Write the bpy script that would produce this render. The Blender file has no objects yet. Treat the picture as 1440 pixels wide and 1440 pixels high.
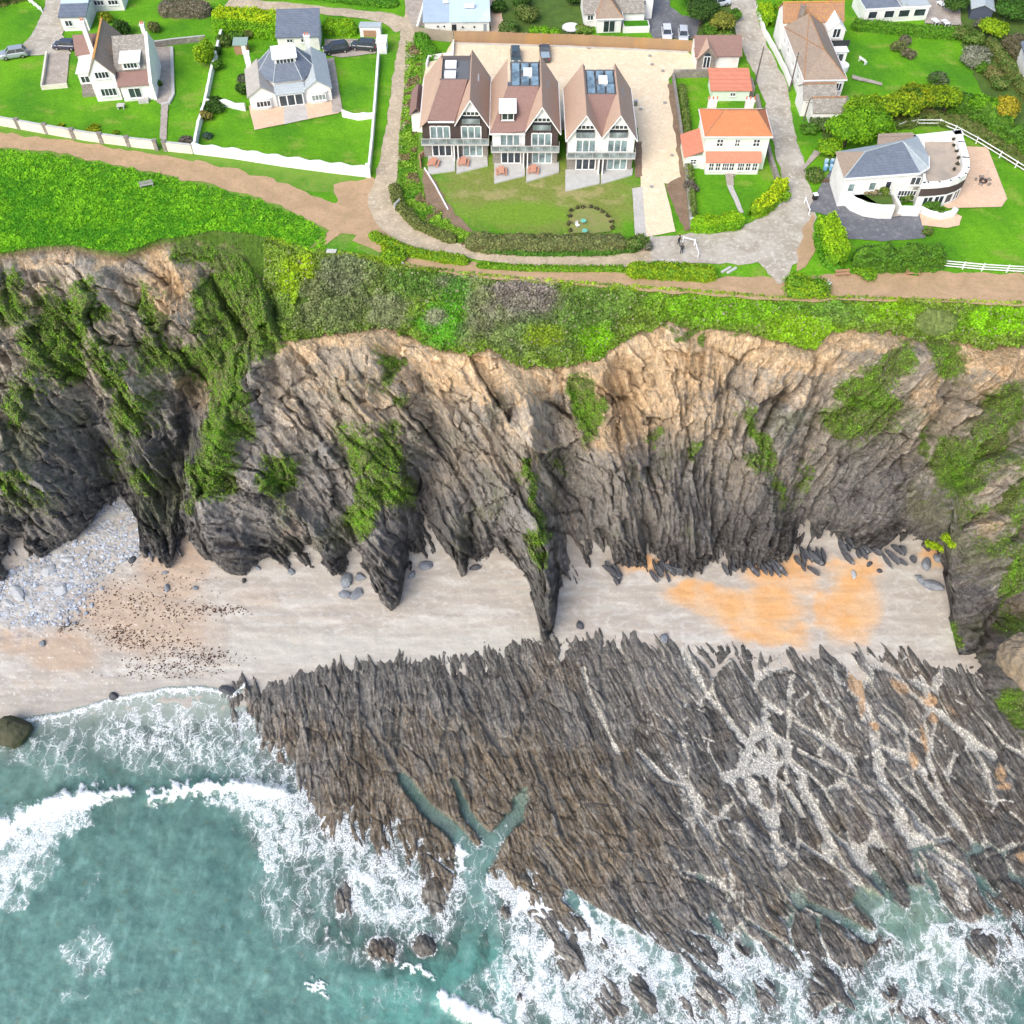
import bpy, math, random
import numpy as np
from mathutils import Vector, Matrix
R = math.radians
scene = bpy.context.scene
col = scene.collection
random.seed(7)
rng = np.random.default_rng(11)

# ------------------------------------------------------------------ camera, sky, sun, exposure
PITCH = R(54.0)
FPX = 1383.0          # focal length in pixels of a 1440 px picture
CAM_H = 90.0          # metres above the plateau
cam = bpy.data.cameras.new('camera')
cam.sensor_width = 36.0
cam.lens = 36.0 * FPX / 1440.0
cam.clip_start = 1.0
cam.clip_end = 6000.0
camo = bpy.data.objects.new('camera', cam)
camo.location = (0, 0, CAM_H)
camo.rotation_euler = (math.pi / 2 - PITCH, 0, 0)
col.objects.link(camo)
scene.camera = camo

SUN_EL, SUN_AZ = R(44), R(-146)      # azimuth measured from +Y, clockwise positive
world = bpy.data.worlds.new("World")
scene.world = world
world.use_nodes = True
wn = world.node_tree
wn.nodes.clear()
wo = wn.nodes.new('ShaderNodeOutputWorld')
wb = wn.nodes.new('ShaderNodeBackground')
sk = wn.nodes.new('ShaderNodeTexSky')
sk.sky_type = 'NISHITA'
sk.sun_disc = False
sk.sun_elevation = SUN_EL
sk.sun_rotation = SUN_AZ
sk.air_density = 1.0
sk.dust_density = 3.0
sk.ozone_density = 0.6
wb.inputs['Strength'].default_value = 0.15
wn.links.new(sk.outputs[0], wb.inputs[0])
wn.links.new(wb.outputs[0], wo.inputs[0])
sun = bpy.data.lights.new('sun', 'SUN')
sun.energy = 1.35
sun.angle = R(40)
sun.color = (1.0, 0.955, 0.89)
suno = bpy.data.objects.new('sun', sun)
sd = Vector((math.sin(SUN_AZ) * math.cos(SUN_EL), math.cos(SUN_AZ) * math.cos(SUN_EL), math.sin(SUN_EL)))
suno.rotation_euler = sd.to_track_quat('Z', 'Y').to_euler()
suno.location = (-60, -60, 200)
col.objects.link(suno)
scene.view_settings.view_transform = 'Standard'
scene.view_settings.look = 'None'
scene.view_settings.exposure = 0.86
scene.view_settings.gamma = 1.0
scene.render.engine = 'CYCLES'
scene.cycles.max_bounces = 5
scene.cycles.diffuse_bounces = 2
scene.cycles.transparent_max_bounces = 8

# ------------------------------------------------------------------ measuring: photo pixel -> world point at a known height
SP, CP = math.sin(PITCH), math.cos(PITCH)
def P(px, py, z=0.0):
    a = (px - 720.0) / FPX; b = (720.0 - py) / FPX
    t = (CAM_H - z) / (SP - b * CP)
    return Vector((a * t, t * (CP + b * SP), z))
def Pn(px, py, z):
    a = (px - 720.0) / FPX; b = (720.0 - py) / FPX
    t = (CAM_H - z) / (SP - b * CP)
    return a * t, t * (CP + b * SP), z

# ------------------------------------------------------------------ numpy noise
def _h(ix, iy, seed):
    ix = ix.astype(np.int64); iy = iy.astype(np.int64)
    h = (ix * 374761393 + iy * 668265263 + seed * 1442695041) & 0xffffffff
    h = ((h ^ (h >> 13)) * 1274126177) & 0xffffffff
    h = (h ^ (h >> 16)) & 0xffffffff
    return h
def perlin(x, y, seed=0):
    x = np.asarray(x, float); y = np.asarray(y, float)
    x, y = np.broadcast_arrays(x, y)
    x0 = np.floor(x); y0 = np.floor(y)
    fx = x - x0; fy = y - y0
    u = fx * fx * fx * (fx * (fx * 6 - 15) + 10); v = fy * fy * fy * (fy * (fy * 6 - 15) + 10)
    def g(dx, dy):
        a = _h(x0 + dx, y0 + dy, seed) * (2 * math.pi / 4294967296.0)
        return np.cos(a) * (fx - dx) + np.sin(a) * (fy - dy)
    n0 = g(0, 0) * (1 - u) + g(1, 0) * u
    n1 = g(0, 1) * (1 - u) + g(1, 1) * u
    return (n0 * (1 - v) + n1 * v) * 1.5
def fbm(x, y, seed=0, o=4, lac=2.03, gain=0.5):
    s = 0; a = 1.0; t = 0
    for k in range(o):
        s = s + a * perlin(x, y, seed + k * 17); t += a
        x = x * lac + 3.7; y = y * lac + 1.3; a *= gain
    return s / t
def ridged(x, y, seed=0, o=4, gain=0.55):
    s = 0; a = 1.0; t = 0
    for k in range(o):
        n = 1 - np.abs(perlin(x, y, seed + k * 31)) * 1.6
        s = s + a * n; t += a
        x = x * 2.07 + 1.9; y = y * 2.07 + 4.1; a *= gain
    return s / t
def vor(x, y, seed=0):
    x0 = np.floor(x); y0 = np.floor(y)
    f1 = np.full(x.shape, 9.0); f2 = np.full(x.shape, 9.0); idd = np.zeros(x.shape)
    for dx in (-1, 0, 1):
        for dy in (-1, 0, 1):
            h = _h(x0 + dx, y0 + dy, seed)
            px = x0 + dx + (h & 0xffff) / 65536.0; py = y0 + dy + (h >> 16) / 65536.0
            d = np.hypot(px - x, py - y)
            m = d < f1
            f2 = np.where(m, f1, np.minimum(f2, d)); idd = np.where(m, (h & 0xfff) / 4096.0, idd); f1 = np.where(m, d, f1)
    return f1, f2, idd
def facets(x, y, seed=0, k=1.0):
    """broken planes: every cell is tilted its own way"""
    x0 = np.floor(x); y0 = np.floor(y); f1 = np.full(x.shape, 9.0); f2 = np.full(x.shape, 9.0); out = np.zeros(x.shape)
    for dx in (-1, 0, 1):
        for dy in (-1, 0, 1):
            h = _h(x0 + dx, y0 + dy, seed); g = _h(x0 + dx, y0 + dy, seed + 5)
            px = x0 + dx + (h & 0xffff) / 65536.0; py = y0 + dy + (h >> 16) / 65536.0
            d = np.hypot(px - x, py - y); m = d < f1
            v = ((g & 0xff) / 255.0 - .5) * .9 + ((g >> 8 & 0xff) / 255.0 - .5) * 2.4 * (x - px) + ((g >> 16 & 0xff) / 255.0 - .5) * 2.0 * (y - py)
            f2 = np.where(m, f1, np.minimum(f2, d)); out = np.where(m, v, out); f1 = np.where(m, d, f1)
    return out * k, f2 - f1
def ss(e0, e1, x):
    t = np.clip((x - e0) / (e1 - e0), 0, 1)
    return t * t * (3 - 2 * t)
def pline(U, V, pts):
    """distance to a polyline and the parameter along it"""
    best = np.full(U.shape, 1e9); par = np.zeros(U.shape)
    n = len(pts) - 1
    for i in range(n):
        x0, y0 = pts[i][:2]; x1, y1 = pts[i + 1][:2]
        dx, dy = x1 - x0, y1 - y0; L = dx * dx + dy * dy + 1e-9
        t = np.clip(((U - x0) * dx + (V - y0) * dy) / L, 0, 1)
        d = np.hypot(U - x0 - t * dx, V - y0 - t * dy)
        m = d < best
        best = np.where(m, d, best); par = np.where(m, (i + t) / n, par)
    return best, par
def ell(U, V, x, y, rx, ry, ang=0.0):
    c, s = math.cos(R(ang)), math.sin(R(ang))
    dx, dy = U - x, V - y
    return np.sqrt(((dx * c + dy * s) / rx) ** 2 + ((-dx * s + dy * c) / ry) ** 2)
def inpoly(U, V, pts):
    ins = np.zeros(U.shape, bool); n = len(pts)
    for i in range(n):
        x0, y0 = pts[i]; x1, y1 = pts[(i + 1) % n]
        if y0 == y1: continue
        c = ((V >= min(y0, y1)) & (V < max(y0, y1)))
        ins ^= c & (U < x0 + (V - y0) * (x1 - x0) / (y1 - y0))
    return ins
def mix3(c, tgt, m):
    return c * (1 - m[..., None]) + np.array(tgt) * m[..., None]

# ------------------------------------------------------------------ tagging and linking
def tag(o, label=None, cat=None, group=None, kind=None):
    if label: o['label'] = label
    if cat: o['category'] = cat
    if group: o['group'] = group
    if kind: o['kind'] = kind
    return o
def empty(name, loc, rz, label, cat, group=None):
    o = bpy.data.objects.new(name, None)
    o.location = loc; o.rotation_euler = (0, 0, rz)
    o.empty_display_size = 0.3
    col.objects.link(o)
    return tag(o, label, cat, group)
def link(name, me, mat, parent=None):
    o = bpy.data.objects.new(name, me)
    if mat is not None:
        for m in (mat if isinstance(mat, (list, tuple)) else [mat]): me.materials.append(m)
    col.objects.link(o)
    if parent is not None: o.parent = parent
    return o
def kids(o): return [c for c in bpy.data.objects if c.parent == o]
def copy_tree(o, parent=None, cache=None):
    if cache is None:
        cache = {}
        for c in bpy.data.objects:
            if c.parent: cache.setdefault(c.parent.name, []).append(c)
    c = o.copy(); col.objects.link(c); c.parent = parent
    for ch in cache.get(o.name, []): copy_tree(ch, c, cache)
    return c

def grid(name, X, Y, Z, mat, attrs=None, kind='structure', label=None, smooth=True, flip=False):
    r, c = X.shape
    co = np.stack([X, Y, Z], -1).reshape(-1, 3).astype(np.float32)
    i = np.arange(r * c).reshape(r, c)
    q = np.stack([i[:-1, :-1], i[1:, :-1], i[1:, 1:], i[:-1, 1:]], -1).reshape(-1, 4)
    if flip: q = q[:, ::-1]
    me = bpy.data.meshes.new(name)
    me.vertices.add(len(co)); me.vertices.foreach_set('co', co.ravel())
    me.loops.add(q.size); me.loops.foreach_set('vertex_index', q.ravel().astype(np.int32))
    me.polygons.add(len(q)); me.polygons.foreach_set('loop_start', np.arange(0, q.size, 4, dtype=np.int32))
    me.polygons.foreach_set('use_smooth', np.full(len(q), smooth))
    me.update()
    for k, a in (attrs or {}).items():
        if a.ndim == 3:
            at = me.attributes.new(k, 'FLOAT_COLOR', 'POINT')
            d = np.ones((r * c, 4), np.float32); d[:, :3] = a.reshape(-1, 3)
            at.data.foreach_set('color', d.ravel())
        else:
            at = me.attributes.new(k, 'FLOAT', 'POINT'); at.data.foreach_set('value', a.reshape(-1).astype(np.float32))
    o = link(name, me, mat)
    tag(o, label, None, None, kind)
    return o
def quads(name, Vt, mat, colors=None, parent=None):
    """Vt: (n,4,3) quads (or (n,3,3) triangles) with a colour per face"""
    n, k, _ = Vt.shape
    me = bpy.data.meshes.new(name)
    me.vertices.add(n * k); me.vertices.foreach_set('co', Vt.astype(np.float32).ravel())
    me.loops.add(n * k); me.loops.foreach_set('vertex_index', np.arange(n * k, dtype=np.int32))
    me.polygons.add(n); me.polygons.foreach_set('loop_start', np.arange(0, n * k, k, dtype=np.int32))
    me.update()
    if colors is not None:
        at = me.attributes.new('col', 'FLOAT_COLOR', 'POINT')
        d = np.ones((n * k, 4), np.float32); d[:, :3] = np.repeat(colors, k, 0)
        at.data.foreach_set('color', d.ravel())
    return link(name, me, mat, parent)

# ------------------------------------------------------------------ materials
MATS = {}
class NT:
    def __init__(s, name):
        s.m = bpy.data.materials.new(name); s.m.use_nodes = True
        s.t = s.m.node_tree; s.t.nodes.clear()
        s.out = s.n('ShaderNodeOutputMaterial')
    def n(s, t, **kw):
        nd = s.t.nodes.new(t)
        for k, v in kw.items():
            if k in nd.inputs.keys(): nd.inputs[k].default_value = v
            else: setattr(nd, k, v)
        return nd
    def l(s, a, b): s.t.links.new(a, b)
    def attr(s, name): return s.n('ShaderNodeAttribute', attribute_name=name)
    def coord(s, which='Object', scale=(1, 1, 1), rot=(0, 0, 0)):
        tc = s.n('ShaderNodeTexCoord'); mp = s.n('ShaderNodeMapping')
        mp.inputs['Scale'].default_value = scale; mp.inputs['Rotation'].default_value = rot
        s.l(tc.outputs[which], mp.inputs['Vector']); return mp.outputs[0]
    def noise(s, vec, scale, detail=4, rough=.55, dist=0):
        nd = s.n('ShaderNodeTexNoise'); nd.inputs['Scale'].default_value = scale; nd.inputs['Detail'].default_value = detail
        nd.inputs['Roughness'].default_value = rough; nd.inputs['Distortion'].default_value = dist
        s.l(vec, nd.inputs['Vector']); return nd.outputs[0]
    def math(s, op, a, b=None, c=None, clamp=False):
        nd = s.n('ShaderNodeMath', operation=op, use_clamp=clamp)
        for i, v in enumerate((a, b, c)):
            if v is None: continue
            if isinstance(v, (int, float)): nd.inputs[i].default_value = v
            else: s.l(v, nd.inputs[i])
        return nd.outputs[0]
    def mr(s, v, a, b, c=0, d=1, smooth=False):
        nd = s.n('ShaderNodeMapRange'); nd.clamp = True
        if smooth: nd.interpolation_type = 'SMOOTHSTEP'
        s.l(v, nd.inputs[0])
        for i, w in enumerate((a, b, c, d)):
            if isinstance(w, (int, float)): nd.inputs[i + 1].default_value = w
            else: s.l(w, nd.inputs[i + 1])
        return nd.outputs[0]
    def mix(s, f, a, b, mode='MIX'):
        nd = s.n('ShaderNodeMix', data_type='RGBA', blend_type=mode)
        for sock, v in ((nd.inputs[0], f), (nd.inputs[6], a), (nd.inputs[7], b)):
            if isinstance(v, (int, float)): sock.default_value = v
            elif isinstance(v, tuple): sock.default_value = (v[0], v[1], v[2], 1)
            else: s.l(v, sock)
        return nd.outputs[2]
    def bump(s, h, strength=.5, dist=.1):
        nd = s.n('ShaderNodeBump'); nd.inputs['Strength'].default_value = strength; nd.inputs['Distance'].default_value = dist
        s.l(h, nd.inputs['Height']); return nd.outputs[0]
    def bsdf(s, color, rough=.9, normal=None, metal=0, spec=.3):
        b = s.n('ShaderNodeBsdfPrincipled')
        if isinstance(color, tuple): b.inputs['Base Color'].default_value = (*color, 1)
        else: s.l(color, b.inputs['Base Color'])
        if isinstance(rough, (int, float)): b.inputs['Roughness'].default_value = rough
        else: s.l(rough, b.inputs['Roughness'])
        b.inputs['Metallic'].default_value = metal; b.inputs['Specular IOR Level'].default_value = spec
        if normal is not None: s.l(normal, b.inputs['Normal'])
        return b
    def done(s, b):
        s.l(b.outputs[0], s.out.inputs['Surface']); return s.m

def mat(name, c1, c2=None, scale=2.0, rough=.85, bump=0, bscale=None, metal=0, spec=.3, stretch=(1, 1, 1), dirt=None):
    """two-tone noisy material in object space"""
    if name in MATS: return MATS[name]
    t = NT(name); c2 = c2 or tuple(x * .78 for x in c1)
    v = t.coord('Object', stretch)
    f = t.mr(t.noise(v, scale, 5, .6), .32, .68)
    c = t.mix(f, c1, c2)
    if dirt:
        f2 = t.mr(t.noise(v, scale * .31, 4, .65), .55, .75)
        c = t.mix(f2, c, dirt)
    nrm = None
    if bump: nrm = t.bump(t.noise(v, bscale or scale * 6, 3, .6), bump, .03)
    MATS[name] = t.done(t.bsdf(c, rough, nrm, metal, spec)); return MATS[name]
def tile_mat(name, c1, c2, row=.33, rough=.8, lichen=None, amount=.6):
    """roof tiles or slates: rows along the slope from the height, broken joints, patchy weathering"""
    if name in MATS: return MATS[name]
    t = NT(name)
    tc = t.n('ShaderNodeTexCoord'); sx = t.n('ShaderNodeSeparateXYZ'); t.l(tc.outputs['Object'], sx.inputs[0])
    z = t.math('DIVIDE', sx.outputs[2], row * .62)
    rowi = t.math('FLOOR', z); fr = t.math('FRACT', z)
    xy = t.math('ADD', sx.outputs[0], t.math('MULTIPLY', sx.outputs[1], 1.0))
    cell = t.math('FLOOR', t.math('DIVIDE', t.math('ADD', xy, t.math('MULTIPLY', rowi, .13)), .26))
    wn_ = t.n('ShaderNodeTexWhiteNoise', noise_dimensions='2D')
    cb = t.n('ShaderNodeCombineXYZ'); t.l(cell, cb.inputs[0]); t.l(rowi, cb.inputs[1]); t.l(cb.outputs[0], wn_.inputs['Vector'])
    n1 = t.noise(tc.outputs['Object'], .9, 5, .65)
    f = t.math('ADD', t.math('MULTIPLY', wn_.outputs[0], .55), t.math('MULTIPLY', t.mr(n1, .3, .7), .45))
    c = t.mix(f, c1, c2)
    c = t.mix(t.mr(fr, .0, .16, .55, 0), c, tuple(x * .45 for x in c2))
    if lichen:
        n2 = t.noise(tc.outputs['Object'], 2.6, 6, .75)
        c = t.mix(t.math('MULTIPLY', t.mr(n2, .5, .68), amount), c, lichen)
    h = t.math('ADD', fr, t.math('MULTIPLY', wn_.outputs[0], .4))
    MATS[name] = t.done(t.bsdf(c, rough, t.bump(h, .5, .03), 0, .25)); return MATS[name]

def leaf_mat(name, trans=.25):
    t = NT(name)
    a = t.attr('col').outputs['Color']
    v = t.coord('Object'); n = t.mr(t.noise(v, 3.0, 2), .3, .7, .92, 1.42)
    c = t.mix(1.0, a, n, 'MULTIPLY')
    b = t.bsdf(c, .75, None, 0, .25)
    tr = t.n('ShaderNodeBsdfTranslucent'); t.l(c, tr.inputs[0])
    mx = t.n('ShaderNodeMixShader'); mx.inputs[0].default_value = trans
    t.l(b.outputs[0], mx.inputs[1]); t.l(tr.outputs[0], mx.inputs[2])
    return t.done(mx)
M_LEAF = leaf_mat('leaves')
# ================================================================== THE LAND
def itp(pts):
    xs = [p[0] for p in pts]; ys = [p[1] for p in pts]
    return lambda u: np.interp(u, xs, ys)
# plateau edge (where the level ground ends), upper edge of bare rock, foot of the cliff
yA = itp([(-3000, 372), (0, 354), (60, 343), (100, 342), (140, 350), (175, 352), (195, 346), (225, 334), (262, 330), (300, 322), (350, 326), (400, 338), (440, 352), (470, 352),
          (520, 360), (600, 377), (680, 387), (780, 395), (900, 404), (1000, 411), (1100, 418), (1200, 418), (1300, 422), (1440, 426), (4500, 440)])
yB = itp([(-3000, 384), (0, 360), (60, 350), (100, 348), (140, 358), (175, 362), (195, 356), (225, 344), (262, 342), (300, 340), (340, 350), (365, 380), (385, 420), (400, 476), (430, 470), (470, 466),
          (520, 458), (545, 456), (580, 472), (620, 488), (660, 492), (690, 484), (712, 500), (740, 513), (790, 512), (840, 500), (862, 484), (885, 468), (915, 460), (940, 446),
          (975, 462), (1000, 456), (1050, 464), (1100, 478), (1145, 488), (1165, 464), (1200, 460), (1250, 462), (1290, 474), (1340, 474), (1380, 486), (1440, 482), (4500, 490)])
yC = itp([(-3000, 850), (-60, 838), (0, 812), (30, 790), (62, 778), (110, 748), (150, 706), (178, 696), (192, 730), (200, 770), (222, 792), (244, 786), (256, 748), (266, 742), (300, 778), (330, 802), (344, 818), (352, 806),
          (368, 790), (400, 800), (425, 796), (450, 800), (470, 806), (500, 788), (520, 800), (536, 826), (552, 844), (563, 838), (572, 800), (590, 782), (625, 780), (640, 798), (648, 816), (654, 806), (664, 784),
          (700, 782), (722, 788), (740, 818), (752, 850), (762, 888), (770, 892), (778, 868), (786, 824), (800, 812), (812, 822), (824, 806), (845, 786), (880, 786), (920, 800), (1000, 800), (1040, 800), (1085, 792),
          (1120, 772), (1160, 752), (1200, 762), (1240, 770), (1290, 772), (1315, 780), (1327, 796), (1330, 836), (1335, 876), (1346, 916), (1372, 950), (1395, 990), (1440, 1040), (1500, 1100), (1700, 1260), (4500, 1600)])
yR = itp([(-3000, 1100), (250, 1010), (318, 968), (345, 958), (385, 958), (430, 948), (450, 938), (500, 934), (560, 926), (640, 922), (700, 912), (760, 902), (790, 896), (840, 888), (900, 896), (960, 904), (1020, 916), (1060, 918),
          (1100, 928), (1180, 920), (1260, 916), (1320, 926), (1370, 950), (1420, 1000), (1500, 1070), (4500, 1500)])
yS = itp([(-3000, 1000), (300, 966), (325, 968), (352, 985), (385, 1010), (415, 1050), (440, 1095), (470, 1128), (520, 1160), (560, 1180), (600, 1205), (632, 1235), (655, 1180), (690, 1180), (715, 1205), (740, 1235), (790, 1262), (860, 1296), (930, 1312),
          (1000, 1318), (1080, 1322), (1150, 1338), (1215, 1340), (1240, 1300), (1330, 1276), (1400, 1282), (1440, 1290), (4500, 1400)])
ZSEA = -30.5
_ux = np.arange(-400, 2000, 4.0); _k = np.exp(-(np.arange(-120, 121, 4.0) / 46.0) ** 2); _k /= _k.sum()
_cy = np.convolve(np.pad(yC(_ux), 30, mode='edge'), _k, mode='valid')
yCs = lambda u: np.interp(u, _ux, _cy)
def zsand(U, V):
    z = -28.9 - 1.55 * np.clip((V - 745) / 245.0, 0, 1) - np.clip(V - 990, 0, None) * .0075
    return np.maximum(z, -36)
PHI_C = itp([(-400, 30), (0, 30), (180, 32), (300, 20), (380, 30), (560, 32), (700, 26), (850, 22), (930, 12), (1010, -12), (1100, -30), (1200, -42), (1330, -44), (1440, -38), (2000, -38)])
PHI_R = itp([(-400, 0), (330, 2), (560, 8), (700, 16), (850, 22), (1000, 27), (1200, 29), (1440, 30), (2000, 30)])

def ulines(step, lo=-90, hi=1530):
    far = [-3200, -2200, -1500, -1000, -700, -480, -330, -230, -160, -120]
    far2 = [1565, 1610, 1680, 1790, 1950, 2200, 2600, 3200, 4000, 4600]
    return np.array(far + list(np.arange(lo, hi, step)) + far2, float)

# ---- relief of the cliff: (points, width px, metres)
RIDGES = [
 ([(30, 380), (45, 480), (70, 600), (60, 660)], 46, 3.0), ([(20, 680), (55, 700), (90, 720)], 58, 3.5), ([(140, 380), (150, 470), (170, 570), (195, 640), (205, 680)], 30, 3.4),
 ([(230, 390), (255, 430), (275, 470)], 34, 2.2), ([(430, 380), (400, 430), (360, 500), (320, 600), (285, 670), (290, 730), (325, 780)], 30, 5.0),
 ([(520, 480), (500, 560), (520, 640), (520, 720), (545, 800), (556, 840)], 30, 4.2), ([(575, 560), (572, 640), (560, 700)], 22, 2.0),
 ([(690, 560), (700, 640), (690, 740)], 36, 3.2), ([(740, 560), (735, 640), (748, 740), (762, 820), (768, 890)], 19, 4.8), ([(640, 700), (645, 770), (650, 815)], 12, 2.0),
 ([(700, 500), (720, 540)], 18, 2.0), ([(840, 500), (845, 560), (858, 630)], 20, 3.0), ([(865, 660), (900, 690), (950, 730), (985, 780)], 30, 3.6), ([(880, 650), (870, 720), (880, 780)], 24, 2.6),
 ([(960, 500), (985, 560), (1010, 640)], 26, 2.4), ([(1055, 650), (1070, 700), (1085, 760)], 22, 4.0), ([(1130, 500), (1100, 580), (1110, 640)], 40, 2.4), ([(1235, 480), (1215, 560), (1195, 620)], 34, 2.6),
 ([(1300, 500), (1275, 580), (1240, 660), (1215, 720)], 34, 3.6), ([(1400, 520), (1370, 620), (1340, 700), (1330, 760)], 36, 3.0), ([(1440, 640), (1410, 720), (1400, 780)], 40, 3.4),
 ([(1345, 820), (1365, 870), (1400, 930)], 26, 3.0), ([(1452, 925), (1440, 960), (1450, 1020)], 30, 6.0), ([(375, 640), (370, 700), (380, 740)], 22, 2.0), ([(420, 720), (450, 760), (470, 800)], 14, 2.2)]
GULLIES = [
 ([(95, 400), (110, 520), (140, 640), (150, 690)], 22, 2.2), ([(268, 540), (250, 590), (240, 640), (232, 690)], 26, 6.0), ([(225, 560), (215, 600)], 16, 2.5), ([(350, 480), (330, 560)], 16, 1.0),
 ([(440, 620), (432, 660), (420, 700)], 20, 2.6), ([(395, 770), (440, 778)], 22, 3.8), ([(490, 740), (500, 780)], 14, 3.8), ([(600, 660), (595, 720), (598, 770)], 24, 6.0), ([(660, 740), (665, 780)], 12, 3.2),
 ([(790, 600), (800, 680), (812, 780)], 24, 5.0), ([(710, 770), (700, 785)], 12, 2.6), ([(880, 520), (900, 560), (905, 620)], 22, 3.0), ([(1000, 640), (1005, 720), (1010, 790)], 24, 4.2),
 ([(925, 550), (950, 640)], 14, 1.5), ([(1160, 520), (1130, 600), (1125, 680), (1130, 750)], 20, 3.2), ([(1140, 745), (1150, 760)], 20, 3.4), ([(1255, 470), (1300, 440)], 10, .5), ([(1300, 640), (1290, 720), (1290, 762)], 24, 2.6),
 ([(1325, 800), (1350, 800)], 22, 2.6), ([(1440, 850), (1400, 885), (1382, 930), (1384, 960)], 15, 7.0), ([(1050, 480), (1060, 560)], 20, 1.0), ([(640, 520), (620, 600)], 20, 1.2), ([(1345, 520), (1320, 600)], 18, 1.8), ([(20, 760), (5, 790)], 20, 2.0)]

def cliff_fields(U, V, dense=True):
    a, b, c = yA(U), yB(U), yC(U)
    q_ = ss(.5, 1.0, (V - b) / (c - b)); c_true = c; c = yCs(U) * (1 - q_) + c * q_
    slope = ss(0, 1, (V - a) / np.maximum(b - a, 1))
    zb = -np.clip((b - a) * .075, .3, 7.5)
    z = zb * np.clip((V - a) / np.maximum(b - a, 1), 0, 1) ** 1.1
    t = np.clip((V - b) / (c - b), 0, 1)
    zc = zsand(U, c)
    prof = .62 * t + .38 * t ** 1.6
    prof = prof + .06 * np.sin(t * 9.4 + U * .013) * t * (1 - t) * 2
    z = np.where(V > b, zb + (zc - zb) * prof, z)
    c = c_true; z = np.where(V > c, zc - (V - c) * .16, z)
    # relief
    p = np.zeros(U.shape)
    wob = 9 * fbm(U / 60, V / 60, 5, 3)
    for pts, w, A in RIDGES:
        d, _ = pline(U + wob, V + wob * .6, pts); p += 1.25 * A * np.exp(-(d / w) ** 2)
    for pts, w, A in GULLIES:
        d, _ = pline(U + wob * .8, V + wob * .6, pts); p -= A * np.exp(-(d / w) ** 2)
    env = ss(0, 26, V - b) * (1 - ss(-2, 24, V - c) * .75)
    p *= env
    p = np.where(p < 0, p * (1 - .8 * ss(.80, 1.0, t)), p)
    # strata: streaks running down the face
    tan = np.tan(np.radians(PHI_C(U)))
    bb = U - (V - 480) * tan
    low = ss(.45, .95, t)
    w1 = fbm(U / 70, V / 90, 21, 3) * 26
    n1 = ridged((bb + w1) / 46, (V + w1) / 150, 31, 3) - .62
    n2 = ridged((bb + w1 * .6) / 17, V / 60 + w1 * .02, 47, 3) - .6
    n3 = ridged((bb + w1 * .3) / 7, V / 22, 59, 2) - .55
    n4 = fbm(U / 26, V / 22, 77, 4)
    n5 = perlin(U / 3.1, V / 4.2, 83)
    blk, blk2, bid = vor((bb + w1) / 22, (V + w1 * .7) / 34, 91)
    amp = ss(-4, 18, V - b)
    md = .35 + .9 * ss(-.25, .3, fbm(U / 60, V / 60, 88, 3))
    b21, b22, bd2 = vor((bb + w1) / 50 + n4 * .5, (V + w1) / 70 + n4 * .5, 93)
    jx, jy = fbm(U / 14, V / 14, 94, 3) * 5, fbm(U / 14, V / 14, 95, 3) * 5
    fa1, fe1 = facets((bb + w1 + jx) / 58, (V + w1 * .8 + jy) / 95, 96)
    fa2, fe2 = facets((bb + w1 * .7 + jx) / 24, (V + jy) / 40, 97)
    fa3, fe3 = facets((bb + jx) / 10, (V + jy) / 19, 98)
    amp = amp * (.42 + .58 * ss(8, 90, V - b))
    sl_ = ridged((bb - (V - 480) * tan * .5 + w1 * .6) / 52, (V + w1) / 240, 99, 2) - .6
    sl2 = ridged((bb - (V - 480) * tan * .4 + w1 * .4) / 19, (V + w1) / 120, 100, 2) - .58
    p += amp * (sl_ * 2.6 + sl2 * 1.1 + n1 * (.8 + 1.6 * low) + md * (n2 * (.45 + 1.9 * low) + n3 * (.2 + .7 * low)) + n4 * .9 + n5 * .12 + fa1 * (3.4 - 1.6 * low) + fa2 * (1.7 - .4 * low) + fa3 * .75
                - ss(.12, 0, fe1) * .8 - ss(.10, 0, fe2) * .45)
    b21 = fe1
    # a gully with its own ragged edge at the rim
    scr = (V > a) & (V < b + 6)
    p += np.where(scr, ss(0, 20, V - a) * (fbm(U / 24, V / 20, 14, 4) * .9), 0)
    return z, p, t, dict(fe1=fe1, fe2=fe2, fa1=fa1, fa2=fa2, a=a, b=b, c=c, bb=bb, n1=n1, n2=n2, n3=n3, n4=n4, low=low, w1=w1)

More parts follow.
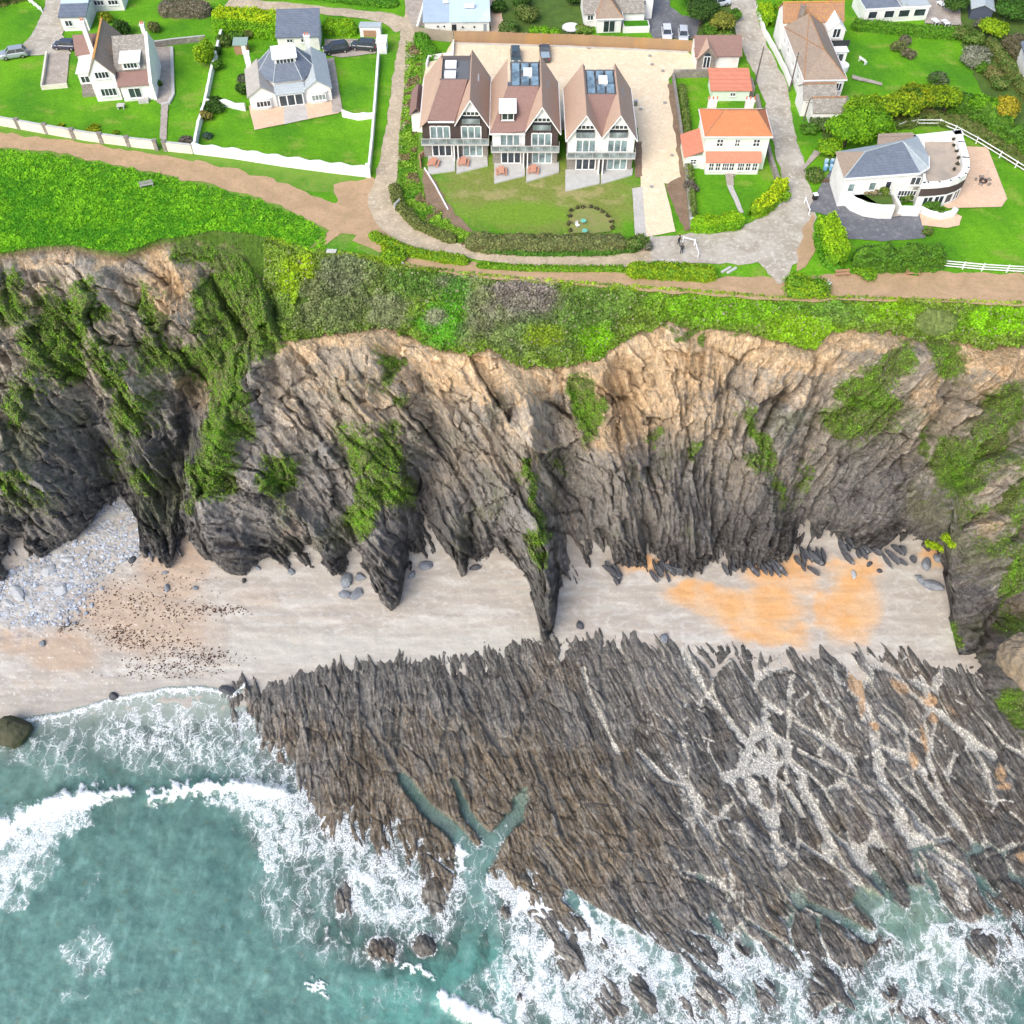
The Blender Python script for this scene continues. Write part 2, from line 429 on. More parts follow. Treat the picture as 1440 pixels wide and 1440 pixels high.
# grass / bare earth / dark rock and painted cave shade patches of the cliff: x, y, rx, ry, tilt, strength
GRASS = [(18, 420, 26, 55, 0, .8), (70, 470, 34, 80, 10, .75), (120, 440, 26, 60, 20, 1.), (100, 500, 30, 34, 0, 1.), (160, 520, 24, 60, -20, .75), (30, 560, 30, 40, 0, .6), (190, 580, 34, 36, 0, .7), (20, 670, 50, 14, 8, .8),
 (60, 700, 60, 30, 10, .45), (165, 640, 34, 40, 20, .5), (200, 670, 16, 22, 0, .6), (240, 500, 60, 26, 0, .75), (215, 440, 20, 60, -15, .7), (345, 395, 60, 68, 10, .98), (372, 450, 46, 60, 20, .92), (330, 470, 42, 46, 10, .85), (310, 510, 54, 40, -20, 1.0), (300, 430, 30, 60, 0, .8),
 (300, 352, 66, 24, 0, .95), (320, 590, 32, 72, 10, 1.15), (298, 660, 32, 36, 10, 1.0), (282, 700, 16, 22, 0, .6), (392, 668, 22, 34, 10, 1.05), (520, 640, 60, 36, 40, .8), (550, 690, 28, 26, 0, 1.15), (512, 716, 22, 34, 10, 1.1), (552, 630, 20, 30, 0, .8),
 (548, 510, 18, 30, -10, .85), (565, 560, 14, 14, 0, .7), (822, 570, 17, 40, -12, 1.2), (742, 660, 14, 20, -20, .95), (750, 700, 12, 40, -12, .8), (752, 760, 16, 32, -8, .8), (780, 650, 12, 40, -30, .45), (958, 470, 20, 8, 5, .9), (990, 460, 14, 7, 0, .95), (988, 480, 8, 7, 0, .7),
 (1045, 475, 10, 8, 0, .7), (923, 620, 14, 12, -30, .6), (978, 632, 6, 8, 0, .7), (1062, 620, 14, 54, -14, .8), (1090, 690, 14, 30, -10, .7), (1130, 680, 12, 50, 8, .55), (1215, 560, 40, 46, 30, 1.05), (1180, 590, 26, 34, 30, .8), (1255, 510, 20, 34, 30, .8),
 (1328, 505, 26, 30, 10, .9), (1298, 625, 10, 22, 0, .75), (1340, 660, 30, 44, 20, 1.1), (1390, 620, 34, 50, 20, .8), (1420, 570, 30, 40, 20, .8), (1360, 720, 34, 22, 0, .7), (1420, 700, 20, 60, 10, .7), (1425, 810, 22, 38, 10, 1.25), (1400, 760, 40, 26, 0, .6),
 (1332, 890, 12, 16, -20, 1.0), (1410, 990, 20, 16, 40, 1.0), (1432, 1010, 14, 18, 0, .9), (1440, 880, 20, 30, 0, .7), (860, 740, 40, 40, 0, .3), (640, 600, 60, 40, 0, .12)]
TAN = [(215, 355, 24, 16, 20, 1.), (60, 362, 46, 12, 0, .9), (150, 366, 26, 10, 10, 1.), (290, 340, 26, 12, 0, .9), (235, 395, 44, 44, 20, .75), (270, 555, 20, 28, 10, .8), (60, 400, 40, 40, 0, .35), (560, 470, 190, 22, 6, .95), (450, 480, 70, 14, -6, .7),
 (700, 520, 60, 36, 0, .9), (640, 520, 90, 40, 0, .55), (780, 530, 60, 24, 0, 1.), (870, 545, 60, 70, -20, .85), (960, 500, 80, 50, 0, .8), (1060, 490, 110, 22, 8, .9), (950, 580, 80, 70, 0, .45), (860, 600, 14, 54, -12, 1.1), (812, 760, 8, 34, 0, .8),
 (1215, 475, 60, 14, 0, 1.), (1400, 505, 80, 22, 8, 1.), (1310, 540, 20, 60, 20, .55), (1400, 560, 40, 24, 30, .5), (900, 710, 70, 50, 20, .35), (410, 740, 16, 26, 10, .6), (700, 640, 70, 60, 0, .35), (1425, 900, 40, 44, 10, .9), (1380, 745, 26, 16, 0, .5),
 (820, 520, 40, 20, 0, 1.0), (1110, 540, 40, 40, 0, .35), (520, 560, 120, 70, 0, .28)]
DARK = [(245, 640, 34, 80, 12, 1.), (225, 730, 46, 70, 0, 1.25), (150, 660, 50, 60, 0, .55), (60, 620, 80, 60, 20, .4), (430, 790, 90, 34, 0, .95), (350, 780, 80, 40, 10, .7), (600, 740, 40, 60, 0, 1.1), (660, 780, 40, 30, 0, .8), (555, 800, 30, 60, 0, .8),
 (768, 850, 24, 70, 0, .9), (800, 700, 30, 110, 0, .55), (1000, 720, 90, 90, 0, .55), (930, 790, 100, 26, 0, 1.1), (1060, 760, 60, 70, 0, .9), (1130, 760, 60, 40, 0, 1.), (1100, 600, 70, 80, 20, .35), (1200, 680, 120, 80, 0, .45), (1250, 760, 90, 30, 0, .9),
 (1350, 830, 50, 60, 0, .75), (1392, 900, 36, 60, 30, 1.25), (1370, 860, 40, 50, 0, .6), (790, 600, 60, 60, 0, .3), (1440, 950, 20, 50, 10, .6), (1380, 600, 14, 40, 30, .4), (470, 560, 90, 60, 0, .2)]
BLUE = [(240, 610, 26, 60, 12, .8), (100, 600, 40, 60, 0, .5), (410, 600, 50, 60, 0, .45), (450, 640, 26, 70, 10, .7), (590, 660, 46, 20, 0, .8), (360, 560, 16, 80, 0, .6), (680, 600, 60, 40, 0, .35), (1010, 700, 46, 60, 0, .6), (1100, 600, 60, 60, 0, .4), (1060, 730, 40, 60, 0, .6), (1240, 720, 60, 40, 0, .4), (800, 640, 60, 40, 0, .4)]

us = ulines(1.5)
ks = np.concatenate([np.linspace(0, 1, 500)])
U = np.repeat(us[None, :], len(ks), 0)
V0 = yA(U) - 6; V1 = yC(U) + 26
V = V0 + (V1 - V0) * ks[:, None]
z, p, t, F = cliff_fields(U, V)
z = np.where(V < F['a'], -.04, z)
X, Y, Z = Pn(U, V, z)
fade = ss(0, 14, V - F['a'])
p = np.clip(p, -8, 7.5) * fade
# push out along a fixed direction half way between level and the line to the camera's height
dl = np.sqrt(X ** 2 * .12 + (Y) ** 2 + (CAM_H - Z) ** 2)
X -= X * .35 / dl * p; Y -= Y / dl * p; Z += (CAM_H - Z) / dl * p * .85

wx = fbm(U / 38, V / 38, 101, 4) * 30; wy = fbm(U / 38, V / 38, 102, 4) * 30
def field(L, sharp=.45, wa=1.0):
    s = np.zeros(U.shape)
    for x, y, rx, ry, an, k in L:
        d = ell(U + wx * wa, V + wy * wa, x, y, rx * 1.15, ry * 1.15, an)
        s = np.maximum(s, k * np.exp(-d ** 2 * 1.0))
    return s
fine = fbm(U / 5.5, V / 5.5, 201, 4)
tan_ = np.tan(np.radians(PHI_C(U)))
stre = ridged((F['bb'] + F['w1'] * .4) / 6.5, V / 30, 211, 3)
stre2 = fbm((F['bb'] + F['w1']) / 11, V / 45, 217, 4)
big = fbm(U / 90, V / 90, 223, 4)
wear = ridged(U / 20, V / 26, 229, 4)
C = np.zeros(U.shape + (3,)) + np.array((.40, .345, .27))
C = mix3(C, (.27, .235, .19), ss(-.12, .35, stre2 + fine * .35))
C = mix3(C, (.56, .52, .45), ss(.16, .42, fine * .55 + stre2 * -.35 + big * .25) * .7)
C = mix3(C, (.30, .315, .345), np.clip(field(BLUE) * 1.1 * ss(-.5, .3, fine + big), 0, 1) * .8)
tn = np.clip(field(TAN), 0, 1.2); tn = ss(.20, .66, tn + .10 * ss(.75, .1, t) * (U > 360) + fine * .28 + (stre - .6) * .35 + F['fa2'] * .18)
C = mix3(C, (.60, .435, .26), tn * .85)
C = mix3(C, (.46, .28, .13), tn * ss(.05, .5, big + fine * .6) * .55)
C = mix3(C, (.68, .55, .38), tn * ss(.12, .4, fine) * .5)
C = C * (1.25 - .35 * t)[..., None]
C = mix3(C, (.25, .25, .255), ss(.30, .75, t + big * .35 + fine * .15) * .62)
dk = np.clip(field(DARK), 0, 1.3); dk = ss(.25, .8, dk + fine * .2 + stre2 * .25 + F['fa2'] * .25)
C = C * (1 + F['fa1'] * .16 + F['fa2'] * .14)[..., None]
C = mix3(C, (.115, .110, .108), dk * .72)  # dark rock tone, which also paints shade into caves and gullies
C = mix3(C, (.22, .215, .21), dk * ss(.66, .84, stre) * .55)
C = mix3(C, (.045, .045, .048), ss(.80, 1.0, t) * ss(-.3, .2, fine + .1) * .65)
gr = field(GRASS); up = F['n1'] * .10
gm = ss(.28, .62, gr + fine * .30 + big * .10 + (stre - .6) * .12 + up)
C = mix3(C, (.11, .18, .028), gm * .9)
C = mix3(C, (.12, .29, .015), gm * ss(.75, 1.05, gr + fine * .5) * .85)
C = mix3(C, (.24, .25, .10), gm * ss(.22, .5, fine + wear * .2) * .35)
C = mix3(C, (.15, .235, .05), ss(1.2, .7, ell(U, V, 1315, 452, 34, 26) + fine * .3))
moss = ss(.10, .45, big + fine * .5 + .12 * ((U < 300) | (U > 1280))) * (1 - tn) * .55 * ss(0.0, .3, t) * (1 - ss(.8, 1, t))
C = mix3(C, (.17, .185, .08), moss)
C = mix3(C, (.56, .55, .53), ss(.47, .60, perlin(U / 2.6, V / 2.9, 239) * .7 + fine * .35) * .35 * (1 - gm) * (1 - dk * .7))
# strip of turf and earth above the rock
sc = ss(8, -4, V - F['b'])
C = mix3(C, (.085, .17, .02), sc * .95)
C = mix3(C, (.20, .27, .08), ss(1.2, .8, ell(U, V, 1315, 452, 30, 24) + fine * .3) * ss(-.3, .3, big + fine * .6 + .2))
rim = ss(10, 0, np.abs(V - F['b'] - 3 - fine * 6)) * (1 - gm) * (F['a'] < V)
C = mix3(C, (.20, .125, .07), rim * .6)

t_ = NT('cliff rock')
a_ = t_.attr('col').outputs['Color']
v_ = t_.coord('Object'); v2_ = t_.coord('Object', (1.6, .6, .35), (0, R(12), 0))
n1_ = t_.noise(v_, 1.7, 8, .72); n2_ = t_.noise(v2_, 1.5, 8, .7, .6)
c_ = t_.mix(1.0, a_, t_.mr(n1_, .3, .7, .66, 1.42), 'MULTIPLY')
c_ = t_.mix(1.0, c_, t_.mr(n2_, .32, .68, .70, 1.34), 'MULTIPLY')
M_CLIFF = t_.done(t_.bsdf(c_, .88, t_.bump(t_.math('ADD', n1_, t_.math('MULTIPLY', n2_, 1.3)), .95, .9), 0, .2))
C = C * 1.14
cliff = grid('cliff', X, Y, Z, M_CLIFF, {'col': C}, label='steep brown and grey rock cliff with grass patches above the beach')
CL = dict(U=U, V=V, X=X, Y=Y, Z=Z, a=F['a'], b=F['b'], gm=gm, t=t, C=C)

# ---- the plateau: one sheet from the cliff edge to the far distance
vs = np.concatenate([np.linspace(0, 1, 260) ** 1.0])
us2 = ulines(6)
U = np.repeat(us2[None, :], len(vs), 0)
V = yA(U) + (-20 - yA(U)) * vs[:, None]
X, Y, Z = Pn(U, V, 0.0)
far = [220, 300, 450, 800, 1500, 3000]
Xf = np.array([[X[-1, j] * (f / Y[-1, j]) ** (1 if f < 500 else 1) for j in range(X.shape[1])] for f in far]); Yf = np.array([[f] * X.shape[1] for f in far], float)
X = np.vstack([X, Xf]); Y = np.vstack([Y, Yf]); U2 = np.vstack([U, np.repeat(U[-1:], len(far), 0)]); V2 = np.vstack([V, np.full((len(far), U.shape[1]), -60.)])
Z = np.zeros(X.shape)
big = fbm(X / 14, Y / 14, 41, 4); fine = fbm(X / 1.6, Y / 1.6, 43, 4)
def lawn_field(U, V, X, Y):
    big = fbm(X / 9, Y / 9, 41, 4); fine = fbm(X / 1.3, Y / 1.3, 43, 4)
    mow = np.sin((X * .94 + Y * .34) * 3.0) * .5; dry = ss(.18, .42, fbm(X / 4.5, Y / 3.2, 49, 4) + big * .3)
    C = np.zeros(U.shape + (3,)) + np.array((.098, .285, .010))
    C = mix3(C, (.135, .345, .012), ss(-.1, .4, big + fine * .3))
    C = mix3(C, (.065, .215, .012), ss(.0, .45, -big + fine * .4) * .8)
    C = mix3(C, (.20, .31, .040), dry * .75); C = C * (1 + mow * .06)[..., None]
    return C
C = lawn_field(U2, V2, X, Y)
rough_ = ss(-8, 18, V2 - np.interp(U2, [-3000, 0, 100, 200, 300, 400, 460, 520], [100, 212, 226, 246, 268, 300, 330, 345])) * (U2 < 520)
C = mix3(C, (.055, .235, .006), rough_ * .8)
bank = ss(20, 8, ell(U2, V2, 575, 190, 30, 170, 4) * 20 - 4)
C = mix3(C, (.10, .20, .03), bank * .8)
# worn turf beside the tracks
for pts, w in (([(0, 205), (200, 235), (350, 285), (480, 330)], 26), ([(520, 350), (700, 385), (1000, 400), (1440, 415)], 16)):
    d, _ = pline(U2, V2, pts)
    C = mix3(C, (.20, .24, .07), ss(w, w * .3, d + fine * 16) * .5)
apt = ell(U2, V2, 760, 275, 150, 55, 4)
C = mix3(C, (.19, .235, .05), ss(1.25, .7, apt + fine * .35))
C = mix3(C, (.34, .30, .13), ss(-.05, .4, fbm(U2 / 26, V2 / 14, 46, 3) + fine * .6 - (np.abs(V2 - 265) > 26) * .4) * ss(1.1, .6, apt) * .8)
C = mix3(C, (.15, .30, .02), .8 * ss(1.05, .5, ell(U2, V2, 735, 300, 95, 22, 0) + fine * .3) * .9)
C = mix3(C, (.10, .16, .04), ss(1350, 1385, U2 - V2 * .35) * ss(210, 190, V2) * .8)
t_ = NT('turf')
a_ = t_.attr('col').outputs['Color']; v_ = t_.coord('Object')
n1_ = t_.noise(v_, 2.2, 6, .7); n2_ = t_.noise(v_, 9, 3, .7)
c_ = t_.mix(1.0, a_, t_.mr(n1_, .3, .7, .72, 1.28), 'MULTIPLY')
c_ = t_.mix(1.0, c_, t_.mr(n2_, .3, .7, .72, 1.25), 'MULTIPLY')
M_TURF = t_.done(t_.bsdf(c_, .9, t_.bump(n2_, .6, .12), 0, .15))
ground = grid('ground', X, Y, Z, M_TURF, {'col': C}, label='level green turf of the cliff top', flip=True)

# ================================================================== BEACH SAND AND SEA BED
us3 = ulines(2.0); vv = np.concatenate([np.arange(668, 1110, 1.7), np.arange(1112, 1480, 8), [1520, 1600, 1750, 2000, 2500, 3500]])
U, V = np.meshgrid(us3, vv)
z = zsand(U, V)
rip = fbm(U / 60, V / 9, 301, 4)
z = z + rip * .06 + fbm(U / 30, V / 20, 303, 4) * .14
pebs = ss(1.4, .6, np.minimum(ell(U, V, 165, 745, 46, 42, -40), ell(U, V, 60, 830, 90, 50, -35)) + fbm(U / 20, V / 20, 305, 3) * .3)
z = z + pebs * .25
X, Y, Z = Pn(U, V, z)
fine = fbm(U / 5, V / 5, 311, 4); big = fbm(U / 55, V / 40, 313, 4); str_ = fbm(U / 90 + .3 * big, V / 14, 317, 4); lace = ridged(U / 30, V / 16, 319, 4)
C = np.zeros(U.shape + (3,)) + np.array((.40, .36, .31))
C = mix3(C, (.46, .435, .385), ss(-.05, .35, str_ + big * .5))
C = mix3(C, (.34, .315, .28), ss(.05, .4, -str_ + fine * .2) * .5)
C = mix3(C, (.58, .57, .55), ss(.70, .84, lace + big * .1) * .35)
grey = ss(.8, .0, np.abs(V - 918 + (U - 300) * .02) / 40 - .2) * (U > 320) * (U < 800)
C = mix3(C, (.44, .425, .37), grey * .75)
org = np.zeros(U.shape)
for x, y, rx, ry, an, k in [(1060, 852, 84, 40, 4, 1.), (985, 838, 60, 26, 8, .8), (1090, 800, 60, 30, 0, .9), (1085, 892, 60, 22, 0, .9), (1190, 850, 50, 56, 0, 1.), (1200, 800, 46, 30, 0, .9), (910, 800, 60, 14, 4, .6), (1320, 790, 40, 14, 20, .6), (1130, 820, 40, 20, 0, .6)]:
    org = np.maximum(org, k * np.exp(-ell(U + 22 * big, V + 30 * big, x, y, rx, ry, an) ** 3))
ob_ = ss(.18, .85, org + str_ * .10 + fine * .05 + big * .25)
C = mix3(C, (.60, .385, .21), ob_ * .9)
C = mix3(C, (.60, .31, .11), ob_ * ss(-.3, .35, big + str_ * .2 + fine * .15) * .7)
C = mix3(C, (.52, .40, .28), ob_ * ss(.1, .4, fbm(U / 40, V / 26, 318, 4)) * .4)
brn = np.zeros(U.shape)
for x, y, rx, ry, an, k in [(245, 800, 60, 54, 0, 1.), (200, 870, 120, 60, 8, .85), (90, 915, 60, 34, 0, .95), (20, 900, 40, 22, 0, .9), (240, 780, 30, 24, 0, .8), (60, 960, 60, 26, 0, .4), (360, 840, 60, 20, 0, .45), (470, 860, 60, 16, 0, .35)]:
    brn = np.maximum(brn, k * np.exp(-ell(U + 14 * big, V + 14 * big, x, y, rx, ry, an) ** 3))
C = mix3(C, (.42, .31, .22), ss(.2, .8, brn + str_ * .2 + fine * .15) * .75)
pebs = pebs * ss(-.45, .25, fbm(U / 16, V / 12, 306, 4))
C = mix3(C, (.38, .40, .42), pebs * .6)
pb1, pb2, pid = vor(U / 4.2, V / 3.4, 331)
C = C * (1 - pebs[..., None] * .55 * (1 - ss(.02, .2, pb2 - pb1))[..., None]) * (1 + pebs[..., None] * (pid[..., None] - .5) * .6)
C = mix3(C, (.82, .82, .80), ss(.62, .72, perlin(U / 2.7, V / 2.7, 337)) * ss(420, 200, U) * .5)
# wet strip along the wash, sea bed below
wet = ss(-26, 4, V - np.interp(U, [-3000, 0, 40, 150, 230, 280, 330, 700, 1400], [1015, 1008, 1006, 985, 968, 963, 968, 1000, 1000]))
C = mix3(C, (.36, .33, .29), wet * .8)
C = mix3(C, (.115, .11, .095), ss(995, 1060, V) * ss(-.05, .35, fbm(U / 30, V / 60, 341, 4) + .25) * (V > 1000))
t_ = NT('beach sand')
a_ = t_.attr('col').outputs['Color']; v_ = t_.coord('Object'); n1_ = t_.noise(v_, 3.5, 6, .7); n2_ = t_.noise(v_, 14, 3, .7)
c_ = t_.mix(1.0, a_, t_.mr(n1_, .3, .7, .9, 1.1), 'MULTIPLY')
c_ = t_.mix(1.0, c_, t_.mr(n2_, .3, .7, .9, 1.1), 'MULTIPLY')
M_SAND = t_.done(t_.bsdf(c_, .75, t_.bump(n1_, .3, .15), 0, .3))
sand = grid('beach_sand', X, Y, Z, M_SAND, {'col': C}, label='pale sand of the cove with orange patches')

# ================================================================== REEF
WHITE = [([(955, 902), (975, 945), (1000, 985), (1030, 1020), (1050, 1045), (1078, 1066)], 4.0), ([(1050, 1045), (1082, 1032), (1108, 1050), (1104, 1100)], 5), ([(1112, 950), (1110, 1010), (1108, 1050)], 3),
 ([(1062, 1030), (1046, 1080), (1062, 1125), (1086, 1155), (1098, 1215)], 8), ([(1075, 1000), (1084, 1060), (1090, 1110), (1092, 1160)], 6), ([(1125, 1100), (1150, 1150), (1185, 1215), (1218, 1262)], 6), ([(1192, 930), (1208, 975), (1218, 1005), (1232, 1045), (1238, 1090), (1266, 1140), (1286, 1200), (1316, 1262)], 7),
 ([(1245, 935), (1280, 975), (1312, 998), (1352, 1028), (1396, 1064)], 4.0), ([(1232, 1045), (1290, 1078), (1312, 1112), (1350, 1160), (1376, 1196)], 5), ([(1300, 1008), (1306, 1070), (1320, 1110)], 3), ([(1122, 1056), (1180, 1085), (1228, 1112)], 2.2), ([(1262, 1150), (1300, 1192), (1334, 1212), (1354, 1275)], 8),
 ([(900, 1058), (934, 1095), (968, 1108), (986, 1155), (1010, 1190)], 3.0), ([(1140, 950), (1160, 985), (1185, 1010)], 2.4), ([(1175, 1010), (1165, 1040), (1150, 1060)], 2.2), ([(1020, 1210), (1030, 1240), (1020, 1280)], 2.6), ([(1030, 1130), (1000, 1160), (1010, 1200)], 2.4), ([(1310, 1190), (1370, 1230), (1400, 1260)], 4),
 ([(1130, 1150), (1100, 1100)], 3), ([(820, 940), (830, 980), (850, 1020), (870, 1060)], 1.8), ([(1290, 1230), (1280, 1180), (1260, 1160)], 5), ([(1360, 1040), (1385, 1080), (1400, 1130)], 2.5), ([(1240, 1010), (1262, 1030)], 3)]
GREYC = [([(505, 946), (512, 990), (524, 1030), (548, 1064), (570, 1095)], 5), ([(560, 940), (566, 1000), (560, 1060)], 2.4), ([(626, 922), (636, 968), (632, 1010), (620, 1060)], 2.6), ([(650, 935), (656, 985), (690, 1035), (712, 1062)], 2.8), ([(650, 1020), (656, 1070), (664, 1120)], 4), ([(800, 900), (770, 960), (738, 1005), (730, 1040)], 2.4),
 ([(746, 1060), (770, 1110), (790, 1170)], 3), ([(860, 1050), (868, 1100), (888, 1135), (890, 1200), (870, 1240)], 4), ([(756, 1195), (775, 1220), (795, 1248)], 7), ([(960, 1130), (975, 1200), (1000, 1270), (1010, 1310)], 4), ([(850, 900), (845, 960), (860, 1010)], 2.2), ([(590, 1180), (580, 1230), (586, 1290)], 2.5), ([(1030, 1060), (1010, 1120), (1040, 1180), (1056, 1260)], 4)]
DEEP = [([(568, 1096), (600, 1138), (636, 1166), (662, 1200), (672, 1290), (650, 1360), (610, 1440)], 11), ([(736, 1112), (728, 1145), (695, 1180), (676, 1215)], 10), ([(1078, 1180), (1094, 1225), (1116, 1252), (1126, 1268)], 8), ([(1215, 1262), (1250, 1290), (1310, 1330), (1400, 1400), (1460, 1440)], 22),
 ([(800, 1262), (840, 1292), (900, 1330), (960, 1380)], 12), ([(1290, 1255), (1310, 1300)], 18), ([(1420, 1100), (1436, 1180), (1450, 1220)], 14), ([(1132, 1270), (1180, 1290), (1225, 1320)], 6), ([(640, 1100), (660, 1150), (690, 1185)], 6), ([(690, 1280), (700, 1350), (720, 1440)], 10)]
ISLES = [(1128, 1208, 30, 62, -38, 1.3), (1200, 1322, 20, 42, -32, 1.6), (1135, 1285, 40, 26, 30, .9), (596, 1330, 16, 18, 0, 1.15), (540, 1335, 28, 20, 0, .9), (905, 1395, 14, 36, -20, 1.1), (1165, 1395, 40, 46, -20, 1.15), (1255, 1405, 16, 28, -20, 1.1), (713, 1285, 8, 12, -30, 1.0), (735, 1238, 30, 16, 25, 1.0), (1045, 1300, 18, 30, -20, .9),
 (620, 1250, 26, 40, 0, .8), (480, 1260, 22, 30, 0, .5), (800, 1340, 26, 40, -20, .65), (1080, 1390, 30, 40, -20, .7), (990, 1400, 40, 40, -20, .6), (1390, 1390, 50, 50, -20, .7), (860, 1420, 30, 40, 0, .5), (1320, 1430, 40, 30, 0, .6), (1000, 1345, 40, 16, 10, .6), (730, 1400, 30, 30, 0, .4), (1385, 1330, 40, 30, 0, .75)]
xL = lambda V: np.interp(V, [900, 960, 1050, 1110, 1180, 1300, 1350, 1400, 1500, 3000], [290, 300, 318, 350, 345, 372, 450, 600, 690, 900])
def bed_z(U, V, h, yr, r2):
    zs = zsand(U, np.minimum(V, 1000))
    up = np.clip((V - yr) / 22.0, -1.2, 1.0)
    zr = np.minimum(ZSEA + .62 + h, zs + up * .75 + r2 * .25 + np.clip((V - yr - 22) / 50, 0, 1) * 2.0)
    zr = np.where(U > 480, np.maximum(zr, ZSEA - 3 + 3.04 * ss(-40, -110, V - yS(U))) if False else np.where(V < yS(U) - 95, np.maximum(zr, np.minimum(ZSEA + .30, zs + .2)), zr), zr)
    zr = np.where(V < yr - 12, zs - 1.2, zr)
    dl_ = ss(60, -60, U - xL(V) + fbm(U / 40, V / 40, 450, 3) * 60)
    dp_ = ZSEA - .35 - np.clip((V - 1000) * .009, 0, 4) + np.exp(-ell(U, V, 150, 1150, 40, 60, 10) ** 2) * .9 + np.exp(-ell(U, V, 230, 1050, 130, 50, 0) ** 2) * .75 + h * .25
    dp_ = np.where(V < 1000, np.minimum(dp_, zs - .5), dp_)
    return zr * (1 - dl_) + dp_ * dl_
def reef_fields(U, V):
    tan = np.tan(np.radians(PHI_R(U))); bb = U - (V - 900) * tan
    wA = fbm(U / 95, V / 95, 401, 3) * 22
    yr = yR(U) + ridged((bb + wA * .3) / 11 + fbm(U / 50, V / 50, 406, 2), V / 200, 405, 3) * -(14 + 26 * ss(-.4, .4, fbm(U / 45, V / 300, 407, 3))) + 14 + fbm(U / 30, V / 400, 408, 3) * 14
    ysd = yS(U)
    L = np.clip((ysd - V) / 60.0, -1.5, 1.1)
    L = np.where(L < 0, L * .74, L * .40) - .12
    isl = np.full(U.shape, -9.0)
    for x, y, rx, ry, an, k in ISLES:
        d = ell(U + wA * .35, V + wA * .2, x, y, rx, ry, an)
        isl = np.maximum(isl, k * (1.15 - d) * 1.35 - .95)
    L = np.maximum(L, np.clip(isl, -2, .75))
    r1 = ridged((bb + wA) / 34, (V + wA) / 190, 411, 3) - .60
    r2 = ridged((bb + wA * .25) / 12, (V + wA) / 120, 413, 3) - .60
    r3 = ridged((bb + wA * .15) / 5.6, (V + wA) / 70, 417, 2) - .55
    r4 = ridged((bb + wA * .1) / 3.0, V / 26, 419, 2) - .55
    e1, e2, cid = vor((bb + wA * 1.1) / 44, (V + wA) / 118, 421)
    f1, f2, fid = vor((bb + wA * .6) / 17, (V + wA * .8) / 52, 423)
    edge = np.clip((e2 - e1), 0, 1); edge2 = np.clip(f2 - f1, 0, 1)
    right = ss(860, 1030, U + (V - 1100) * -.10)
    md = (.4 + .8 * ss(-.3, .3, fbm(U / 40, V / 50, 426, 3))) * (1 - .35 * right)
    h = L + r1 * .55 + md * (r2 * .5 + r3 * .24 + r4 * .12) + fbm(U / 12, V / 14, 427, 4) * .26 + (cid - .5) * .5 * right + (fid - .5) * .34
    h -= ss(.16, .0, edge) * .75 * right + ss(.10, .0, edge2) * .28
    wb_ = fbm(U / 14, V / 14, 431, 4) * 6
    pale = ss(.14, .03, edge) * right * ss(.05, .35, fbm(U / 70, V / 70, 433, 3) + .25 + ss(300, 0, np.abs(V - 1180)) * .2) * .9
    pale = np.maximum(pale, ss(.10, .02, edge2) * right * ss(.1, .35, fbm(U / 50, V / 50, 434, 3)) * .8)
    wmul = .30 + .95 * ss(-.5, .5, fbm(U / 30, V / 30, 437, 3))
    for pts, w in WHITE:
        d, _ = pline(U + wb_, V + wb_, pts); m = ss(1.5, .55, d / (w * wmul + 1.2)); pale = np.maximum(pale, m); h -= m * .55
    thinl = ss(.955, .99, ridged((bb + wA * .8) / 40, (V + wA) / 210, 441, 1)) * right * ss(-.1, .25, fbm(U / 60, V / 60, 442, 3)) * ss(20, 50, V - yR(U))
    thin2 = ss(.95, .99, ridged((bb * .35 + V * .5 + wA * .8) / 60, (V - U * .2) / 120, 443, 1)) * right * ss(.05, .3, fbm(U / 50, V / 50, 444, 3))
    pale = np.maximum(pale, np.maximum(thinl * .85, thin2 * .7)); h -= thinl * .3
    fr1, fq1 = facets((bb + wA) / 30, (V + wA * .8) / 84, 445); fr2, fq2 = facets((bb + wA * .6) / 12, V / 34, 446)
    h += fr1 * .24 + fr2 * .13 - ss(.08, 0, fq2) * .12
    gch = np.zeros(U.shape)
    for pts, w in GREYC:
        d, _ = pline(U + wb_ * .8, V + wb_ * .8, pts); m = ss(1.6, .5, d / (w * wmul + 1.0)); gch = np.maximum(gch, m); h -= m * .5
    dp = np.zeros(U.shape)
    for pts, w in DEEP:
        d, par = pline(U + wb_ * 1.2, V + wb_ * 1.2, pts); m = ss(1.45, .75, d / (w * (.65 + .6 * par))); dp = np.maximum(dp, m * np.where(U > 1000, ss(1215, 1275, V), 1.0))
    h = h * (1 - dp * .6) - dp * np.where(U > 1000, 1.15, .8 + 1.2 * ss(1120, 1230, V))
    return h, yr, dict(pale=pale, gch=gch, dp=dp, bb=bb, r2=r2, r3=r3, r4=r4, fr1=fr1, fr2=fr2, cid=cid, fid=fid, right=right, wA=wA)
us4 = ulines(1.45, -90, 1530); vv = np.concatenate([np.arange(872, 1470, 1.35), [1500, 1560, 1700, 2000]])
U, V = np.meshgrid(us4, vv)
h, yr, G = reef_fields(U, V)
z = bed_z(U, V, h, yr, G['r2'])
X, Y, Z = Pn(U, V, z)
big = fbm(U / 80, V / 100, 451, 4); fine = fbm(U / 4.5, V / 6, 453, 4); strk = ridged((G['bb'] + G['wA'] * .3) / 4.6, V / 30, 457, 3); strk2 = fbm((G['bb'] + G['wA'] * .5) / 9, V / 70, 459, 4)
C = np.zeros(U.shape + (3,)) + np.array((.195, .183, .165))
C = mix3(C, (.22, .168, .108), ss(.3, .75, np.exp(-ell(U, V, 700, 1150, 330, 150, 10) ** 2) + big * .6 + strk2 * .4))
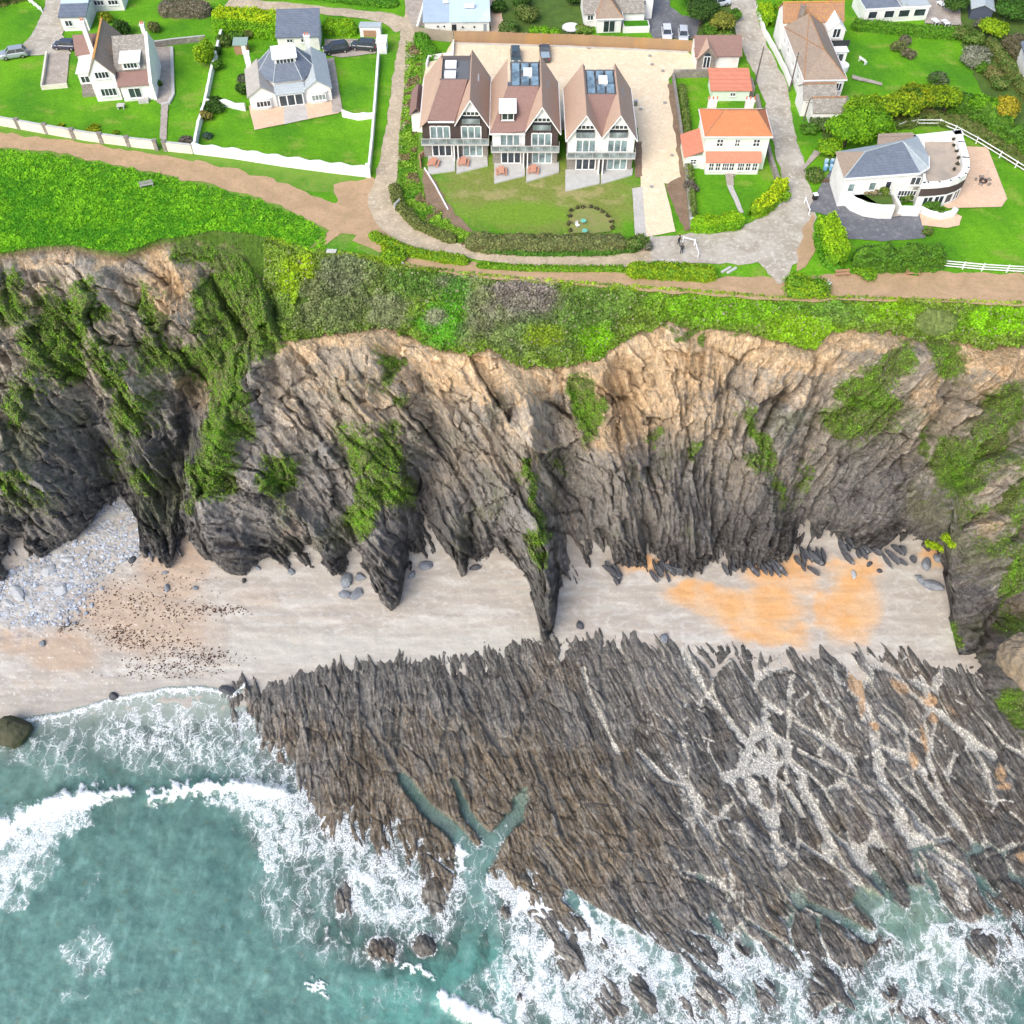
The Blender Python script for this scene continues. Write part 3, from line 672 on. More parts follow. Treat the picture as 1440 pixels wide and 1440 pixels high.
C = mix3(C, (.155, .112, .055), ss(.25, .6, np.exp(-ell(U, V, 1165, 1260, 90, 80, 30) ** 2) + big * .3 + fine * .15) * .8)
C = mix3(C, (.17, .125, .085), ss(.1, .5, big + .3 * (U > 1200) + fine * .3) * .7)
C = mix3(C, (.155, .155, .158), ss(860, 980, U + big * 60) * ss(-.5, .25, -big + fine * .2) * .62)
C = mix3(C, (.33, .31, .27), ss(.62, .80, strk + fine * .12) * .75)
C = mix3(C, (.36, .33, .28), ss(.30, .50, fine * .8 + strk2 * .3) * .55)
C = mix3(C, (.082, .074, .066), ss(.10, .42, -fine * .4 - (strk - .6) * 1.3 + strk2 * .3) * .75)
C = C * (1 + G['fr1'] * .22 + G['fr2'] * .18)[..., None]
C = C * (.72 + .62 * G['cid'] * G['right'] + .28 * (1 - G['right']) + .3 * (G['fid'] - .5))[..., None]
edgei = ss(34, 0, V - yr)
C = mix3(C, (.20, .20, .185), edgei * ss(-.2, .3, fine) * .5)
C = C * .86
gc = G['gch']; C = mix3(C, (.19, .19, .18), gc * .6)
pl = ss(.30, .62, G['pale'] + fine * .6 + (strk - .6) * .35)
pn = perlin(U / 2.2, V / 2.2, 461)
C = mix3(C, (.54, .52, .46), pl * .9)
C = mix3(C, (.88, .86, .79), pl * ss(.0, .4, pn) * .85)
C = mix3(C, (.26, .25, .22), pl * ss(.0, .4, -pn) * .5)
po = np.zeros(U.shape)
for x, y, rx, ry, an, k in [(1204, 962, 10, 22, -20, 1.3), (1212, 990, 6, 26, 0, 1.), (1266, 966, 18, 9, 38, 1.1), (1308, 985, 14, 12, 0, 1.), (1312, 1010, 12, 10, 30, .9), (1300, 1042, 5, 22, -12, 1.1), (1230, 1022, 8, 8, 0, 1.1), (1285, 1070, 8, 16, -14, 1.), (1408, 1088, 8, 14, 0, 1.2), (1412, 1106, 14, 6, 0, 1.), (1340, 1000, 24, 6, 40, .6), (1436, 1205, 10, 12, 0, .8)]:
    po = np.maximum(po, k * np.exp(-ell(U + wxr, V, x, y, rx, ry, an) ** 2) if False else k * np.exp(-ell(U + 6 * fine, V + 6 * fine, x, y, rx, ry, an) ** 2))
C = mix3(C, (.62, .40, .22), ss(.40, .8, po + fine * .35) * .8)
wetl = ss(.25, -.2, z - ZSEA)
C = C * (1 - .35 * wetl[..., None] * (1 - G['dp'][..., None]))
C = mix3(C, (.20, .27, .22), G['dp'] * .9 * (U < 1000))
C = mix3(C, (.46, .47, .40), G['dp'] * (U >= 1000) * ss(-.4, .2, pn + fine))
C = mix3(C, (.10, .11, .09), G['dp'] * (U >= 1000) * ss(.1, .4, fine + big * .5) * .8)
C = mix3(C, (.42, .50, .34), G['dp'] * ss(1.1, .6, ell(U, V, 1270, 1290, 110, 60, 40) + fine * .3) * .7)
t_ = NT('reef rock')
a_ = t_.attr('col').outputs['Color']; v_ = t_.coord('Object'); v2_ = t_.coord('Object', (2.2, .55, 1), (0, 0, R(-22)))
n1_ = t_.noise(v_, 2.6, 7, .7); n2_ = t_.noise(v2_, 2.4, 7, .7, .5)
c_ = t_.mix(1.0, a_, t_.mr(n1_, .3, .7, .62, 1.4), 'MULTIPLY')
c_ = t_.mix(1.0, c_, t_.mr(n2_, .32, .68, .62, 1.4), 'MULTIPLY')
M_REEF = t_.done(t_.bsdf(c_, .62, t_.bump(t_.math('ADD', n1_, t_.math('MULTIPLY', n2_, 1.4)), .9, .35), 0, .4))
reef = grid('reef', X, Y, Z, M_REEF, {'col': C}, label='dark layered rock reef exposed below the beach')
REEFZ = z

# ================================================================== SEA
us5 = ulines(2.1); vv = np.concatenate([np.arange(940, 1470, 2.0), [1490, 1530, 1600, 1720, 1900, 2200, 2700, 3500]])
U, V = np.meshgrid(us5, vv)
h, yr, G = reef_fields(U, V)
bed = np.maximum(bed_z(U, V, h, yr, G['r2']), zsand(U, V) - .35 * ss(1000, 1100, V))
wash = np.interp(U, [-3000, 0, 40, 90, 150, 200, 235, 280, 330, 345, 400], [1012, 1016, 1010, 1002, 984, 974, 967, 965, 972, 960, 960])
z = np.full(U.shape, ZSEA) + fbm(U / 46, V / 46, 501, 3) * .18 + ridged(U / 15, V / 19, 503, 3) * .03
W1 = [([(-200, 1190), (0, 1156), (40, 1134), (80, 1122), (120, 1117), (134, 1114)], 10, 1.0), ([(150, 1115), (180, 1111)], 5, .7), ([(214, 1122), (245, 1110), (280, 1103), (320, 1102), (360, 1105), (400, 1112)], 9, .9), ([(618, 1405), (640, 1418), (680, 1440), (740, 1490)], 10, .35)]
for pts, w, A in W1:
    d, _ = pline(U, V, pts); z += A * .8 * np.exp(-(d / w) ** 2)
lift = ss(24, 0, V - wash) * (U < 345)
z = np.where((U < 345), np.maximum(z, bed + .05 - ss(0, -10, V - wash) * .7) * lift + z * (1 - lift), z)
z = np.where((U < 345) & (V < wash - 3), zsand(U, V) - .5, z)
z -= ss(-105, -150, V - yS(U)) * (U > 470) * (1 - G['dp']) * .9
depth = np.clip(z - bed, 0, 9)
# ---- where the foam lies
wob = fbm(U / 30, V / 30, 511, 4) * 26; fn = fbm(U / 11, V / 13, 513, 4)
def fe(L):
    s = np.zeros(U.shape)
    for x, y, rx, ry, an, k in L: s = np.maximum(s, k * ss(1.3, .55, ell(U + wob, V + wob * .8, x, y, rx, ry, an)))
    return s
foam = fe([(250, 1035, 140, 60, 0, .56), (370, 1050, 100, 60, 0, .56), (70, 1050, 90, 26, -10, .40), (90, 1070, 60, 30, 0, .36), (440, 1165, 110, 66, 10, .62), (560, 1235, 115, 95, 10, .66), (400, 1130, 90, 40, 0, .74), (420, 1260, 80, 80, 0, .42), (560, 1180, 90, 46, 10, .62), (590, 1290, 70, 44, 0, .58), (480, 1340, 110, 20, 5, .36),
           (125, 1342, 36, 42, 30, .52), (105, 1400, 26, 10, -20, .36), (130, 1245, 8, 34, 35, .25), (60, 1160, 90, 30, -22, .74), (20, 1200, 60, 60, -20, .66), (10, 1260, 26, 24, 0, .62), (770, 1300, 80, 60, 20, .86), (850, 1350, 140, 100, 20, .74), (1000, 1375, 180, 74, 5, .66), (760, 1390, 90, 66, 0, .76), (900, 1340, 120, 34, 12, .74),
           (1080, 1345, 140, 24, 4, .70), (1100, 1395, 130, 64, 0, .66), (1270, 1355, 100, 40, 20, .56), (1370, 1340, 100, 64, 10, .64), (1300, 1410, 140, 50, 10, .66), (1000, 1440, 300, 26, 0, .62), (700, 1250, 30, 40, 10, .5), (655, 1230, 26, 40, 0, .40), (700, 1400, 90, 40, 0, .36), (560, 1400, 90, 30, 0, .27), (690, 1180, 40, 30, 0, .30), (1430, 1290, 50, 30, 0, .4)])
foam *= (.72 + .55 * ss(-.35, .35, fbm(U / 22, V / 30, 517, 3)))
deepkill = ss(.3, 1, G['dp']) * (V < 1300)
foam = np.maximum(foam, ss(.15, .5, G['dp']) * ss(.95, .6, G['dp']) * .55 * (V < 1330) * (V > 1090)); foam = np.maximum(foam * (1 - .35 * deepkill), .34 * deepkill)
def band(pts, w, k, below=True):
    global foam
    d, _ = pline(U + fn * 17, V + fn * 19 + fbm(U / 5, V / 5, 518, 3) * 5, pts); foam = np.maximum(foam, k * ss(1.25, .6, d / w))
band([(-200, 1200), (0, 1172), (50, 1146), (90, 1132), (132, 1120)], 17, 1.0); band([(60, 1160), (110, 1150)], 18, .82); band([(-60, 1225), (20, 1210), (60, 1190)], 16, .72)
band([(152, 1116), (180, 1112)], 7, 1.0); band([(214, 1123), (250, 1112), (290, 1108), (340, 1106), (370, 1114)], 9, 1.05); band([(290, 1125), (330, 1130)], 6, .75); band([(350, 1110), (400, 1122), (450, 1140), (480, 1170)], 18, .8)
band([(375, 1180), (380, 1215)], 14, .82); band([(500, 1225), (525, 1242)], 8, .95); band([(648, 1195), (650, 1215)], 6, 1.0); band([(650, 1215), (640, 1270)], 5, .75)
band([(560, 1358), (590, 1362), (606, 1372)], 4, 1.0); band([(436, 1388), (456, 1384)], 4.5, 1.05); band([(452, 1398), (462, 1400)], 2.5, .9); band([(626, 1407), (660, 1424), (700, 1444), (760, 1490)], 13, 1.1)
band([(700, 1240), (740, 1270), (790, 1290)], 17, .92); band([(820, 1275), (835, 1305), (850, 1330)], 7, 1.0); band([(870, 1345), (900, 1372)], 8, .95); band([(1160, 1340), (1220, 1340)], 5, .85); band([(1090, 1306), (1140, 1322), (1190, 1338)], 6, .8); band([(1290, 1400), (1340, 1430)], 12, .75)
wline = np.abs(V - wash - 2.5 - fn * 4)
foam = np.maximum(foam, (U < 345) * (U > 36) * ss(5.5, 1.0, wline) * .95)
foam = np.maximum(foam, (U < 350) * ss(44, 0, V - wash) * ss(-3, 2, V - wash) * .60)
shore = ss(.42, .06, depth) * (V > 1080) * (U > 330) * ss(-70, -10, V - yS(U))
foam = np.maximum(foam, shore * .62)
thin = (V < yS(U) - 45) & (U > 335)
foam = np.where(thin, foam * .45, foam)
foam = np.clip(foam, 0, 1.1)
z += foam * .10 + np.clip(foam - .6, 0, 1) * .35 * (fn + .5)
X, Y, Z = Pn(U, V, z)
big = fbm(U / 90, V / 70, 521, 4)
C = np.zeros(U.shape + (3,)) + np.array((.108, .222, .190))
C = mix3(C, (.085, .182, .160), ss(.0, .4, big))
C = mix3(C, (.10, .28, .235), ss(1.2, .4, ell(U, V, 640, 1390, 190, 60, -10) + big * .5) * .85)
C = mix3(C, (.15, .28, .23), ss(1.2, .4, ell(U, V, 40, 1090, 70, 50, 10) + big * .4) * .8)
C = mix3(C, (.22, .33, .24), ss(1.1, .6, ell(U, V, 1270, 1300, 110, 60, 40)) * .6)
C = mix3(C, (.18, .33, .30), ss(.12, .4, fbm((U + V * .3) / 12, V / 40, 523, 4)) * .5)
C = mix3(C, (.075, .150, .140), ss(.05, .45, fbm(U / 34, V / 44, 529, 4)) * .55)
C = mix3(C, (.12, .15, .09), ss(.32, .5, fbm(U / 18, V / 14, 531, 3)) * .4)
C = mix3(C, (.20, .27, .25), thin * 1.0)
t_ = NT('sea water')
a_ = t_.attr('col').outputs['Color']; fo_ = t_.attr('foam').outputs['Fac']; de_ = t_.attr('depth').outputs['Fac']
v_ = t_.coord('Object'); tc = t_.n('ShaderNodeTexCoord')
nz = t_.n('ShaderNodeTexNoise'); nz.inputs['Scale'].default_value = .55; nz.inputs['Detail'].default_value = 5; t_.l(tc.outputs['Object'], nz.inputs['Vector'])
wv = t_.n('ShaderNodeVectorMath', operation='MULTIPLY_ADD'); t_.l(nz.outputs['Color'], wv.inputs[0]); wv.inputs[1].default_value = (3.4, 3.4, 0); t_.l(tc.outputs['Object'], wv.inputs[2])
nz2 = t_.n('ShaderNodeTexNoise'); nz2.inputs['Scale'].default_value = 2.6; nz2.inputs['Detail'].default_value = 3; t_.l(tc.outputs['Object'], nz2.inputs['Vector'])
wv2 = t_.n('ShaderNodeVectorMath', operation='MULTIPLY_ADD'); t_.l(nz2.outputs['Color'], wv2.inputs[0]); wv2.inputs[1].default_value = (.7, .7, 0); t_.l(wv.outputs[0], wv2.inputs[2])
def web(scale, sx, sy):
    mp = t_.n('ShaderNodeMapping'); mp.inputs['Scale'].default_value = (sx, sy, 0.001); t_.l(wv2.outputs[0], mp.inputs[0])
    vo = t_.n('ShaderNodeTexVoronoi', feature='DISTANCE_TO_EDGE'); vo.inputs['Scale'].default_value = scale; t_.l(mp.outputs[0], vo.inputs[0]); return vo.outputs['Distance']
w1_ = web(.66, 1.1, .46); w2_ = web(1.5, 1.25, .55)
fo2 = t_.math('MULTIPLY', fo_, fo_)
wd = t_.mr(fo2, .02, .8, -.03, .175)
m1 = t_.math('MULTIPLY', t_.mr(t_.math('SUBTRACT', w1_, wd), -.03, .06, 1, 0), t_.mr(fo_, .15, .35))
wd2 = t_.mr(fo2, .06, .9, -.06, .19)
m2 = t_.math('MULTIPLY', t_.mr(t_.math('SUBTRACT', w2_, wd2), -.04, .08, 1, 0), t_.mr(fo_, .3, .5))
nf = t_.noise(v_, 5.5, 5, .75)
m = t_.math('MAXIMUM', m1, m2)
m = t_.math('MULTIPLY', m, t_.mr(nf, .36, .60, .1, 1))
solid = t_.mr(t_.math('ADD', fo_, t_.math('MULTIPLY', t_.math('SUBTRACT', nf, .5), .5)), .80, 1.02)
m = t_.math('MAXIMUM', m, solid)
haze_ = t_.math('MULTIPLY', t_.mr(fo_, .2, 1.0, 0, .34), t_.mr(nf, .3, .7, .4, 1))
m = t_.math('MAXIMUM', m, haze_, clamp=True)
n3 = t_.noise(v_, .8, 6, .65); n4 = t_.noise(v_, 3.0, 4, .6)
wc = t_.mix(1.0, a_, t_.mr(n3, .3, .7, .72, 1.28), 'MULTIPLY')
hb = t_.math('ADD', n3, t_.math('MULTIPLY', n4, .4))
wbs = t_.bsdf(wc, .12, t_.bump(hb, .28, .4), 0, .5)
tr = t_.n('ShaderNodeBsdfTransparent'); tr.inputs[0].default_value = (.86, .97, .95, 1)
al = t_.math('SUBTRACT', 1.0, t_.math('POWER', 2.718, t_.math('MULTIPLY', de_, -.95)))
al = t_.mr(al, 0, 1, .10, 1)
mx = t_.n('ShaderNodeMixShader'); t_.l(al, mx.inputs[0]); t_.l(tr.outputs[0], mx.inputs[1]); t_.l(wbs.outputs[0], mx.inputs[2])
fbs = t_.bsdf((.86, .89, .89), .8, t_.bump(nf, .5, .2), 0, .2)
mx2 = t_.n('ShaderNodeMixShader'); t_.l(m, mx2.inputs[0]); t_.l(mx.outputs[0], mx2.inputs[1]); t_.l(fbs.outputs[0], mx2.inputs[2])
t_.l(mx2.outputs[0], t_.out.inputs['Surface'])
sea = grid('sea_water', X, Y, Z, t_.m, {'col': C, 'foam': foam, 'depth': depth}, label='turquoise sea water laced with white foam')
# ================================================================== SURFACES LAID ON THE PLATEAU
from mathutils.geometry import tessellate_polygon
LEVEL = [0.02]
def resample(pts, step, closed=True):
    out = []; n = len(pts)
    for i in range(n if closed else n - 1):
        a, b = pts[i], pts[(i + 1) % n]; L = (b - a).length; k = max(1, int(L / step))
        for j in range(k): out.append(a.lerp(b, j / k))
    if not closed: out.append(pts[-1])
    return out
def jitter(p, amp, sc=1.0, seed=0):
    if amp <= 0: return p
    nx = float(fbm(np.array([p.x / (2.2 * sc)]), np.array([p.y / (2.2 * sc)]), 600 + seed, 3)[0]); ny = float(fbm(np.array([p.x / (2.2 * sc)]), np.array([p.y / (2.2 * sc)]), 650 + seed, 3)[0])
    return Vector((p.x + nx * amp * 2, p.y + ny * amp * 2, p.z))
def sheet(name, px, material, amp=0.0, label=None, kind='structure', z=None, world_pts=None, step=1.0, cat=None):
    LEVEL[0] += .005
    zz = LEVEL[0] if z is None else z
    pts = world_pts or [P(x, y, 0) for x, y in px]
    pts = resample(pts, step) if amp > 0 else pts
    pts = [jitter(p, amp) for p in pts]
    for p in pts: p.z = zz
    tri = tessellate_polygon([pts])
    me = bpy.data.meshes.new(name)
    fs = []
    for t in tri:
        a, b, c = (pts[i] for i in t)
        fs.append(t if (b - a).cross(c - a).z > 0 else t[::-1])
    me.from_pydata(pts, [], fs); me.update()
    o = link(name, me, material); tag(o, label, cat, None, kind); return o
def ribbon(name, px, material, amp=.3, label=None, kind='structure'):
    """px: (x, y, width in metres)"""
    c = [P(x, y, 0) for x, y, w in px]; w = [q[2] for q in px]
    L, Rr = [], []
    pts = []
    for i in range(len(c) - 1):
        k = max(2, int((c[i + 1] - c[i]).length / 1.2))
        for j in range(k):
            t = j / k
            p0 = c[max(i - 1, 0)]; p1 = c[i]; p2 = c[i + 1]; p3 = c[min(i + 2, len(c) - 1)]
            q = .5 * ((2 * p1) + (p2 - p0) * t + (2 * p0 - 5 * p1 + 4 * p2 - p3) * t * t + (3 * p1 - p0 - 3 * p2 + p3) * t ** 3)
            pts.append((q, w[i] * (1 - t) + w[i + 1] * t))
    pts.append((c[-1], w[-1]))
    for i, (q, ww) in enumerate(pts):
        d = pts[min(i + 1, len(pts) - 1)][0] - pts[max(i - 1, 0)][0]; nrm = Vector((-d.y, d.x, 0)).normalized()
        L.append(jitter(q + nrm * ww / 2, amp)); Rr.append(jitter(q - nrm * ww / 2, amp, seed=9))
    LEVEL[0] += .005
    n = len(L); vs_ = L + Rr
    for p in vs_: p.z = LEVEL[0]
    me = bpy.data.meshes.new(name); me.from_pydata(vs_, [], [(i, n + i, n + i + 1, i + 1) for i in range(n - 1)]); me.update()
    o = link(name, me, material); tag(o, label, None, None, kind); return o
def ground_mat(name, c1, c2, c3, sc=1.0, rough=.9, bump=.4, edge=None):
    t = NT(name); v = t.coord('Object')
    n1 = t.noise(v, .35 * sc, 6, .65, .6); n2 = t.noise(v, 1.6 * sc, 6, .7); n3 = t.noise(v, 8 * sc, 3, .7)
    c = t.mix(t.mr(n1, .36, .62), c1, c2); c = t.mix(t.mr(n2, .52, .70), c, c3)
    c = t.mix(1.0, c, t.mr(n3, .3, .7, .84, 1.16), 'MULTIPLY')
    return t.done(t.bsdf(c, rough, t.bump(n2, bump, .08), 0, .2))
M_DIRT = ground_mat('trodden earth', (.46, .31, .19), (.37, .255, .15), (.28, .24, .10), 1.0)
M_LANE = ground_mat('stony lane', (.50, .41, .29), (.36, .30, .21), (.64, .56, .44), 1.4)
M_ROAD = ground_mat('worn tarmac', (.47, .435, .37), (.34, .30, .24), (.62, .585, .51), .9)
M_TAR = ground_mat('dark tarmac', (.165, .170, .185), (.12, .125, .14), (.25, .255, .265), .8)
M_CREAM = ground_mat('bonded cream gravel', (.74, .61, .43), (.70, .56, .385), (.80, .70, .54), .5, .8, .15)
M_SOIL = ground_mat('bare soil', (.25, .175, .12), (.19, .13, .085), (.30, .23, .15), 1.5)
M_PATIO = ground_mat('pale paving', (.50, .48, .44), (.42, .40, .365), (.58, .56, .52), 1.6)
M_PINK = ground_mat('buff patio', (.66, .47, .33), (.60, .42, .29), (.70, .54, .40), 1.2)
M_STONEP = ground_mat('stone flags', (.40, .35, .30), (.30, .26, .22), (.52, .48, .42), 2.2)
M_ROUGHG = ground_mat('rough verge', (.085, .23, .015), (.15, .27, .035), (.20, .22, .06), 1.2, .95, .8)
M_DARKG = ground_mat('shrubbery floor', (.055, .11, .02), (.08, .15, .025), (.14, .13, .05), 1.4, .95, .8)
M_LAWN2 = ground_mat('mown lawn', (.060, .245, .006), (.045, .19, .006), (.085, .285, .010), .6, .95, .5)

sheet('verge', [(-140, 172), (0, 172), (120, 186), (270, 210), (400, 228), (520, 246), (520, 275), (470, 275), (400, 262), (300, 240), (150, 214), (0, 196), (-140, 180)], M_ROUGHG, .5, 'rough green verge under the white garden wall')
sheet('verge', [(562, 60), (602, 58), (600, 120), (592, 180), (598, 240), (640, 300), (680, 345), (640, 342), (585, 318), (556, 285), (556, 220), (556, 140)], M_ROUGHG, .6, 'rough green bank beside the lane')
sheet('garden_shrubbery', [(695, -40), (860, -40), (830, 50), (700, 50)], M_DARKG, .4, 'dark planted garden behind the brown fence')
sheet('garden_shrubbery', [(960, -40), (1036, -40), (1048, 60), (975, 60), (975, 20)], M_DARKG, .4, 'dark shrubbery beside the lane')
sheet('garden_shrubbery', [(1335, -40), (1460, -60), (1600, 100), (1600, 330), (1440, 232), (1385, 195), (1330, 178), (1180, 185), (1150, 210), (1160, 180), (1200, 150), (1330, 120), (1385, 140), (1350, 60)], M_DARKG, .5, 'dark shrubbery round the right hand gardens')
ribbon('dirt_path', [(-260, 175, 3.0), (-60, 186, 3.4), (0, 196, 3.6), (100, 209, 3.4), (200, 227, 4.2), (300, 246, 4.6), (370, 264, 4.6), (425, 286, 4.8), (470, 306, 5.2), (530, 328, 4.0)], M_DIRT, .55, 'trodden brown earth path below the white walls')
sheet('dirt_path', [(470, 258), (500, 253), (524, 250), (545, 262), (545, 300), (560, 330), (600, 345), (575, 350), (530, 335), (480, 322), (455, 318), (450, 300), (476, 285)], M_DIRT, .5, 'bare earth where path meets lane')
ribbon('dirt_path', [(440, 350, 1.2), (462, 335, 1.6), (480, 318, 2.4)], M_DIRT, .3, 'thin earth spur towards the cliff point')
ribbon('dirt_path', [(500, 335, 1.4), (560, 359, 2.0), (600, 371, 2.4), (700, 382, 3.0), (800, 389, 3.2), (900, 396, 3.2), (1000, 403, 3.6), (1100, 407, 4.4), (1150, 405, 5.0), (1250, 403, 6.0), (1340, 404, 6.4), (1440, 408, 6.4), (1700, 414, 7)], M_DIRT, .5, 'orange earth footpath along the cliff edge')
ribbon('lane', [(606, -90, 3.4), (590, -20, 3.4), (577, 45, 3.3), (566, 110, 3.2), (556, 180, 3.0), (545, 240, 3.2), (535, 285, 3.8), (560, 322, 3.6), (620, 347, 3.0), (700, 360, 2.9), (780, 366, 2.9), (860, 366, 3.0), (930, 360, 4.0), (980, 354, 5.2)], M_LANE, .32, 'pale stony lane')
ribbon('lane', [(320, 3, 3.0), (420, 12, 3.0), (500, 20, 2.6), (545, 26, 3.4), (572, 40, 5)], M_LANE, .3, 'gravel track behind the hedges')
ribbon('road', [(1024, -100, 4.6), (1040, -20, 4.6), (1052, 40, 4.4), (1068, 80, 4.4), (1086, 120, 4.8), (1096, 160, 4.2), (1104, 200, 3.8), (1116, 250, 3.8), (1116, 290, 6.4), (1094, 326, 8.0), (1040, 346, 8.0), (965, 350, 5.6), (915, 350, 5.5)], M_ROAD, .35, 'worn grey lane round the orange roofed house')
sheet('road', [(1046, 352), (1125, 330), (1142, 300), (1146, 330), (1128, 362), (1112, 380), (1106, 398), (1094, 400), (1072, 378)], M_ROAD, .5, 'worn grey apron above the cliff')
sheet('bare_earth', [(1134, 310), (1142, 300), (1146, 350), (1136, 378), (1122, 382), (1120, 360)], M_DIRT, .4, 'brown earth beside the hedge')
sheet('car_park', [(636, 59), (740, 61), (860, 67), (963, 72), (980, 84), (1050, 100), (1052, 106), (945, 106), (940, 112), (944, 150), (952, 200), (960, 240), (955, 262), (934, 258), (942, 290), (950, 326), (908, 334), (902, 300), (900, 240), (897, 180), (600, 190), (592, 130), (600, 88), (622, 84)], M_CREAM, .06, 'cream gravel car park')
sheet('soil_bed', [(938, 118), (947, 118), (960, 180), (966, 240), (972, 322), (962, 326), (948, 292), (936, 260), (958, 248), (950, 200)], M_SOIL, .25, 'strip of bare brown soil beside the car park')
sheet('soil_bed', [(594, 240), (602, 240), (640, 302), (668, 326), (650, 336), (620, 318), (600, 285)], M_SOIL, .3, 'bare brown soil bank below the flats')
sheet('soil_bed', [(893, 200), (902, 200), (903, 248), (893, 250)], M_SOIL, .15, 'soil strip beside the flats')
sheet('paving', [(889, 266), (903, 263), (909, 333), (893, 333)], M_PATIO, .05, 'pale slab path beside the drive')
sheet('drive', [(1145, 276), (1168, 240), (1184, 246), (1188, 268), (1215, 290), (1250, 300), (1296, 298), (1302, 336), (1240, 340), (1188, 336), (1178, 308), (1150, 300), (1136, 298)], M_TAR, .12, 'dark tarmac drive in front of the slate roofed house')
sheet('drive', [(908, -30), (942, -30), (942, 10), (958, 22), (985, 28), (978, 56), (918, 54), (905, 30)], M_TAR, .12, 'dark tarmac drive with two white cars')
sheet('drive', [(72, -40), (98, -40), (96, 20), (88, 50), (100, 76), (64, 78), (30, 80), (28, 68), (45, 50), (62, 15)], M_ROAD, .2, 'grey drive beside the gabled house')
sheet('drive', [(456, 56), (535, 56), (528, 76), (480, 82), (458, 78)], M_STONEP, .1, 'gravel parking behind the white wall')
sheet('patio', [(66, 76), (98, 76), (94, 122), (60, 126)], M_STONEP, .05, 'stone terrace left of the gabled house')
sheet('patio', [(205, 68), (242, 66), (244, 134), (238, 146), (226, 148), (216, 140)], M_STONEP, .08, 'stone terrace right of the gabled house')
sheet('paving', [(227, 148), (237, 148), (234, 198), (225, 196)], M_STONEP, .08, 'flagged garden path to the wall gate')
sheet('patio', [(350, 150), (466, 138), (477, 160), (358, 184)], M_PINK, .03, 'buff patio in front of the slate roofed bungalow')
sheet('paving', [(399, 150), (430, 146), (434, 168), (400, 176)], M_PATIO, .05, 'pebble panel in the buff patio')
sheet('paving', [(458, 84), (470, 82), (482, 158), (468, 160)], M_STONEP, .05, 'side path of the bungalow')
sheet('patio', [(1326, 206), (1388, 208), (1416, 281), (1408, 292), (1332, 294), (1310, 280)], M_PINK, .03, 'pale round house patio')
sheet('patio', [(1290, 292), (1340, 300), (1352, 306), (1348, 318), (1330, 322), (1296, 318)], M_PINK, .1, 'curved buff step below the terrace')
sheet('paving', [(1018, 238), (1030, 240), (1032, 262), (1022, 262)], M_STONEP, .05, 'brick path from the veranda')
sheet('paving', [(1022, 262), (1030, 262), (1046, 300), (1040, 302)], M_PATIO, .05, 'pale path across the front lawn')
sheet('paving', [(1198, 106), (1240, 118), (1240, 122), (1198, 112)], M_STONEP, .1, 'stone path across the big lawn')
ribbon('dirt_path', [(1120, 246, .8), (1136, 230, .8), (1150, 214, 1.0)], M_STONEP, .15, 'narrow path through the verge')
sheet('garden_floor', [(560, -30), (600, -30), (604, 50), (585, 48), (575, 30)], M_STONEP, .2, 'stony strip behind the lane wall')
sheet('garden_floor', [(686, -30), (708, -30), (706, 49), (690, 49)], M_PINK, .2, 'sandy strip beside the pale blue roof')
sheet('garden_floor', [(1300, -30), (1345, -30), (1352, 38), (1300, 34)], M_STONEP, .2, 'terrace of the top right house')
sheet('fire_circle', [(802, 330), (801, 300), (815, 293), (845, 296), (862, 310), (860, 328)], ground_mat('worn ring turf', (.20, .25, .06), (.25, .24, .09), (.12, .20, .04), 1.5), .2, 'worn turf inside a ring of shrubs')

# ================================================================== LEAVES
def leaves(C0, N0, size, cols, flat=.6):
    """one small four-sided leaf clump per point, roughly facing N0"""
    n = len(C0)
    a = rng.normal(size=(n, 3)) * flat + N0
    a /= np.linalg.norm(a, axis=1, keepdims=True) + 1e-9
    r_ = rng.normal(size=(n, 3)); t1 = np.cross(a, r_); t1 /= np.linalg.norm(t1, axis=1, keepdims=True) + 1e-9
    t2 = np.cross(a, t1)
    s = size * (.6 + .8 * rng.random((n, 1)))
    k = .55 + .5 * rng.random((n, 1))
    return np.stack([C0 - t1 * s, C0 + t2 * s * k, C0 + t1 * s, C0 - t2 * s * k], 1)
def var(c, n, v=.25, hue=.12):
    base = np.array(c)[None, :] * (1 + (rng.random((n, 1)) - .5) * 2 * v)
    base = base * (1 + (rng.random((n, 3)) - .5) * hue * 2)
    return np.clip(base, .004, .9)
def merge(name, parts, label, cat, group=None, kind=None, parent=None, loc=None):
    """parts: list of (quads, colours)"""
    Vt = np.concatenate([p[0] for p in parts]); Cc = np.concatenate([p[1] for p in parts])
    if loc is not None: Vt = Vt - np.array(loc)[None, None, :]
    o = quads(name, Vt, M_LEAF, Cc, parent)
    if loc is not None and parent is None: o.location = loc
    if label: tag(o, label, cat, group, kind)
    return o
def shell(Xs, Ys, Zs):
    q = np.stack([np.stack([Xs, Ys, Zs], -1)[:-1, :-1], np.stack([Xs, Ys, Zs], -1)[1:, :-1], np.stack([Xs, Ys, Zs], -1)[1:, 1:], np.stack([Xs, Ys, Zs], -1)[:-1, 1:]], 2)
    return q.reshape(-1, 4, 3)
G_YEL, G_BRI, G_MID, G_DRK, G_OLI, G_BRN, G_GRY = (.38, .50, .010), (.19, .43, .010), (.105, .25, .018), (.055, .13, .018), (.17, .20, .055), (.24, .19, .10), (.20, .21, .15)
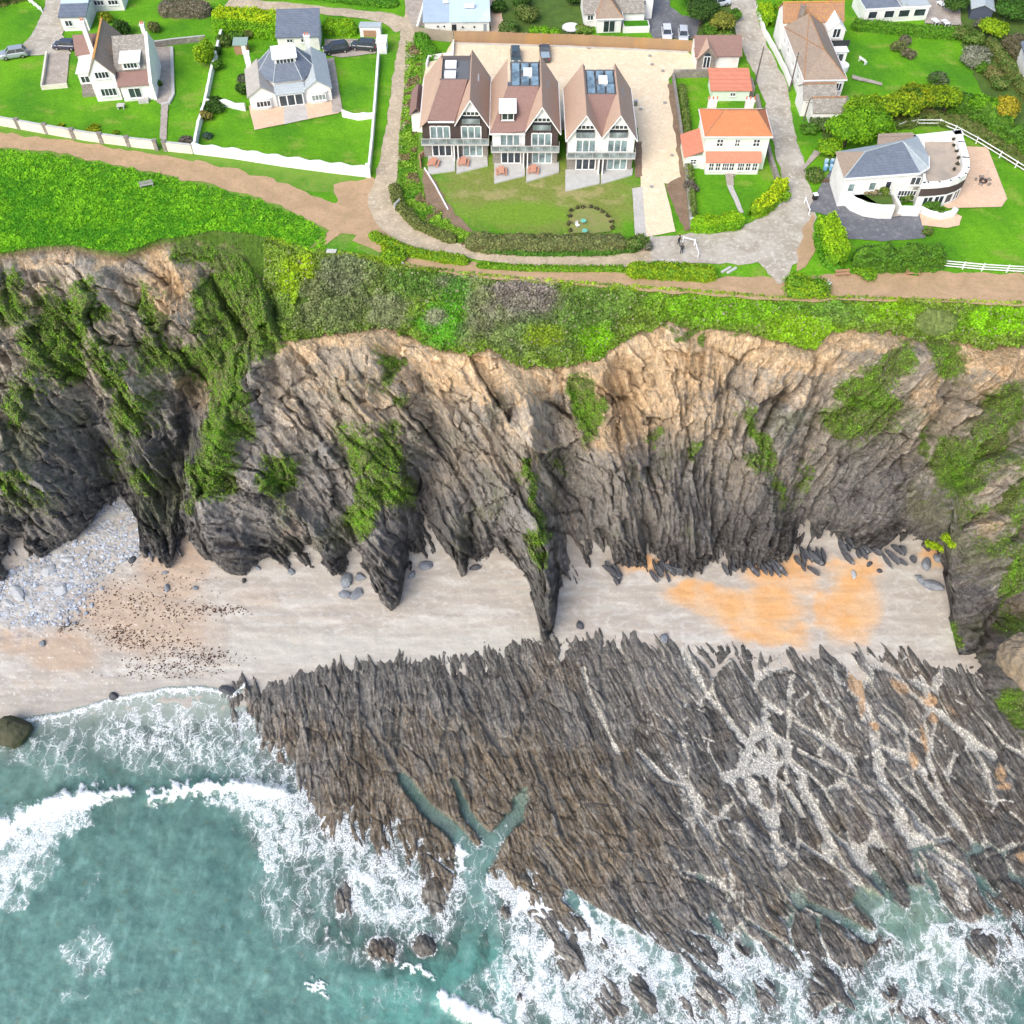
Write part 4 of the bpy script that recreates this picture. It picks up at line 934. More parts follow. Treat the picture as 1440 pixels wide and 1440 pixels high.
def hedge(px, w, h, colr, label, c2=None, group='garden hedges', dens=26, leaf=.15, lump=.25, name='hedge', cat='hedge', top=None):
    c = [P(x, y, 0) for x, y in px]; c = resample(c, .6, False)
    if len(c) < 3: return
    A = np.array([[p.x, p.y] for p in c]); d = np.gradient(A, axis=0); d /= np.linalg.norm(d, axis=1, keepdims=True) + 1e-9
    nx, ny = -d[:, 1], d[:, 0]; n = len(A); s = np.arange(n) * .6; tot = s[-1]
    e = np.minimum(s, tot - s); cap = np.clip(np.sqrt(np.clip(1 - np.clip(1 - e / (w * .5), 0, 1) ** 2, 0, 1)), .3, 1)
    m = 17; ph = np.linspace(0, math.pi, m); cs, sn = np.cos(ph), np.sin(ph)
    ex = np.sign(cs) * np.abs(cs) ** .55; ez = np.abs(sn) ** .55
    S, PH = np.meshgrid(s, ph, indexing='ij')
    sd_ = abs(hash(label)) % 97 if False else len(label)
    nz = 1 + lump * fbm(S / 1.7 + sd_, PH * 2.3, 700, 3) * 1.6
    Xs = A[:, 0:1] + nx[:, None] * (ex * w / 2)[None, :] * cap[:, None] * nz; Ys = A[:, 1:2] + ny[:, None] * (ex * w / 2)[None, :] * cap[:, None] * nz
    Zs = (ez * h)[None, :] * cap[:, None] ** .5 * nz
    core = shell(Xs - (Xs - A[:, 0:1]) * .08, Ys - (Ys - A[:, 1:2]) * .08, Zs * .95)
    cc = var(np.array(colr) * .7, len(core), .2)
    N = int((tot + w) * (w + 2 * h) * dens)
    i = rng.random(N) * (n - 1.001); j = rng.random(N) * (m - 1.001); i0, j0 = i.astype(int), j.astype(int); fi, fj = i - i0, j - j0
    def bl(Q): return Q[i0, j0] * (1 - fi) * (1 - fj) + Q[i0 + 1, j0] * fi * (1 - fj) + Q[i0, j0 + 1] * (1 - fi) * fj + Q[i0 + 1, j0 + 1] * fi * fj
    C0 = np.stack([bl(Xs), bl(Ys), bl(Zs)], 1)
    phv = ph[j0] + fj * (ph[1] - ph[0])
    N0 = np.stack([nx[i0] * np.cos(phv), ny[i0] * np.cos(phv), np.sin(phv) + .15], 1)
    C0 += N0 * (rng.random((N, 1)) * .22 - .06); C0[:, 2] = np.maximum(C0[:, 2], .03)
    f = (fbm(C0[:, 0] / 1.1, C0[:, 1] / 1.1 + C0[:, 2], 710, 3) + (rng.random(N) - .5) * .4)[:, None]
    c2 = c2 or tuple(x * .62 for x in colr)
    k = np.clip(.5 + f * 1.2, 0, 1)
    cl = np.array(c2) * (1 - k) + np.array(colr) * k
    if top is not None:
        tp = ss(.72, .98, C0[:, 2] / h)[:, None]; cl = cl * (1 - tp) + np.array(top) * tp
    cl = cl * (1 + (rng.random((N, 1)) - .5) * .5)
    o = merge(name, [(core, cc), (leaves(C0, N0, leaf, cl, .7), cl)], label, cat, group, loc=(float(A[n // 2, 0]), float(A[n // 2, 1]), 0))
    return o
def blob_leaves(cx, cy, cz, rx, ry, rz, N, colr, c2, leaf, seed, lobes=9, spiky=False):
    """crown: several overlapping lobes, leaves on their outsides"""
    r_ = np.random.default_rng(seed)
    L = [(0, 0, 0, .62)]
    for k in range(lobes):
        a = r_.random() * 2 * math.pi; el = r_.random() * 1.3 - .25; q = .42 + .22 * r_.random()
        L.append((math.cos(a) * math.cos(el) * .55, math.sin(a) * math.cos(el) * .55, math.sin(el) * .5, q))
    out = []; parts = []
    per = N // len(L)
    for (lx, ly, lz, q) in L:
        v = r_.normal(size=(per, 3)); v /= np.linalg.norm(v, axis=1, keepdims=True); v[:, 2] = np.where(v[:, 2] < -.45, -v[:, 2], v[:, 2])
        rr = q * (1 + (r_.random((per, 1)) ** 2 - .35) * .35)
        p = np.stack([lx + v[:, 0] * rr[:, 0], ly + v[:, 1] * rr[:, 0], lz + v[:, 2] * rr[:, 0]], 1)
        keep = np.ones(per, bool)
        for (mx_, my_, mz_, q2) in L:
            if (mx_, my_, mz_) == (lx, ly, lz): continue
            keep &= np.linalg.norm(p - np.array((mx_, my_, mz_)), axis=1) > q2 * .86
        p = p[keep]; v = v[keep]; n = len(p)
        tone = r_.random() * .5 + .25
        f = np.clip(tone + (fbm(p[:, 0] * 2.5 + seed, p[:, 1] * 2.5 + p[:, 2] * 2, 720, 3))[:, None] * .9, 0, 1)
        cl = (np.array(c2) * (1 - f) + np.array(colr) * f) * (1 + (r_.random((n, 1)) - .5) * .5)
        C0 = p * np.array((rx, ry, rz)) + np.array((cx, cy, cz))
        parts.append((leaves(C0, v, leaf, cl, .55 if not spiky else 1.4), cl))
        # inner mass
        a_, b_ = np.meshgrid(np.linspace(0, 2 * math.pi, 9), np.linspace(-1.2, 1.4, 6), indexing='ij')
        s_ = q * .84
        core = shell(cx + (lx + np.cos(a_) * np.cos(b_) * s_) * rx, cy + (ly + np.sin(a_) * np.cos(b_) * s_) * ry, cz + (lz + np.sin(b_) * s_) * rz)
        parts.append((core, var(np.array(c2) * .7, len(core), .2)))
    return parts
M_BARK = mat('bark', (.14, .105, .075), (.08, .06, .045), 3, .95, .6)
class MB:
    def __init__(s): s.v = []; s.f = []; s.mi = []; s.cur = 0
    def poly(s, pts):
        b = len(s.v); s.v += [tuple(p) for p in pts]; s.f.append(tuple(range(b, b + len(pts)))); s.mi.append(s.cur)
    def box(s, x0, x1, y0, y1, z0, z1):
        b = len(s.v)
        s.v += [(x0, y0, z0), (x1, y0, z0), (x1, y1, z0), (x0, y1, z0), (x0, y0, z1), (x1, y0, z1), (x1, y1, z1), (x0, y1, z1)]
        for q in ((3, 2, 1, 0), (4, 5, 6, 7), (0, 1, 5, 4), (1, 2, 6, 5), (2, 3, 7, 6), (3, 0, 4, 7)): s.f.append(tuple(b + i for i in q)); s.mi.append(s.cur)
    def slab(s, pts, th):
        """a flat polygon given thickness downwards"""
        b = len(s.v); n = len(pts)
        s.v += [tuple(p) for p in pts] + [(p[0], p[1], p[2] - th) for p in pts]
        s.f.append(tuple(range(b, b + n))); s.f.append(tuple(range(b + 2 * n - 1, b + n - 1, -1))); s.mi += [s.cur, s.cur]
        for i in range(n): s.f.append((b + i, b + n + i, b + n + (i + 1) % n, b + (i + 1) % n)); s.mi.append(s.cur)
    def prism(s, pts, z0, z1):
        """vertical walls round a plan outline, with cap"""
        n = len(pts); s.slab([(p[0], p[1], z1) for p in pts], z1 - z0)
    def tube(s, a, b_, r0, r1=None, n=8):
        a, b_ = Vector(a), Vector(b_); r1 = r0 if r1 is None else r1
        d = (b_ - a).normalized(); u = d.orthogonal().normalized(); w = d.cross(u)
        b = len(s.v)
        for c, r in ((a, r0), (b_, r1)):
            for i in range(n):
                t = 2 * math.pi * i / n; s.v.append(tuple(c + (u * math.cos(t) + w * math.sin(t)) * r))
        for i in range(n): s.f.append((b + i, b + (i + 1) % n, b + n + (i + 1) % n, b + n + i)); s.mi.append(s.cur)
        s.f.append(tuple(b + i for i in range(n - 1, -1, -1))); s.f.append(tuple(b + n + i for i in range(n))); s.mi += [s.cur, s.cur]
    def lathe(s, prof, c=(0, 0, 0), n=14, sx=1, sy=1):
        b = len(s.v); m = len(prof)
        for r, z in prof:
            for i in range(n):
                t = 2 * math.pi * i / n; s.v.append((c[0] + r * sx * math.cos(t), c[1] + r * sy * math.sin(t), c[2] + z))
        for j in range(m - 1):
            for i in range(n): s.f.append((b + j * n + i, b + j * n + (i + 1) % n, b + (j + 1) * n + (i + 1) % n, b + (j + 1) * n + i)); s.mi.append(s.cur)
        s.f.append(tuple(b + i for i in range(n - 1, -1, -1))); s.f.append(tuple(b + (m - 1) * n + i for i in range(n))); s.mi += [s.cur, s.cur]
    def build(s, name, material, parent=None, smooth=False, bevel=0):
        me = bpy.data.meshes.new(name); me.from_pydata(s.v, [], s.f)
        me.polygons.foreach_set('material_index', s.mi)
        if smooth: me.polygons.foreach_set('use_smooth', [True] * len(s.f))
        me.update()
        o = link(name, me, material, parent)
        if bevel:
            bv = o.modifiers.new('bevel', 'BEVEL'); bv.width = bevel; bv.segments = 2; bv.limit_method = 'ANGLE'
        return o
def bush(px, py, r, h, colr, label, c2=None, name='bush', cat='bush', group='garden bushes', base=0.0, leaf=.15, dens=150, ry=None, spiky=False, cpt=None):
    """px, py: where the foot stands in the photograph"""
    c = cpt if cpt is not None else P(px, py, base)
    c2 = c2 or tuple(x * .5 for x in colr); ry = ry or r
    N = int(dens * (r * ry + r * h) * 2)
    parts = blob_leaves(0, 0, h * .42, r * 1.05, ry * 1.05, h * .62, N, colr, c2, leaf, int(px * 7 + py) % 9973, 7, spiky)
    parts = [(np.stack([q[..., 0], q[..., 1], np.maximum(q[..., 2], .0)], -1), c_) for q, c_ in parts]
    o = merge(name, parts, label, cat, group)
    o.location = c
    return o
def tree(px, py, r, h, colr, label, c2=None, group='garden trees', leaf=.17, dens=150, ry=None, name='tree', cat='tree'):
    c = P(px, py, 0); t = empty(name, c, random.random(), label, cat, group)
    c2 = c2 or tuple(x * .5 for x in colr); ry = ry or r
    m = MB(); hb = h * .5
    m.tube((0, 0, 0), (.1, .05, hb), .09 * r + .06, .05 * r + .04, 8)
    for k in range(5):
        a = k * 1.256 + px; m.tube((.07, .03, hb * (.7 + .06 * k)), (math.cos(a) * r * .6, math.sin(a) * ry * .6, h * (.62 + .05 * k)), .05 * r + .02, .02, 6)
    m.build('trunk', M_BARK, t)
    N = int(dens * (r * ry + r * h * .6) * 2)
    merge('crown', blob_leaves(0, 0, h * .64, r * 1.08, ry * 1.08, h * .40, N, colr, c2, leaf, int(px * 7 + py) % 9973, 10), None, None, parent=t)
    return t

# ---- ground cover on the slope above the rock, on the cliff's ledges and on the meadow
def surf_sample(mask_w, n):
    r0, c0 = np.nonzero(mask_w > 0)
    w = mask_w[r0, c0]; w = w / w.sum()
    k = rng.choice(len(r0), n, p=w)
    r0, c0 = r0[k], c0[k]; fi, fj = rng.random(n), rng.random(n)
    def s(Q):
        r1 = np.minimum(r0 + 1, Q.shape[0] - 1); c1 = np.minimum(c0 + 1, Q.shape[1] - 1)
        return Q[r0, c0] * (1 - fi) * (1 - fj) + Q[r1, c0] * fi * (1 - fj) + Q[r0, c1] * (1 - fi) * fj + Q[r1, c1] * fi * fj
    return s, r0, c0
def ucell(U): return np.gradient(U, axis=1)
ZONES = [((455, 430), (70, 46), (.135, .15, .085), .9), ((485, 385), (40, 34), (.17, .165, .14), .9), ((500, 420), (90, 50), (.13, .16, .07), .7), ((545, 440), (30, 26), (.22, .21, .16), .75), ((600, 400), (60, 26), (.09, .19, .03), .9), ((645, 400), (34, 16), (.20, .19, .15), .8),
 ((625, 455), (40, 34), (.085, .29, .015), .9), ((645, 415), (20, 30), (.08, .24, .02), .8), ((612, 445), (16, 12), (.26, .24, .18), .8), ((678, 440), (24, 40), (.17, .15, .125), .95), ((660, 470), (20, 24), (.16, .16, .10), .8), ((740, 420), (54, 44), (.20, .175, .15), 1.0), ((730, 460), (50, 40), (.15, .16, .11), .8),
 ((770, 470), (70, 30), (.10, .17, .04), .8), ((765, 475), (34, 16), (.22, .33, .015), .8), ((830, 440), (50, 40), (.10, .19, .04), .7), ((835, 480), (28, 26), (.15, .34, .01), .95), ((870, 420), (60, 20), (.12, .22, .035), .7), ((960, 420), (60, 16), (.15, .31, .015), .8), ((1020, 440), (100, 22), (.15, .34, .012), .9),
 ((1130, 465), (60, 30), (.20, .38, .012), .9), ((1140, 430), (60, 16), (.10, .26, .02), .6), ((1240, 440), (60, 16), (.19, .38, .012), .9), ((1180, 445), (40, 16), (.11, .21, .04), .7), ((1400, 452), (60, 24), (.17, .38, .01), 1.0), ((408, 405), (15, 42), (.24, .39, .01), .95), ((440, 420), (14, 26), (.15, .17, .07), .9), ((430, 380), (16, 20), (.24, .36, .01), .9), ((395, 440), (20, 24), (.12, .20, .04), .8)]
Uc, Vc = CL['U'], CL['V']
inb = (Vc > CL['a'] - 1) & (Vc < CL['b'] + 5 + 6 * fbm(Uc / 9, Vc / 9, 801, 3)) & (Uc > 372) & (Uc < 1530)
gap = (ell(Uc, Vc, 1315, 455, 32, 22) < 1) | (ell(Uc, Vc, 425, 425, 16, 6, -30) < 1)
w = inb * (~gap) * ucell(Uc)
n = 190000
s, r0, c0 = surf_sample(w, n)
pu, pv = s(Uc), s(Vc)
base = np.stack([s(CL['X']), s(CL['Y']), s(CL['Z'])], 1)
l1, l2, lid = vor(pu / 15, pv / 11, 803)
hgt = (.25 + 1.25 * np.clip(1 - l1 * 1.25, 0, 1) * (.4 + lid)) * ss(0, 24, pv - yA(pu)) * (.55 + .45 * ss(14, 0, np.abs(pv - yB(pu)) * 0 + 5))
low_ = ell(pu, pv, 625, 455, 40, 34) < 1
hgt = np.where(low_, hgt * .3, hgt)
q = rng.random(n) ** .35
C0 = base + np.stack([np.zeros(n), -hgt * q * .25, hgt * q], 1) + rng.normal(size=(n, 3)) * .12
colb = np.zeros((n, 3)) + np.array((.145, .235, .028))
nn = fbm(pu / 20, pv / 16, 805, 4)
for (zx, zy), (rx, ry), cc, k in ZONES:
    d = np.hypot((pu - zx) / rx, (pv - zy) / ry) + nn * .5
    k = k * (.62 if max(cc) < .23 and cc[1] < cc[0] * 1.3 and zx != 740 else 1); m_ = (ss(1.25, .6, d) * k)[:, None]; colb = colb * (1 - m_) + np.array(cc) * m_
yel = (ss(9, 1, pv - yA(pu) + nn * 8) * ss(-.1, .3, fbm(pu / 12, pv / 12, 807, 3) + .15))[:, None]
colb = colb * (1 - yel * .85) + np.array((.27, .42, .01)) * yel * .85
colb *= (.72 + .55 * lid)[:, None] * (.8 + .45 * rng.random((n, 1))) * (.6 + .5 * q)[:, None]
colb = np.where((rng.random(n) < .05)[:, None], np.array((.27, .27, .17)), colb)
N0 = np.stack([np.zeros(n), np.full(n, -.45), np.full(n, .9)], 1)
merge('scrub', [(leaves(C0, N0, .17, colb, .8), colb)], 'dense mixed scrub covering the slope above the rock face', 'scrub', None, 'stuff')

g = CL['gm'] * ss(2, 14, Vc - CL['b']) * (Vc < yC(Uc) - 6) * (Uc > -90) * (Uc < 1530)
w = np.where(g > .25, g ** 1.5, 0) * ucell(Uc)
n = 85000
s, r0, c0 = surf_sample(w, n)
base = np.stack([s(CL['X']), s(CL['Y']), s(CL['Z'])], 1); pu, pv = s(Uc), s(Vc)
C0 = base + np.stack([np.zeros(n), -rng.random(n) * .14, rng.random(n) * .2], 1)
k = np.clip(.5 + fbm(pu / 9, pv / 9, 811, 4) * 1.5, 0, 1)[:, None]
cb = (np.array((.15, .20, .045)) * (1 - k) + np.array((.17, .36, .022)) * k) * (.6 + .7 * rng.random((n, 1)))
sh = (fbm(pu / 30, pv / 30, 813, 3) > .12) & (rng.random(n) < .5); cb = np.where(sh[:, None], np.array((.20, .19, .10)) * (.7 + .6 * rng.random((n, 1))), cb)
merge('cliff_grass', [(leaves(C0, np.tile(np.array([[0, -.6, .7]]), (n, 1)), .088, cb, .8), cb)], 'wiry grass growing on the ledges of the rock face', 'grass', None, 'stuff')

# meadow on the left
n = 120000
pu = rng.random(n) * 640 - 120; pv = 190 + rng.random(n) * 190
lowp = np.interp(pu, [-200, 0, 100, 200, 300, 370, 425, 455, 520], [192, 210, 222, 242, 264, 284, 306, 326, 345])
ok = (pv > lowp + fbm(pu / 12, pv / 12, 821, 3) * 6) & (pv < yA(pu) + 2) & (pu < 458)
pu, pv = pu[ok], pv[ok]; n = len(pu)
x_, y_, _z = Pn(pu, pv, 0.0)
c1, c2_, cid = vor(x_ / 1.15, y_ / 1.15, 823); big = fbm(x_ / 9, y_ / 9, 825, 3)
hh = (.05 + .45 * np.clip(1 - c1 * 1.5, 0, 1) * cid * ss(-.4, .1, big)) * rng.random(n)
C0 = np.stack([x_, y_, hh + .02], 1)
k = np.clip(.35 + big * .8 + cid * .6 - c1 * .7, 0, 1)[:, None]
cb = (np.array((.06, .23, .006)) * (1 - k) + np.array((.19, .46, .012)) * k) * (.7 + .6 * rng.random((n, 1)))
merge('meadow_grass', [(leaves(C0, np.tile(np.array([[0, -.2, .9]]), (n, 1)), .15, cb, .5), cb)], 'lush tufted green meadow at the cliff edge', 'grass', None, 'stuff')

# rough bank along the lane
n = 16000
t_i = rng.random(n); q = [(582, 62), (580, 130), (574, 190), (572, 240), (585, 285), (630, 325), (665, 340)]
ii = t_i * (len(q) - 1.001); i0 = ii.astype(int); ff = ii - i0; qa = np.array(q, float)
pc = qa[i0] * (1 - ff[:, None]) + qa[i0 + 1] * ff[:, None]
x_, y_, _z = Pn(pc[:, 0], pc[:, 1], 0.0); x_ = x_ + np.clip(rng.normal(size=n) * .8, -1.3, 1.3); y_ = y_ + rng.normal(size=n) * .5
c1, c2_, cid = vor(x_ / 1.3, y_ / 1.3, 833)
k = np.clip(cid + rng.random(n) * .4 - .2, 0, 1)[:, None]
cb = (np.array((.06, .19, .01)) * (1 - k) + np.array((.20, .36, .03)) * k) * (.7 + .6 * rng.random((n, 1)))
cb = np.where((fbm(x_ / 3, y_ / 3, 835, 3) > .18)[:, None], np.array((.19, .16, .07)), cb)
merge('verge_plants', [(leaves(np.stack([x_, y_, rng.random(n) * .35 * cid + .03], 1), np.tile(np.array([[0, -.2, .9]]), (n, 1)), .17, cb, .6), cb)], 'rough weeds on the bank beside the lane', 'weeds', None, 'stuff')

# ---- hedges
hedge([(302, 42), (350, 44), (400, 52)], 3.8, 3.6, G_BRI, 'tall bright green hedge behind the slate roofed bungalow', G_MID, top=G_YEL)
hedge([(455, 45), (503, 48)], 2.4, 2.0, G_BRI, 'clipped green hedge behind the two black cars', G_MID, top=(.20, .38, .01))
hedge([(655, 346), (700, 350), (780, 351), (860, 350), (880, 348)], 2.6, 1.9, (.19, .21, .075), 'long olive hedge at the foot of the flats lawn', (.12, .15, .05))
hedge([(554, 262), (560, 290), (588, 320), (642, 342)], 1.5, .9, G_OLI, 'low olive hedge on the bend of the lane', (.10, .13, .03))
hedge([(672, 351), (740, 356), (840, 356), (900, 350)], 1.6, .7, (.08, .21, .02), 'low dark green growth under the long olive hedge', (.05, .13, .015))
hedge([(520, 332), (545, 344), (582, 359), (640, 368), (660, 371)], 1.5, .9, (.20, .33, .01), 'narrow gorse hedge between lane and bench', G_MID)
hedge([(670, 375), (740, 379), (800, 380), (880, 380)], 1.0, .5, (.16, .32, .012), 'thin green hedge between lane and footpath', G_MID)
hedge([(880, 384), (930, 386), (975, 388), (1008, 390)], 2.6, 1.3, (.22, .34, .01), 'broad flowering hedge beside the steps', G_MID)
hedge([(970, 322), (1000, 323), (1045, 316)], 2.2, 1.9, G_BRI, 'bright clipped hedge left of the garden path', G_MID, top=(.22, .40, .01))
hedge([(1054, 306), (1075, 296), (1094, 276), (1098, 262)], 2.2, 2.0, (.22, .38, .01), 'bright curved hedge right of the garden path', G_MID, top=G_YEL)
hedge([(1160, 318), (1166, 345), (1176, 380)], 3.0, 2.6, (.19, .40, .01), 'bulky lime hedge at the drive entrance', G_MID, top=(.26, .44, .01), lump=.4)
hedge([(1196, 372), (1250, 375), (1326, 372)], 3.4, 2.5, G_MID, 'dark green hedge between drive and footpath', G_DRK, lump=.5)
hedge([(1148, 330), (1160, 372), (1185, 384)], 1.2, .8, (.08, .27, .01), 'low ivy under the lime hedge', G_MID)
hedge([(1071, 14), (1081, 40)], 2.4, 2.0, (.20, .40, .01), 'square lime hedge beside the road', G_MID, top=(.28, .44, .01))
hedge([(1088, 12), (1110, 14), (1140, 8)], 3.0, 2.2, G_BRI, 'green hedge behind the long white house', G_MID)
hedge([(1196, 40), (1240, 44), (1290, 50), (1345, 54)], 1.8, 1.5, (.09, .24, .015), 'straight green hedge at the top of the big lawn', G_MID)
hedge([(1240, 182), (1300, 168), (1352, 178), (1400, 205), (1450, 240)], 2.6, 1.2, G_OLI, 'rough olive hedge round the slate house fence', G_DRK, lump=.5)
hedge([(1330, 150), (1380, 172), (1440, 215), (1500, 260)], 4.0, 2.2, G_MID, 'wide dark hedge right of the slate house', G_DRK, lump=.5)
hedge([(1388, 62), (1420, 110), (1450, 150)], 1.4, 1.6, G_OLI, 'narrow olive hedge running into the corner', G_DRK)
hedge([(1420, 55), (1450, 90)], 5, 1.4, (.15, .14, .08), 'brown scrubby hedge in the top corner', (.09, .09, .04), lump=.5)
hedge([(225, 18), (298, 20)], 3.6, 1.8, (.22, .20, .13), 'grey brown hedge at the back of the left garden', (.13, .12, .08))
hedge([(992, 240), (1020, 241)], .9, .6, G_DRK, 'low dark bushes under the left veranda')
hedge([(1032, 243), (1060, 240)], .9, .7, G_DRK, 'low dark bushes under the right veranda')
hedge([(958, 122), (966, 180), (968, 240), (974, 310)], 1.0, .9, (.17, .25, .05), 'ivy on the low wall beside the car park', (.09, .13, .03))
hedge([(-100, 14), (-20, 8), (50, -10)], 4, 1.5, G_OLI, 'rough hedge in the top left corner', G_DRK, lump=.5)
hedge([(316, -18), (440, -6), (560, 8)], 3, .6, (.07, .24, .01), 'low green growth above the gravel track', G_MID)
hedge([(598, 44), (592, 62), (612, 84)], 2.4, 1.1, (.09, .28, .015), 'green shrubs at the end of the brown fence', G_MID)
# ring of dark shrubs on the flats lawn
for k, (x, y) in enumerate([(802, 326), (801, 316), (801, 306), (803, 298), (811, 294), (820, 293), (830, 293), (839, 296), (847, 300), (854, 306), (859, 313), (861, 322)]):
    bush(x, y, .38, .55, (.20, .20, .08), 'small dark shrub planted in the ring on the flats lawn', (.06, .06, .03), group='ring of small shrubs', leaf=.1)
# ---- bushes: x, y of the foot, radius, height, colour, label, second colour
BUSHES = [(291, 92, 1.5, 4.2, (.27, .42, .01), 'tall rounded yellow green bush between the two white houses', (.12, .25, .01)),
 (150, 30, 1.2, 1.6, (.24, .30, .02), 'yellowish bush behind the gabled house', None), (172, 50, 1.5, 2.4, G_DRK, 'dark bush at the back corner of the gabled house', None), (222, 122, .8, 1.0, G_MID, 'small bush on the right terrace edge', None),
 (264, 204, 1.1, 1.3, (.20, .18, .14), 'grey leafless bush inside the wall corner', None), (217, 44, 1.3, 1.4, G_OLI, 'olive bush by the back lawn', None),
 (316, 62, 1.4, 1.5, G_OLI, 'olive bush nearest the small garden shed', G_DRK), (334, 56, 1.5, 1.5, G_MID, 'green bush behind the small garden shed', G_DRK), (349, 52, 1.3, 1.3, G_OLI, 'olive bush in front of the tall hedge', None), (303, 78, 1.0, 1.4, G_DRK, 'dark bush against the side wall, upper', None), (306, 98, 1.0, 1.4, G_MID, 'green bush against the side wall, lower', None),
 (302, 153, 2.0, 1.3, G_DRK, 'dark spreading bush under the short cross wall', None), (291, 168, 1.0, 1.4, (.25, .22, .05), 'brownish round bush in the wall corner', (.12, .12, .03)), (291, 194, .8, .8, (.08, .14, .10), 'blue green bush low in the walled garden', None), (341, 132, 1.0, 1.6, G_DRK, 'dark bush beside the bungalow wall', None), (341, 116, 1.2, 1.0, (.13, .16, .09), 'grey green bush left of the bungalow', None),
 (893, 348, 1.6, 1.9, (.15, .19, .05), 'round olive bush at the end of the long hedge', G_DRK), (908, 350, .8, 1.2, G_GRY, 'grey shrub at the car park entrance', None), (553, 362, 1.8, 1.2, (.26, .40, .01), 'bright yellow green bush by the cliff bench', G_MID), (547, 350, 1.0, .8, (.26, .40, .01), 'small gorse bush above the cliff bench', None),
 (1133, 410, 2.7, 1.3, (.26, .40, .01), 'low spreading gorse bush at the end of the apron', G_MID), (1215, 386, 1.5, .9, (.20, .36, .01), 'low gorse bush between the two footpath benches', G_MID), (970, 268, 1.1, 1.3, (.17, .15, .12), 'bare grey shrub on the car park wall', None), (1099, 282, 1.0, 1.5, (.22, .38, .01), 'lime bush at the garden corner', G_MID),
 (1262, 72, 1.3, 1.6, G_OLI, 'olive bush on the big lawn, upper', (.10, .12, .05)), (1272, 62, 1.0, 1.4, (.20, .20, .12), 'pale bush on the big lawn behind the olive one', None), (1276, 80, 1.2, 1.2, (.20, .19, .11), 'tan spiky bush on the big lawn', None), (1318, 118, 1.6, 1.7, (.14, .16, .10), 'grey green bush at the lower edge of the big lawn', G_DRK),
 (1352, 55, 2.0, 1.8, G_OLI, 'olive shrub at the right end of the straight hedge', G_DRK), (1367, 60, 1.9, 1.8, (.14, .21, .04), 'green shrub beyond the straight hedge', G_DRK), (1370, 88, 2.6, 2.0, (.26, .27, .20), 'large silvery spiky shrub beside the big lawn', (.13, .15, .09)), (1391, 108, 1.8, 1.6, (.24, .21, .08), 'russet shrub in the right border', (.10, .13, .03)), (1401, 124, 1.7, 1.6, G_OLI, 'olive shrub lowest in the right border', G_DRK),
 (1380, 40, 1.4, 1.4, G_GRY, 'grey green shrub by the narrow hedge', None), (1365, 150, 1.7, 1.7, (.05, .13, .03), 'dark round shrub at the lawn corner', None), (1336, 146, .8, 1.2, G_DRK, 'small dark shrub below the yellow trees', None), (1380, 100, 1.2, 1.3, G_MID, 'green shrub behind the silvery one', None),
 (716, 46, 1.7, 1.8, (.15, .20, .06), 'grey green shrub nearest the fence in the dark garden', G_DRK), (742, 28, 2.0, 2.6, G_OLI, 'olive shrub left of the round lawn', G_DRK), (730, 10, 2.0, 2.8, G_DRK, 'dark shrub at the top of the dark garden', None), (702, 18, 1.4, 2.0, G_DRK, 'dark narrow shrub beside the sandy strip', None), (764, 46, 1.2, .9, G_BRI, 'bright low shrub behind the orange fence panel', G_MID), (781, 48, 1.0, .8, G_BRI, 'bright low shrub below the white trampoline', G_MID), (819, 46, 1.5, 1.2, G_OLI, 'olive shrub beside the porch', G_MID), (752, 48, 1.0, 1.0, G_BRI, 'small bright shrub left of the low bright pair', G_MID),
 (806, 6, 1.6, 2.6, G_DRK, 'dark shrub beside the tiled house', None), (998, 50, 1.5, 2.0, G_MID, 'green shrub behind the brown roofed lodge', G_DRK), (1016, 53, 1.5, 1.2, G_OLI, 'low olive shrub against the lodge', G_MID), (1032, 30, 1.2, 2.0, G_MID, 'green shrub at the lane edge', G_DRK),
 (1240, 272, .9, 1.2, (.17, .20, .03), 'yellowish shrub in the curved planter', G_DRK), (1226, 273, .9, .7, (.26, .22, .12), 'dry tan plant in the curved planter', None), (1200, 260, .7, .7, G_OLI, 'small olive plant at the left of the planter', None), (1271, 282, 1.1, 1.6, (.16, .21, .06), 'shrub against the white house wall', G_DRK), (1306, 292, 1.4, 1.4, G_MID, 'dark green shrub by the curved step', G_DRK), (1318, 302, 1.1, .9, G_MID, 'spreading shrub behind the curved step', G_DRK), (1303, 330, .7, 1.3, G_OLI, 'thin shrub at the drive end', G_DRK),
 (1245, 196, 1.4, 2.0, G_BRI, 'small lime bush in front of the big bright tree', G_MID), (1393, 192, 1.2, 1.0, G_OLI, 'olive bush outside the white rail fence', None), (1144, 250, 1.6, 1.0, G_OLI, 'rough olive bush beside the parked bins', G_DRK), (1152, 178, 2.2, 1.8, (.13, .17, .07), 'grey green bush below the long white house', G_DRK), (1138, 186, 1.4, 1.2, G_MID, 'green bush at the lane corner', G_DRK),
 (87, 178, .5, .4, (.35, .42, .01), 'tiny yellow shrub against the left boundary wall', None), (130, 184, 1.4, .5, (.33, .42, .01), 'flat yellow shrub on the boundary wall', None), (163, 188, .6, .3, (.22, .36, .01), 'tiny lime shrub on the boundary wall', None)]
for b in BUSHES: bush(b[0], b[1], b[2], b[3], b[4], b[5], b[6], base=1.9 if 'planter' in b[5] else 0.0)
